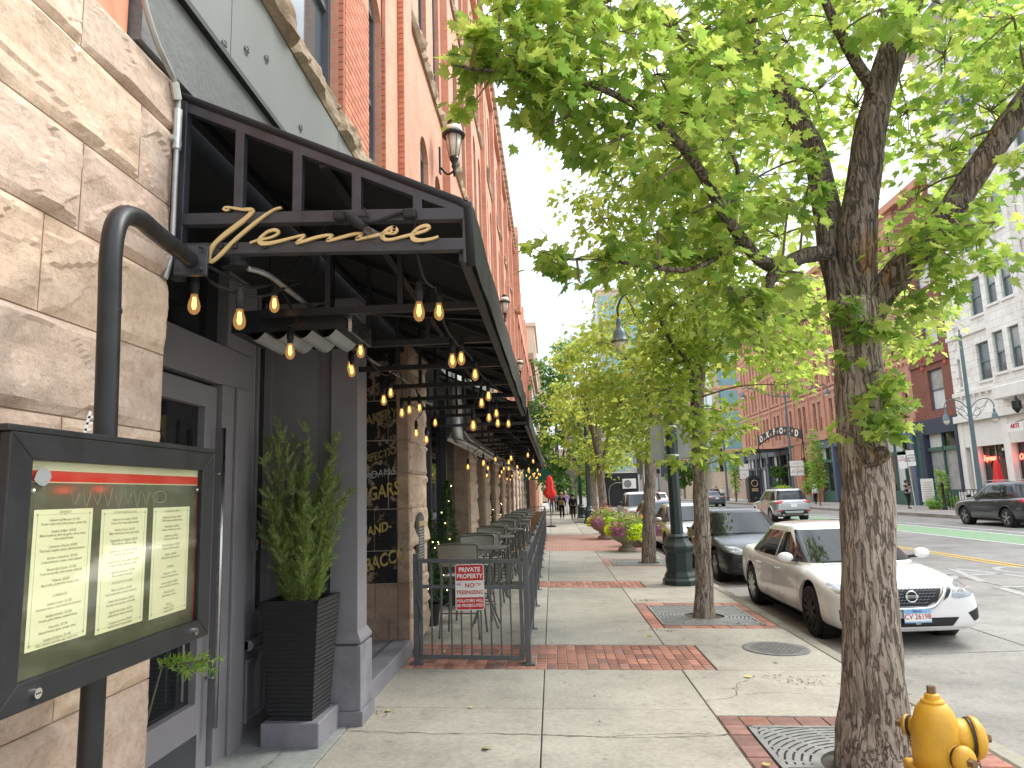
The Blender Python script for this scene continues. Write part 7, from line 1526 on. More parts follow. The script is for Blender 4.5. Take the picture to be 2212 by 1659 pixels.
MB().tube(bez([(-.75, -.1, .9), (-.75, -.1, 2.0), (-.4, -.15, 2.35), (.05, -.15, 2.35)], 4), .03, 8).build('hose', 'conduit', tr_); MB().bar((-.8, 0, .5), (0, -1.3, .45), .08).build('drawbar', 'black_metal', tr_); MB().bar((.8, 0, .5), (0, -1.3, .45), .08).build('drawbar', 'black_metal', tr_)
MB().tube([(0, -1.2, 0), (0, -1.2, .8)], .04, 8).build('jack', 'steel', tr_)
for sd in (-1, 1):
    for ya in (2.9, 3.7): MB().tube([(sd*.95, ya, .33), (sd*1.12, ya, .33)], .33, 24).build('wheel', 'tyre', tr_)
    MB().box(sd*1.07-.06, sd*1.07+.06, 2.4, 4.2, .68, .74).build('mudguard', 'black_metal', tr_)
MB().tube([(-1.6, -.6, -.1), (-1.6, -.6, 2.4)], .03, 6).build('marker_pole', 'steel', tr_) if 0 else None

# ------------------------------------------------------------------ far side of the street: white building, red brick hotel
XF = 24.6
wb = thing('white_building', 'white terracotta fronted office building with green windows and a bay over the coffee shop', 'building', (XF, 36, .06))
def WB(mb, nm, mtn, **k): return mb.build(nm, mtn, wb, world=True, **k)
def fwall(b, X, y0, y1, z0, z1, ops, mat, name, back=.35, framemat='green_frame', pane='window_sky', sill=None, blind=0):
    "street front facing -x at X with rectangular openings (ya, yb, za, zb): wall pieces, windows with frames, rails and panes"
    rowsz = sorted(set([z0, z1]+[o[2] for o in ops]+[o[3] for o in ops])); 
    for za, zb in zip(rowsz, rowsz[1:]):
        hit_ = sorted(o for o in ops if o[2] <= za+1e-6 and o[3] >= zb-1e-6); y_ = y0
        for o in hit_+[(y1, y1)]:
            if o[0] > y_+1e-4: MB().box(X, X+back, y_, o[0], za, zb).build(name, mat, b, world=True)
            y_ = o[1]
    for ya, yb, za, zb in ops:
        w_ = MB().box(X+.24, X+.25, ya, yb, za, zb).build('window', 'frame_dark', b, world=True); m = MB(); f_ = min(.09, (yb-ya)*.1)
        for a, c_, d, e in ((ya, ya+f_, za, zb), (yb-f_, yb, za, zb), (ya+f_, yb-f_, za, za+f_), (ya+f_, yb-f_, zb-f_, zb), (ya+f_, yb-f_, (za+zb)/2-.04, (za+zb)/2+.04)): m.box(X+.14, X+.23, a, c_, d, e)
        m.build('frame', framemat, w_, world=True)
        MB().box(X+.20, X+.21, ya+f_, yb-f_, za+f_, (za+zb)/2-.04).build('pane', pane, w_, world=True); MB().box(X+.18, X+.19, ya+f_, yb-f_, (za+zb)/2+.04, zb-f_).build('pane', 'window_blind' if random.random() < blind else pane, w_, world=True)
        if sill: MB().box(X-.08, X+.1, ya-.1, yb+.1, za-.14, za-.002).build('sill', sill, w_, world=True)
random.seed(15)
ops = []
for fl_ in range(6):
    z_ = 7.2+fl_*3.75
    for y_ in (40.45, 37.55, 34.9, 32.0): ops.append((y_-.62, y_+.62, z_, z_+2.15))
    for y_ in (42.9, 39.0): ops.append((y_-.13, y_+.13, z_-.1, z_+1.6))
fwall(wb, XF, 28, 43.75, 5.0, 29.6, ops, 'white_block', 'stone_facing', .4, sill='white_trim', blind=.7)
# coursed blocks of the corner pier, one by one
for j in range(34):
    z_ = 5.6+j*.42
    for y_, l_ in ((43.35, .72 if j % 2 else .5), ): piece('quoin', (.05, l_, .40), 'white_stone', wb, (-.02, y_+.38-l_/2-36, z_+.21-.06), (0, 0, 0), .012)
for z_, d in ((5.02, .28), (6.55, .14), (10.0, .12), (13.8, .12), (17.6, .12), (28.9, .9)): WB(MB().box(XF-d, XF+.05, 28, 43.8, z_, z_+(.26 if d < .2 else .4)), 'cornice', 'white_trim', bevel=.02)
WB(MB().box(XF-.9, XF+.05, 28, 44.2, 29.3, 29.8), 'roof_cornice', 'frame_dark')
# shallow bay
WB(MB().box(XF-.55, XF, 35.9, 39.3, 5.9, 6.6), 'bay_base', 'white_trim', bevel=.05); fwall(wb, XF-.5, 36.1, 39.1, 6.6, 28.5, [(36.5, 37.4, 7.3+f_*3.75, 9.5+f_*3.75) for f_ in range(6)]+[(37.8, 38.7, 7.3+f_*3.75, 9.5+f_*3.75) for f_ in range(6)], 'white_block', 'stone_facing', .45, sill='white_trim', blind=.5)
for j in range(20): piece('dentil', (.1, .1, .12), 'white_trim', wb, (-.1, 42.9-j*.62-36, 6.42), (0, 0, 0), .01)
for y_ in (43.6, 42.5, 39.4, 36, 32, 28.4): WB(MB().box(XF-.06, XF+.35, y_-.28, y_+.28, 0.05, 5.0), 'shop_pier', 'white_stone', bevel=.02)
WB(MB().box(XF-.02, XF+.35, 28, 43.7, 3.55, 5.0), 'shop_lintel', 'white_trim')
for y0, y1 in ((39.7, 42.2), (36.3, 39.1), (32.3, 35.7), (28.7, 31.7)):
    w_ = WB(MB().box(XF+.3, XF+.31, y0, y1, .3, 3.55), 'shop_window', 'window_dark'); m = MB()
    for a in (y0, (y0+y1)/2-.03, y1-.06): m.box(XF+.24, XF+.29, a, a+.06, .1, 3.55)
    m.build('frame', 'concrete_grey', w_, world=True)
text('neon_lettering', 'Espresso', .42, 'neon_red', wb, (.2, 41.5-36, 2.78), (90, 0, -90), .012, .012, 'CENTER', .72, .25); text('neon_lettering', 'Organic', .45, 'neon_red', wb, (.2, 38.3-36, 2.72), (90, 0, -90), .012, .006, 'CENTER', .9, .3)
WB(MB().box(XF+.21, XF+.22, 40.15, 40.32, 3.2, 3.35), 'house_number', 'white_sign')
WB(MB().box(XF-.72, XF-.66, 36.9, 38.2, 4.05, 4.5), 'hanging_sign', 'white_sign'); text('sign_lettering', 'ARTS', .3, 'red_ink', wb, (-.73, 37.5-36, 4.28), (90, 0, -90), .004, .01) ; WB(MB().bar((XF-.7, 37.5, 4.5), (XF, 37.5, 4.75), .03), 'sign_arm', 'black_metal')
WB(MB().box(XF+.4, XF+14, 28, 43.7, 0, 29.4), 'building_core', 'concrete_grey')
WB(MB().lathe([(.05, .0), (.22, .25), (.22, .6), (.1, .7), (.03, .9)], 8, (XF-.55, 37.4, 5.0)), 'wall_lantern', 'black_metal')

ox = thing('red_brick_hotel', 'long red brick hotel with narrow paired windows above a blue grey shopfront', 'building', (XF, 65, .06))
def OX(mb, nm, mtn, **k): return mb.build(nm, mtn, ox, world=True, **k)
ops = []; y_ = 52.0
ys_ = [50.3, 54.2, 58.1, 62.0, 65.9, 69.8, 73.7, 77.6, 81.5, 85.4, 89.3]
for fl_, (za, zb) in enumerate(((6.45, 9.1), (10.4, 12.9), (14.2, 16.5), (17.8, 19.4))):
    for yc in ys_:
        for d in (-.62, .62): ops.append((yc+d-.36, yc+d+.36, za, zb))
fwall(ox, XF, 48.6, 92.0, 5.85, 21.0, ops, 'far_brick', 'brickwork', .4, 'terracotta', 'window_dark', blind=.3)
fwall(ox, XF, 43.78, 48.6, 5.6, 21.0, [(44.8, 46.5, 6.1, 8.7), (44.8, 46.5, 10.3, 12.8), (44.8, 46.5, 14.1, 16.4)], 'far_brick_dark', 'brickwork', .4, 'blue_iron', 'curtain', blind=.8)
for z_, h_, d, mm in ((5.6, .28, .16, 'pink_trim'), (9.75, .22, .07, 'pink_trim'), (13.5, .2, .07, 'pink_trim'), (17.1, .2, .07, 'pink_trim'), (20.6, .5, .3, 'terracotta'), (10.05, .14, .04, 'far_brick_dark')): OX(MB().box(XF-d, XF+.02, 48.62 if mm != 'terracotta' else 43.8, 92, z_, z_+h_), 'string_course', mm)
for z_ in (9.1, 13.0): OX(MB().box(XF-.1, XF+.02, 43.8, 48.6, z_, z_+.25), 'string_course', 'far_brick_dark')
for yc in (44.3, 47.0): 
    for z_ in (8.95, 9.6): OX(MB().ball((XF-.02, yc, z_), .2, 8, 6, .4), 'relief', 'terra_red')
for yc in ys_[:-1]: OX(MB().box(XF-.12, XF, yc+1.82, yc+2.08, 5.9, 20.6), 'pilaster', 'terracotta')
for i in range(70): piece('dentil', (.1, .2, .14), 'pink_trim', ox, (-.06, 48.9+i*.61-65, 9.66-.06), (0, 0, 0), .01)
for yc in (56.15, 71.8, 87.3): OX(MB().prism([(yc-1.6, 21), (yc+1.6, 21), (yc+1.1, 22.3), (yc, 22.9), (yc-1.1, 22.3)], XF-.1, XF+.4, 'yz'), 'gable', 'terracotta')
# shopfront: iron columns, windows, doors
for yc, mm, w_ in ((43.95, 'navy_iron', .3), (48.0, 'navy_iron', .55), (49.4, 'blue_iron', .45), (54.0, 'green_trim', .3), (58.5, 'blue_iron', .4), (63, 'blue_iron', .4), (67.0, 'terracotta', .8), (73.2, 'terracotta', .7), (77.5, 'frame_grey', .5), (82, 'frame_grey', .6), (86.4, 'frame_grey', .5), (91.2, 'navy_iron', .7)): OX(MB().box(XF-.12, XF+.35, yc-w_/2, yc+w_/2, .05, 5.35), 'iron_column', mm, bevel=.02)
m = MB()
for i in range(24):
    for d in (-.2, .2): m.ball((XF-.13, 48.0+d, .4+i*.2), .035, 6, 4)
OX(m, 'rivets', 'navy_iron'); 
OX(MB().box(XF-.05, XF+.3, 43.8, 48.6, 4.65, 5.6), 'shop_fascia', 'navy_iron'); OX(MB().box(XF-.05, XF+.3, 48.6, 68, 4.85, 5.6), 'shop_fascia', 'blue_iron'); OX(MB().box(XF-.05, XF+.3, 72.2, 92, 4.85, 5.6), 'shop_fascia', 'frame_grey')
cols_ = [43.95, 48.0, 49.4, 54.0, 58.5, 63, 67.0]
for a, b in list(zip(cols_, cols_[1:]))+[(73.2, 77.5), (77.5, 82), (82, 86.4), (86.4, 91.2)]:
    a += .3; b -= .3; gm = 'green_trim' if b < 68 else 'frame_grey'
    if b-a < .9: OX(MB().box(XF+.1, XF+.3, a-.1, b+.1, .05, 4.8), 'shop_panel', gm); continue
    OX(MB().box(XF+.12, XF+.3, a, b, .05, 1.05), 'stall_riser', gm); OX(MB().box(XF+.1, XF+.28, a, b, 3.55, 3.8), 'transom', gm)
    n_ = max(2, round((b-a)/1.5))
    for i in range(n_):
        ya, yb = lerp(a, b, i/n_), lerp(a, b, (i+1)/n_); OX(MB().box(XF+.1, XF+.28, ya-.05, ya+.05, 1.05, 4.85), 'mullion', gm)
        OX(MB().box(XF+.24, XF+.25, ya+.05, yb-.05, 1.05, 3.55), 'shop_pane', 'window_blind' if b < 50 else random.choice(('window_sky', 'window_dark', 'curtain'))); OX(MB().box(XF+.24, XF+.25, ya+.05, yb-.05, 3.8, 4.85), 'shop_pane', random.choice(('window_dark', 'curtain')))
        for j in (0,): OX(MB().box(XF+.115, XF+.118, ya+.12, yb-.12, .2, .9), 'riser_panel', gm, bevel=.004)
# arched entrance
m = MB(); yc, hw, zs = 70.1, 1.05, 2.9
for i in range(12):
    a0, a1 = math.pi*i/12, math.pi*(i+1)/12; p0, p1 = (yc+hw*math.cos(a0), zs+hw*1.35*math.sin(a0)), (yc+hw*math.cos(a1), zs+hw*1.35*math.sin(a1))
    m.add([(XF-.1, p0[0], p0[1]), (XF-.1, p1[0], p1[1]), (XF-.1, p1[0], 5.6), (XF-.1, p0[0], 5.6)], [(0, 1, 2, 3)]); m.add([(XF-.1, *p0), (XF-.1, *p1), (XF+.9, *p1), (XF+.9, *p0)], [(0, 1, 2, 3)])
m.box(XF-.1, XF+.9, yc-2.6, yc-hw, .05, 5.6); m.box(XF-.1, XF+.9, yc+hw, yc+2.6, .05, 5.6); OX(m, 'entrance_arch', 'terracotta', fix=True)
OX(MB().box(XF-.13, XF-.1, yc-2.6, yc-hw-.02, 2.3, 2.55), 'impost_band', 'far_brick_dark'); OX(MB().box(XF+.7, XF+.75, yc-hw, yc+hw, .05, 4.5), 'entrance_door', 'wood')
OX(MB().box(XF+.42, XF+16, 43.8, 92, 0, 20.9), 'building_core', 'far_brick')
# arched name sign over the entrance canopy
os_ = thing('hotel_sign', 'black arched sign with white letters spelling OXFORD over the hotel canopy', 'sign', (22.6, 77, 4.9))
q0, q1 = at(1637, 944, 76), at(1733, 944, 67); d_ = (q1-q0); ln_ = d_.length
os_.location = (q0+q1)/2; os_.location.z = 0; bz = (q0.z+q1.z)/2; os_.rotation_euler = (0, 0, math.atan2(d_.y, d_.x)); hl_ = ln_/2
P = [(-hl_+2*hl_*i/14, bz+.35-.75*(2*i/14-1)**2+.2) for i in range(15)]
MB().prism([(x_, z_-.42) for x_, z_ in P]+[(x_, z_+.42) for x_, z_ in P[::-1]], -.05, .05, 'xz').build('sign_band', 'black_metal', os_, fix=True)
for i, ch_ in enumerate('OXFORD'):
    u = -1+2*(i+.55)/6.1; x_ = u*hl_*.98; z_ = bz+.55-.75*u*u
    text('sign_letter', ch_, .86, 'cream_plate', os_, (x_, -.06, z_), (90, math.degrees(math.atan(1.5*u*.75/hl_)), 0), .01, .02, 'CENTER', 1.0)
    if i < 5: MB().tube([(x_+hl_/6.1, -.08, z_-.02), (x_+hl_/6.1, -.05, z_-.02)], .16, 12).build('dot_lamp', 'pink_trim', os_)
for x_ in (-hl_, hl_): MB().tube([(x_, 0, .06), (x_, 0, bz+.6)], .05, 8).build('sign_post', 'black_metal', os_); MB().tube(bez([(x_-.5, 0, 3.6), (x_-.4, 0, 4.8), (x_, 0, 5.7), (x_+.4, 0, 4.8), (x_+.5, 0, 3.6)], 6), .03, 6).build('lantern_cage', 'black_metal', os_)
cn = thing('entrance_canopy', 'dark flat canopy reaching from the hotel arch to the kerb', 'canopy', (22.2, 76.0, 0))
MB().box(-2.2, 2.3, -2.3, 3.3, 5.3, 5.42).build('roof_slab', 'black_metal', cn, bevel=.03)
for x_, y__ in ((-2.2, -2.1), (-2.2, 3.1)): MB().tube([(x_, y__, .06), (x_, y__, 5.05)], .05, 8).build('canopy_post', 'black_metal', cn)
for y__ in (-2.1, 3.1): MB().tube(bez([(2.3, y__, 3.2), (1.6, y__, 3.6), (.9, y__, 5.0)], 6), .03, 6).build('canopy_bracket', 'black_metal', cn)

# farther buildings
def block(name, label, x0, x1, y0, y1, h_, mat, nyw, nzw, glass='glass_dark', side='x', wfrac=.6, sideN=0, trim=None):
    b = thing(name, label, 'building', ((x0+x1)/2, (y0+y1)/2, 0))
    def W_(mb, nm, mm): return mb.build(nm, mm, b, world=True)
    W_(MB().box(x0, x1, y0, y1, -.3, h_), 'wall', mat)
    for j in range(nzw):
        z0_, z1_ = 4+(h_-5)*j/nzw, 4+(h_-5)*(j+wfrac)/nzw
        for i in range(nyw):
            ya, yb = lerp(y0, y1, (i+.2)/nyw), lerp(y0, y1, (i+.2+wfrac)/nyw)
            X = x0-.04 if side == 'l' else x1; W_(MB().box(X, X+.04, ya, yb, z0_, z1_), 'window', glass)
        for i in range(sideN):
            xa, xb = lerp(x0, x1, (i+.2)/sideN), lerp(x0, x1, (i+.2+wfrac)/sideN); W_(MB().box(xa, xb, y0-.04, y0, z0_, z1_), 'window', glass)
        if trim: W_(MB().box(x0-.1, x1+.1, y0-.1, y1+.1, z1_+.3, z1_+.7), 'floor_band', trim)
    W_(MB().box(x0-.3, x1+.3, y0-.3, y1+.3, h_, h_+.6), 'parapet', trim or mat)
    return b
block('low_brick_building', 'lower red brick building beyond the long brick front', -14, -1.5, 62, 84, 13.5, 'facade_brick', 7, 3, trim='ledge_stone', sideN=2)
block('beige_tower', 'tall beige apartment tower rising past the brick front', -22, -2.0, 118, 142, 30, 'beige_wall', 8, 9, wfrac=.4, sideN=0); block('grey_tower', 'grey tower behind the beige one', -18, -1.0, 160, 185, 31, 'tan_wall', 7, 9, wfrac=.5)
block('corner_building', 'tan building with glass corner bays beyond the hotel', 24.2, 44, 104, 135, 30, 'tan_wall', 7, 8, 'teal_glass', 'l', .72, 5, 'pink_trim')
block('concrete_building', 'pale concrete building at the crossing behind the pickup', 21, 40, 142, 190, 17, 'concrete_grey', 8, 3, 'glass_dark', 'l', .6, 6); block('glass_tower', 'pale blue glass tower showing through the tree tops', 16, 30, 210, 230, 62, 'tan_wall', 6, 18, 'teal_glass', 'l', .85, 5); block('far_block', 'low pale building closing the end of the street', -8, 14, 215, 235, 14, 'tan_wall', 5, 3, 'glass_dark', 'l', .6, 7)
gs = thing('green_storefront', 'green painted storefront projecting beyond the brick building', 'storefront', (-1.0, 46, 0))
for y__ in (43.0, 46.5, 50): MB().box(-1.3, -.9, y__-.2-46, y__+.2-46, 0, 3.2).build('column', 'green_trim', gs)
MB().box(-1.6, -1.0, -2.9, 5, .02, .6).build('stall_riser', 'green_trim', gs); MB().box(-1.45, -1.4, -2.9, 5, .6, 3.1).build('window', 'window_sky', gs); MB().box(-1.7, -.8, -3.2, 5.2, 3.2, 3.7).build('fascia', 'green_trim', gs)
ga = thing('green_awning', 'dark green fabric awning over the far storefront', 'awning', (-1.0, 42, 2.6))
m = MB().prism([(-.9, 1.25), (.95, .35), (.95, .05), (.90, .05), (.90, .32), (-.9, 1.2)], -.6, 6, 'xz'); m.build('canopy', 'awning_green', ga, fix=True); MB().prism([(-.9, 1.22), (.94, .34), (.94, .0), (-.9, .0)], -.62, -.6, 'xz').build('end_panel', 'awning_green', ga); MB().box(-.9, .84, -.63, -.605, -.12, -.02).build('valance', 'awning_green', ga)
def umbrella(label, x_, y_, h0, h1, rad, grp=None):
    u = thing('patio_umbrella', label, 'umbrella', (x_, y_, gz(x_)), 0, grp); MB().tube([(0, 0, 0), (0, 0, h1)], .025, 8).build('pole', 'chair_metal', u); MB().lathe([(.25, 0), (.25, .06), (.05, .1)], 14).build('base', 'black_metal', u)
    m = MB(); n = 20; prof = [(.02, h1+.05), (.07, h1), (rad*.45, lerp(h1, h0, .12)), (rad*.55, lerp(h1, h0, .3)), (rad*.6, lerp(h1, h0, .55)), (rad*.95, lerp(h1, h0, .8)), (rad*.8, h0+.05), (rad*.3, h0)]
    vs = []; fs = []
    for k, (r, z_) in enumerate(prof): vs += [((r*(1+.22*math.sin(5*a)))*math.cos(a), (r*(1+.22*math.sin(5*a)))*math.sin(a), z_+(.05*math.sin(5*a) if k > 4 else 0)) for a in [2*math.pi*j/n for j in range(n)]]
    for i in range(len(prof)-1): fs += [(i*n+j, i*n+(j+1) % n, (i+1)*n+(j+1) % n, (i+1)*n+j) for j in range(n)]
    m.add(vs, fs); m.build('folded_canopy', 'umbrella_red', u, smooth=True)
umbrella('closed red umbrella at the end of the patio fence', -.12, 36.5, 1.45, 2.55, .30, None); umbrella('closed red umbrella outside the coffee shop', 23.2, 38.3, 1.15, 2.55, .27)
pr_ = thing('green_railing', 'dark green cafe railing around tables beyond the patio fence', 'railing', (-.4, 36, 0))
for i in range(12): MB().tube([(-.05 if i < 8 else -.05-(i-7)*.2, 1.0+min(i, 7)*.5, 0), (-.05 if i < 8 else -.05-(i-7)*.2, 1.0+min(i, 7)*.5, .95)], .015, 5).build('baluster', 'green_trim', pr_)
MB().tube([(-.05, .9, .95), (-.05, 4.6, .95), (-1.0, 4.6, .95)], .02, 6).build('rail', 'green_trim', pr_)
gt_ = thing('cafe_table', 'green cafe table beside the red umbrella', 'table', (-.7, 35.6, gz(-.7))); MB().lathe([(.38, .72), (.38, .75)], 18).build('table_top', 'green_trim', gt_); MB().tube([(0, 0, .02), (0, 0, .72)], .03, 8).build('pedestal', 'green_trim', gt_); MB().lathe([(.22, 0), (.2, .03)], 12).build('foot', 'green_trim', gt_)

# ------------------------------------------------------------------ street furniture on the far side
def farlamp(label, x_, y_, top, arm, drop_, lit=False):
    t = lamppost(label, x_, y_, 1., True, 'lamp_blue', top, 'blue grey street lamps across the street', arm, drop_, False); return t
farlamp('blue grey twin street lamp in front of the white building', 20.4, 35.2, 8.6, 1.15, 4.55); 
tl = thing('tall_street_lamp', 'slender blue grey lamp with two long drooping arms before the hotel sign', 'street lamp', (19.9, 60, .06))
MB().lathe([(.2, 0), (.2, .5), (.12, .6), (.1, 3), (.07, 9.2)], 10).build('shaft', 'lamp_blue', tl)
for s_ in (-1, 1):
    MB().tube(bez([(0, 0, 9.0), (s_*1.0, 0, 9.1), (s_*2.2, 0, 9.6), (s_*3.2, 0, 9.9), (s_*3.5, 0, 9.7)], 6), .05, 8).build('arm', 'lamp_blue', tl, smooth=True); hd_ = MB().lathe([(.05, .5), (.12, .3), (.2, .1), (.24, 0)], 12, (s_*3.5, 0, 9.1)).build('lamp_hood', 'lamp_blue', tl, smooth=True); MB().lathe([(.2, 0), (.17, -.18), (.05, -.28)], 12, (s_*3.5, 0, 9.1)).build('globe', 'frost_glass', hd_, smooth=True)
for y__, lab in ((84, 'blue grey lamp pole beside the hotel corner'), (100, 'blue grey lamp pole at the far crossing')):
    t = thing('traffic_pole', lab, 'pole', (20.3, y__, .06)); MB().lathe([(.2, 0), (.2, .5), (.12, .6), (.08, 13)], 10).build('shaft', 'lamp_blue', t); MB().tube(bez([(0, 0, 7), (-.8, 0, 7.6), (-1.6, 0, 7.2)], 5), .04, 6).build('arm', 'lamp_blue', t)
    for z_ in (3.4, 5.0): MB().box(-.65, -.25, -.2, .1, z_, z_+1.1).build('signal_head', 'black_metal', t, bevel=.03)
ts = thing('traffic_light', 'traffic signal showing green on a pole by the far crossing', 'traffic light', at(1424, 1062, 95)); ts.location.z = 0
MB().tube([(0, 0, 0), (0, 0, 7.2)], .1, 8).build('pole', 'lamp_blue', ts); sh_ = MB().box(-.25, .25, -.35, -.1, 4.9, 6.5).build('signal_head', 'black_metal', ts, bevel=.03)
for z_, mm in ((5.2, 'signal_green'), (5.7, 'black_trim'), (6.2, 'black_trim')): MB().tube([(0, -.4, z_), (0, -.34, z_)], .19, 14).build('lens', mm, sh_)
MB().box(-.22, .22, -.3, -.1, 3.7, 4.3).build('walk_signal', 'black_metal', ts); MB().box(-1.0, .9, -.1, -.06, 6.9, 7.3).build('street_name_plate', 'green_trim', ts)
ww, rr_ = 'white_sign', 'red_sign'
signpost('parking signs on a thin pole in front of the green shop windows', 19.3, 57, .06, [(-.28, 2.35, 3.0, .5, ww, 'NO\nPARKING', 'red_ink'), (.28, 2.35, 3.0, .5, ww, '2 HR\nPARKING', 'red_ink'), (0, 3.05, 3.5, 1.06, ww, 'TOW ZONE', 'red_ink')], 0, grp='parking signs across the street')
signpost('red and white parking sign pair on a leaning pole beside the woman', 19.5, 39.6, .06, [(-.3, 2.35, 3.25, .44, ww, 'NO\nSTOPPING\n', 'red_ink'), (-.3, 3.08, 3.25, .44, rr_, '', ''), (.17, 2.45, 3.3, .44, ww, '2 HOUR\nPARKING\n8AM-10PM', 'green_trim')], 0, grp='parking signs across the street', lean=R(-3))
signpost('large parking sign cluster with green header beside the coffee shop', 19.3, 28.6, .06, [(-.25, 2.3, 3.25, .44, ww, '1 HOUR\nPARKING\n8AM-6PM\nMON-FRI\nPERMIT', 'black_trim'), (.24, 2.3, 3.2, .44, ww, '\nTOW\nZONE', 'red_ink'), (.24, 3.02, 3.2, .44, rr_, 'NO PARKING', 'white_sign'), (-.1, 3.28, 3.52, .3, 'leaf_shrub', '', ''), (.2, 3.28, 3.52, .28, 'frame_dark', '', ''), (-.36, 3.28, 3.52, .2, ww, 'P', 'cloth_blue')], 0, grp='parking signs across the street', lean=R(-3))
signpost('stacked white parking signs beside the black bin', 19.2, 72, .06, [(0, 2.4, 3.2, .9, ww, '1|2', 'black_trim'), (0, 3.25, 3.85, .9, ww, 'P', 'red_ink')], 0, grp='parking signs across the street'); signpost('white parking sign near the far crossing', 19.2, 92, .06, [(0, 2.5, 3.4, 1.0, ww, 'P', 'black_trim')], 0, grp='parking signs across the street')
signpost('grey back of a diamond road sign above the two women', 1.55, 45.5, gz(1.5), [(0, 2.2, 2.3, .1, 'grey_metal', '', '')], math.pi); d_ = MB().prism([(-.55, 0), (0, -.55), (.55, 0), (0, .55)], -.01, .01, 'xz').build('road_sign', 'grey_metal'); d_.location = (1.45, 45.4, 3.0); tag(d_, 'grey diamond shaped back of a road sign below the golden leaves', 'sign')
ft = thing('chalk_board_sign', 'white pointed notice board standing by a young shrub across the street', 'sign', (21.6, 42.3, .06)); MB().prism([(-.35, .45), (0, .2), (.35, .45), (.35, 1.75), (-.35, 1.75)], -.02, .02, 'xz').build('panel', ww, ft, fix=True); MB().tube([(0, 0, 0), (0, 0, .4)], .03, 6).build('stake', 'black_metal', ft)
m = MB(); [m.box(-.26+rnd(0, .05), .26-rnd(0, .08), -.024, -.021, .6+j*.13, .64+j*.13) for j in range(8)]; m.build('text_lines', 'ink', ft)
rl = thing('cafe_railing', 'black iron railing with white panels outside the coffee shop', 'railing', (21.8, 36, .06))
for i in range(24): MB().tube([(0, 4.6-i*.3, 0), (0, 4.6-i*.3, 1.1)], .02, 5).build('baluster', 'black_metal', rl)
for z_ in (.15, 1.1): MB().bar((0, 4.7, z_), (0, -2.5, z_), .04).build('rail', 'black_metal', rl)
for i in range(9): MB().box(.01, .03, 3.3-i*.32, 3.55-i*.32, .3+(i % 2)*.02, .98).build('panel', 'white_sign', rl)
for y__ in (5.1, -2.6): k = MB().lathe([(.14, 0), (.14, .12), (.07, .2), (.06, 1.3), (.1, 1.36), (.05, 1.5), (.01, 1.6)], 10, (0, y__, 0)).build('post', 'black_metal', rl, smooth=True)
bn = thing('litter_bin', 'black litter bin with gold emblem by the far kerb', 'bin', (19.6, 70.5, .06)); MB().box(-.55, .55, -.4, .4, .1, 2.5).build('cabinet', 'black_metal', bn, bevel=.05); MB().box(-.6, .6, -.45, .45, 0, .12).build('base', 'wood', bn); MB().tube([(.3*math.cos(a*.42), -.42, 1.9+.3*math.sin(a*.42)) for a in range(16)], .03, 5).build('emblem', 'gold', bn); text('bin_lettering', 'DENVER\n2017', .2, 'gold', bn, (0, -.42, 1.3), (90, 0, 0), .004, .004) if 0 else None; m = MB(); [m.box(-.3, .3, -.415, -.405, 1.15+i*.16, 1.24+i*.16) for i in range(2)]; m.build('gold_lines', 'gold', bn); MB().box(-.4, .4, -.3, .3, 2.5, 2.62).build('lid', 'black_metal', bn)
ub = thing('ash_bin', 'small dark street bin at the foot of the navy iron column', 'bin', (23.9, 46.6, .06)); MB().lathe([(.2, 0), (.22, .9), (.25, .92), (.2, 1.0)], 14).build('barrel', 'frame_dark', ub); MB().lathe([(.24, .9), (.24, .93)], 14).build('rim', 'grey_metal', ub)
def bushy(label, x_, y_, z_, parts, mat, seed, size=.12, stem=None, grp=None, cat='shrub', name='shrub'):
    t = thing(name, label, cat, (x_, y_, z_), 0, grp); random.seed(seed); vs0, fs0 = SHAPES['low']; V = []; Fc = []
    for cx_, cz_, rx, rz_, n in parts:
        for i in range(n):
            d = Vector((random.gauss(0, 1), random.gauss(0, 1), random.gauss(0, 1))).normalized()*random.random()**.4; p = Vector((cx_+d.x*rx, d.y*rx, cz_+d.z*rz_)); mtx = leafmatrix(p, d, size, .1); k = len(V); V += [tuple(mtx @ v) for v in vs0]; Fc += [tuple(q+k for q in f_) for f_ in fs0]
    m = MB(); m.v = V; m.f = Fc; m.build('foliage', mat, t, uv=False)['kind'] = 'stuff'
    if stem: MB().tube([(0, 0, 0), (0, 0, stem)], [.05, .03], 6).build('stem', 'twig', t)
    return t
bushy('young leafy shrub beside the pointed notice board', 22.3, 42.0, .06, [(0, 1.4, .28, .9, 260), (-.5, .35, .5, .32, 200), (.4, .4, .4, .3, 120)], 'leaf_shrub', 71, .2, 1.6); bushy('slim young columnar tree before the green shop window', 20.2, 55.2, .06, [(0, 3.6, .55, 2.3, 620), (0, 2.0, .7, .8, 240)], 'leaf_shrub', 72, .24, 3.5, cat='tree', name='young_tree')
bushy('slim young tree beside the black litter bin', 19.8, 78, .06, [(0, 3.4, .6, 2.4, 420)], 'leaf_shrub', 73, .3, 3., cat='tree', name='young_tree')
for k, (y__, x_, lab) in enumerate(((66.6, 23.6, 'round clipped topiary left of the hotel arch'), (74.8, 23.4, 'round clipped topiary beyond the hotel arch'))): 
    t = bushy(lab, x_, y__, .06, [(0, 3.0, .75, .7, 420), (0, 1.5, .7, .65, 300)], 'leaf_dark' if k else 'leaf_shrub', 75+k, .26, 2.8); MB().lathe([(.4, 0), (.5, .7), (.45, .7)], 12).build('pot', 'stone_planter', t)
bushy('flower tub behind the silver car', 18.95+.8, 62, .06, [(0, 1.25, .9, .35, 360)], 'leaf_gold', 78, .26, None).children and None
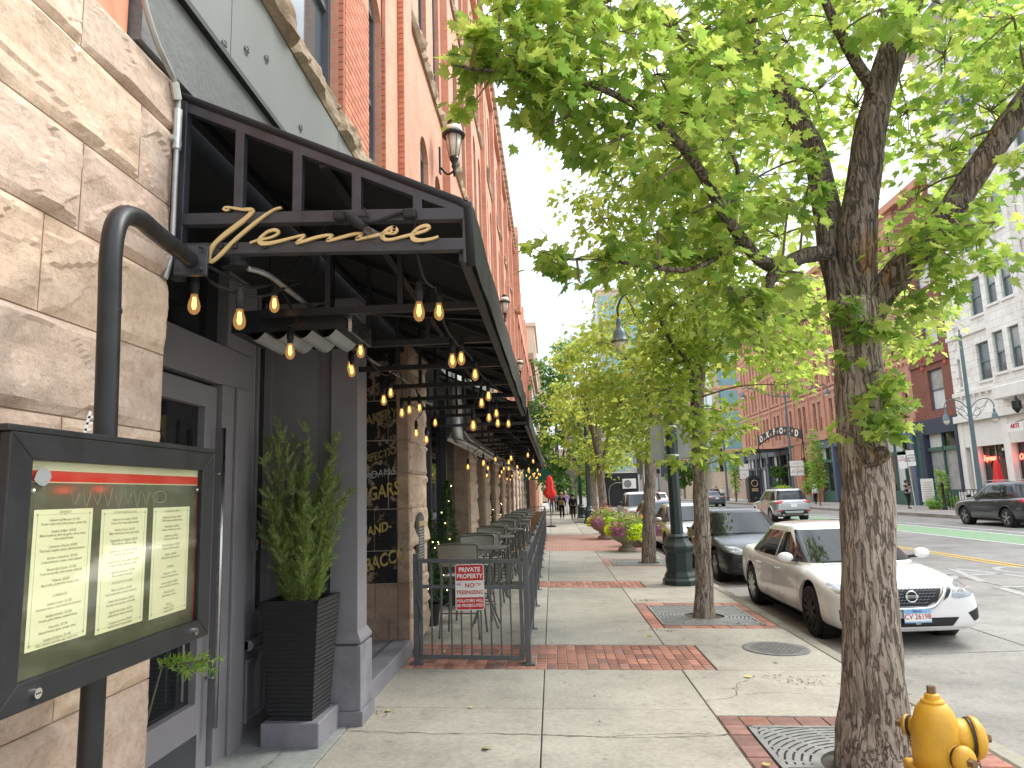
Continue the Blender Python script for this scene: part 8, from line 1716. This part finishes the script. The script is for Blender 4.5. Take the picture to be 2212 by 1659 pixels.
tub = thing('flower_tub', 'dark round tub under the yellow flowers near the far kerb', 'planter', (19.75, 62, .06)); MB().lathe([(.5, 0), (.55, .1), (.8, .9), (.75, .95)], 16).build('tub', 'stone_planter', tub)
bc = thing('park_bench', 'dark bench against the green shop front', 'bench', (23.8, 55.5, .06))
for y__ in (-.8, .8): MB().tube(bez([(-.3, y__, 0), (-.28, y__, .45), (.2, y__, .45), (.32, y__, .95)], 4), .03, 6).build('leg', 'black_metal', bc)
for i in range(4): MB().box(-.28+i*.13, -.18+i*.13, -.9, .9, .45, .48).build('seat_slat', 'green_trim', bc); MB().box(.22+i*.02, .25+i*.02, -.9, .9, .55+i*.11, .63+i*.11).build('back_slat', 'green_trim', bc)
# far side street trees
random.seed(5)
def fartree(label, x_, y_, h_, rad, mat, seed, size): round_tree(label, x_, y_, h_, 3, h_*.62, rad, 30, mat, size, seed, .16)
fartree('street tree at the far crossing', 20.5, 112, 10, 3.0, 'leaf_dark', 81, .5)

# ------------------------------------------------------------------ people
def skinmesh(name, joints, edges, mat, parent, root=0, sub=2):
    me = bpy.data.meshes.new(name); me.from_pydata([j[0] for j in joints], edges, []); o = bpy.data.objects.new(name, me); col.objects.link(o)
    sk = o.modifiers.new('skin', 'SKIN'); sk.use_smooth_shade = True
    for i, j in enumerate(joints): 
        v = me.skin_vertices[0].data[i]; v.radius = (j[1], j[2] if len(j) > 2 else j[1]); v.use_root = i == root
    s_ = o.modifiers.new('sub', 'SUBSURF'); s_.levels = s_.render_levels = sub
    bpy.context.view_layer.update(); m2 = bpy.data.meshes.new_from_object(o.evaluated_get(bpy.context.evaluated_depsgraph_get())); bpy.data.objects.remove(o)
    m2.materials.clear(); m2.materials.append(mt(mat)); m2.polygons.foreach_set('use_smooth', [True]*len(m2.polygons)); m2.name = name
    k = bpy.data.objects.new(name, m2); col.objects.link(k); k.parent = parent; return k
def person(label, loc, rz, h_, skin, hair, top, legs, stride=.22, armR=None, armL=None, longhair=False, extra=None, skirt=None, grp=None, sleeve=True, shoe='cloth_black'):
    t = thing('person', label, 'person', loc, rz, grp); t.scale = (h_/1.72,)*3; V3 = lambda *a: a
    hip = .92; aR = armR or [(-.24, .0, 1.13), (-.26, -.05, .88)]; aL = armL or [(.24, .02, 1.13), (.25, .06, .88)]
    fR, fL = (-.09, -stride, .08), (.09, stride, .08); kR, kL = (-.10, -stride*.75-.04, .50), (.10, stride*.35-.05, .49)
    J = [((0, 0, hip), .13, .10), ((0, 0, 1.12), .12, .09), ((0, .0, 1.34), .14, .09), ((0, 0, 1.46), .055), ((0, -.01, 1.54), .06), ((0, -.015, 1.62), .085, .1), ((0, -.01, 1.70), .06, .075),
         ((-.17, 0, 1.40), .06), (aR[0], .043), (aR[1], .03), ((.17, 0, 1.40), .06), (aL[0], .043), (aL[1], .03),
         ((-.09, 0, .86), .088), (kR, .06), (fR, .04), ((fR[0], fR[1]-.13, .035), .033), ((.09, 0, .86), .088), (kL, .06), (fL, .04), ((fL[0], fL[1]-.13, .035), .033)]
    E_ = [(0, 1), (1, 2), (2, 3), (3, 4), (4, 5), (5, 6), (2, 7), (7, 8), (8, 9), (2, 10), (10, 11), (11, 12), (0, 13), (13, 14), (14, 15), (15, 16), (0, 17), (17, 18), (18, 19), (19, 20)]
    for wi, ei, sd in ((9, 8, -1), (12, 11, 1)):   # palm, four fingers and a thumb
        w_ = Vector(J[wi][0]); d = (w_-Vector(J[ei][0])).normalized(); s_ = d.cross(Vector((1, 0, 0))); s_ = s_.normalized() if s_.length > .1 else Vector((0, 1, 0)); p = w_+d*.06; J.append((tuple(p), .022, .03)); pi = len(J)-1; E_.append((wi, pi))
        for q, ln in ((-.028, .06), (-.009, .075), (.010, .07), (.028, .055)): J.append((tuple(p+s_*q+d*ln), .008)); E_.append((pi, len(J)-1))
        J.append((tuple(w_+d*.05+s_*.045), .009)); E_.append((pi, len(J)-1))
    skinmesh('body', J, E_, skin, t)
    g_ = 1.16
    T_ = [((0, 0, .90), .155, .12), ((0, 0, 1.12), .138, .108), ((0, 0, 1.34), .16, .108), ((0, 0, 1.44), .075), ((-.175, 0, 1.395), .075), (tuple(Vector((-.175, 0, 1.395)).lerp(Vector(aR[0]), 1 if sleeve else .55)), .058), ((.175, 0, 1.395), .075), (tuple(Vector((.175, 0, 1.395)).lerp(Vector(aL[0]), 1 if sleeve else .55)), .058)]
    ET = [(0, 1), (1, 2), (2, 3), (2, 4), (4, 5), (2, 6), (6, 7)]
    if sleeve:
        T_ += [(tuple(Vector(aR[0]).lerp(Vector(aR[1]), .92)), .044), (tuple(Vector(aL[0]).lerp(Vector(aL[1]), .92)), .044)]; ET += [(5, 8), (7, 9)]
    skinmesh('shirt', T_, ET, top, t)
    P_ = [((0, 0, .95), .14, .115), ((-.09, 0, .86), .102), (kR, .075), ((fR[0], fR[1]*.98, .13), .052), ((.09, 0, .86), .102), (kL, .075), ((fL[0], fL[1]*.98, .13), .052)]
    skinmesh('trousers', P_, [(0, 1), (1, 2), (2, 3), (0, 4), (4, 5), (5, 6)], legs, t)
    for f_ in (fR, fL): MB().ball((f_[0], f_[1]-.06, .045), .05, 10, 6, .95, 2.5, .85).build('shoe', shoe, t, smooth=True, uv=False)
    m = MB().ball((0, .018, 1.655), .112, 14, 10, .93, 1.0, 1.05)
    if longhair: m.ball((0, .06, 1.50), .10, 12, 8, 1.0, .6, 1.7)
    m.build('hair', hair, t, smooth=True, uv=False)
    f2 = MB(); f2.ball((-.035, -.104, 1.635), .010, 6, 4); f2.ball((.035, -.104, 1.635), .010, 6, 4); f2.box(-.025, .025, -.108, -.098, 1.565, 1.572); f2.build('face_features', 'hair_dark', t, uv=False); MB().ball((0, -.112, 1.60), .015, 6, 5, .8, 1.2, 1.4).build('nose', skin, t, smooth=True, uv=False)
    for s_ in (-1, 1): MB().ball((s_*.093, .0, 1.615), .022, 6, 5, .4, 1, 1.4).build('ear', skin, t, smooth=True, uv=False)
    if extra: extra(t)
    return t
def bag(x_, y_, z_, w_, h_, mat, strap=True):
    def f_(t):
        MB().box(x_-w_/2, x_+w_/2, y_-.07, y_+.07, z_-h_/2, z_+h_/2).build('shoulder_bag', mat, t, bevel=.03, uv=False)
        if strap: MB().tube(bez([(x_*.6, y_, z_+h_/2), (-x_*.3, y_-.05 if y_ < 0 else y_+.05, 1.35), (-x_*.7-.02, 0, 1.47)], 5), .012, 5).build('strap', mat, t, uv=False)
    return f_
def backpack(t): MB().ball((0, .17, 1.2), .17, 12, 8, .95, .62, 1.35).build('backpack', 'cloth_black', t, smooth=True, uv=False)
FS = 'people'
person('blond woman in black walking away with a tan bag across her back', (.58, 46.6, gz(.6)), math.pi, 1.7, 'skin', 'hair_blond', 'cloth_black', 'cloth_black', .2, longhair=True, extra=bag(.05, .17, 1.1, .3, .26, 'leather_tan'), shoe='cloth_white')
person('woman in black with a backpack walking beside the blond woman', (1.28, 45.6, gz(1.3)), math.pi, 1.62, 'skin', 'hair_dark', 'cloth_black', 'cloth_black', .22, extra=backpack, shoe='cloth_white')
person('person in white and purple walking towards the camera past the green awning', (1.0, 55.0, gz(.9)), 0, 1.78, 'skin', 'hair_grey', 'cloth_purple', 'cloth_white', .15)
person('person in a red top near the far end of the pavement', (-.1, 58, 0), 0, 1.7, 'skin', 'hair_dark', 'cloth_red', 'cloth_blue', .15); person('person in grey at the far end of the pavement', (.3, 62, 0), 0, 1.72, 'skin', 'hair_dark', 'cloth_grey', 'cloth_black', .15)
pw = at(1963, 1093, 44.5)
person('woman in black holding a floral bag to her chest across the street', (pw.x, 44.5, .06), R(25), 1.68, 'skin_tan', 'hair_dark', 'cloth_black', 'cloth_black', .10, armR=[(-.27, -.05, 1.18), (-.05, -.22, 1.32)], armL=[(.26, .0, 1.15), (.08, -.22, 1.05)], sleeve=False, extra=lambda t: (MB().box(-.13, .15, -.25, -.17, .95, 1.25).build('floral_bag', 'cloth_grey', t, bevel=.03, uv=False), MB().ball((-.05, -.255, 1.1), .06, 8, 5, 1, .3).build('flower_print', 'petal_white', t, uv=False)))
pw = at(1749, 1080, 60)
person('white haired person in a white shirt walking away beside the silver car', (21.8, 60.5, .06), math.pi+R(10), 1.62, 'skin', 'hair_grey', 'cloth_white', 'cloth_black', .08)
for k, (px_, Y, top, leg, hr, lab, s_) in enumerate(((1541, 88, 'cloth_blue', 'cloth_blue', 'hair_grey', 'person in blue near the far crossing', .15), (1549, 86, 'cloth_black', 'cloth_black', 'hair_dark', 'person in a dark suit near the far crossing', .2), (1562, 84, 'cloth_white', 'cloth_blue', 'hair_grey', 'person in a white shirt and blue trousers near the far crossing', .15), (1573, 90, 'cloth_beige', 'cloth_beige', 'hair_blond', 'person dressed in beige near the far crossing', .15), (1590, 82, 'cloth_white', 'cloth_beige', 'hair_grey', 'person in white and beige beside the black litter bin', .1), (1636, 76, 'cloth_grey', 'cloth_blue', 'hair_dark', 'long haired person by the hotel lamp post', .12), (1425, 92, 'cloth_red', 'cloth_black', 'hair_dark', 'person in red crossing far down the street', .2))):
    p_ = at(px_, 1075, Y); person(lab, (p_.x, Y, gz(p_.x)), 0 if k % 2 else math.pi, 1.7, 'skin', hr, top, leg, s_)
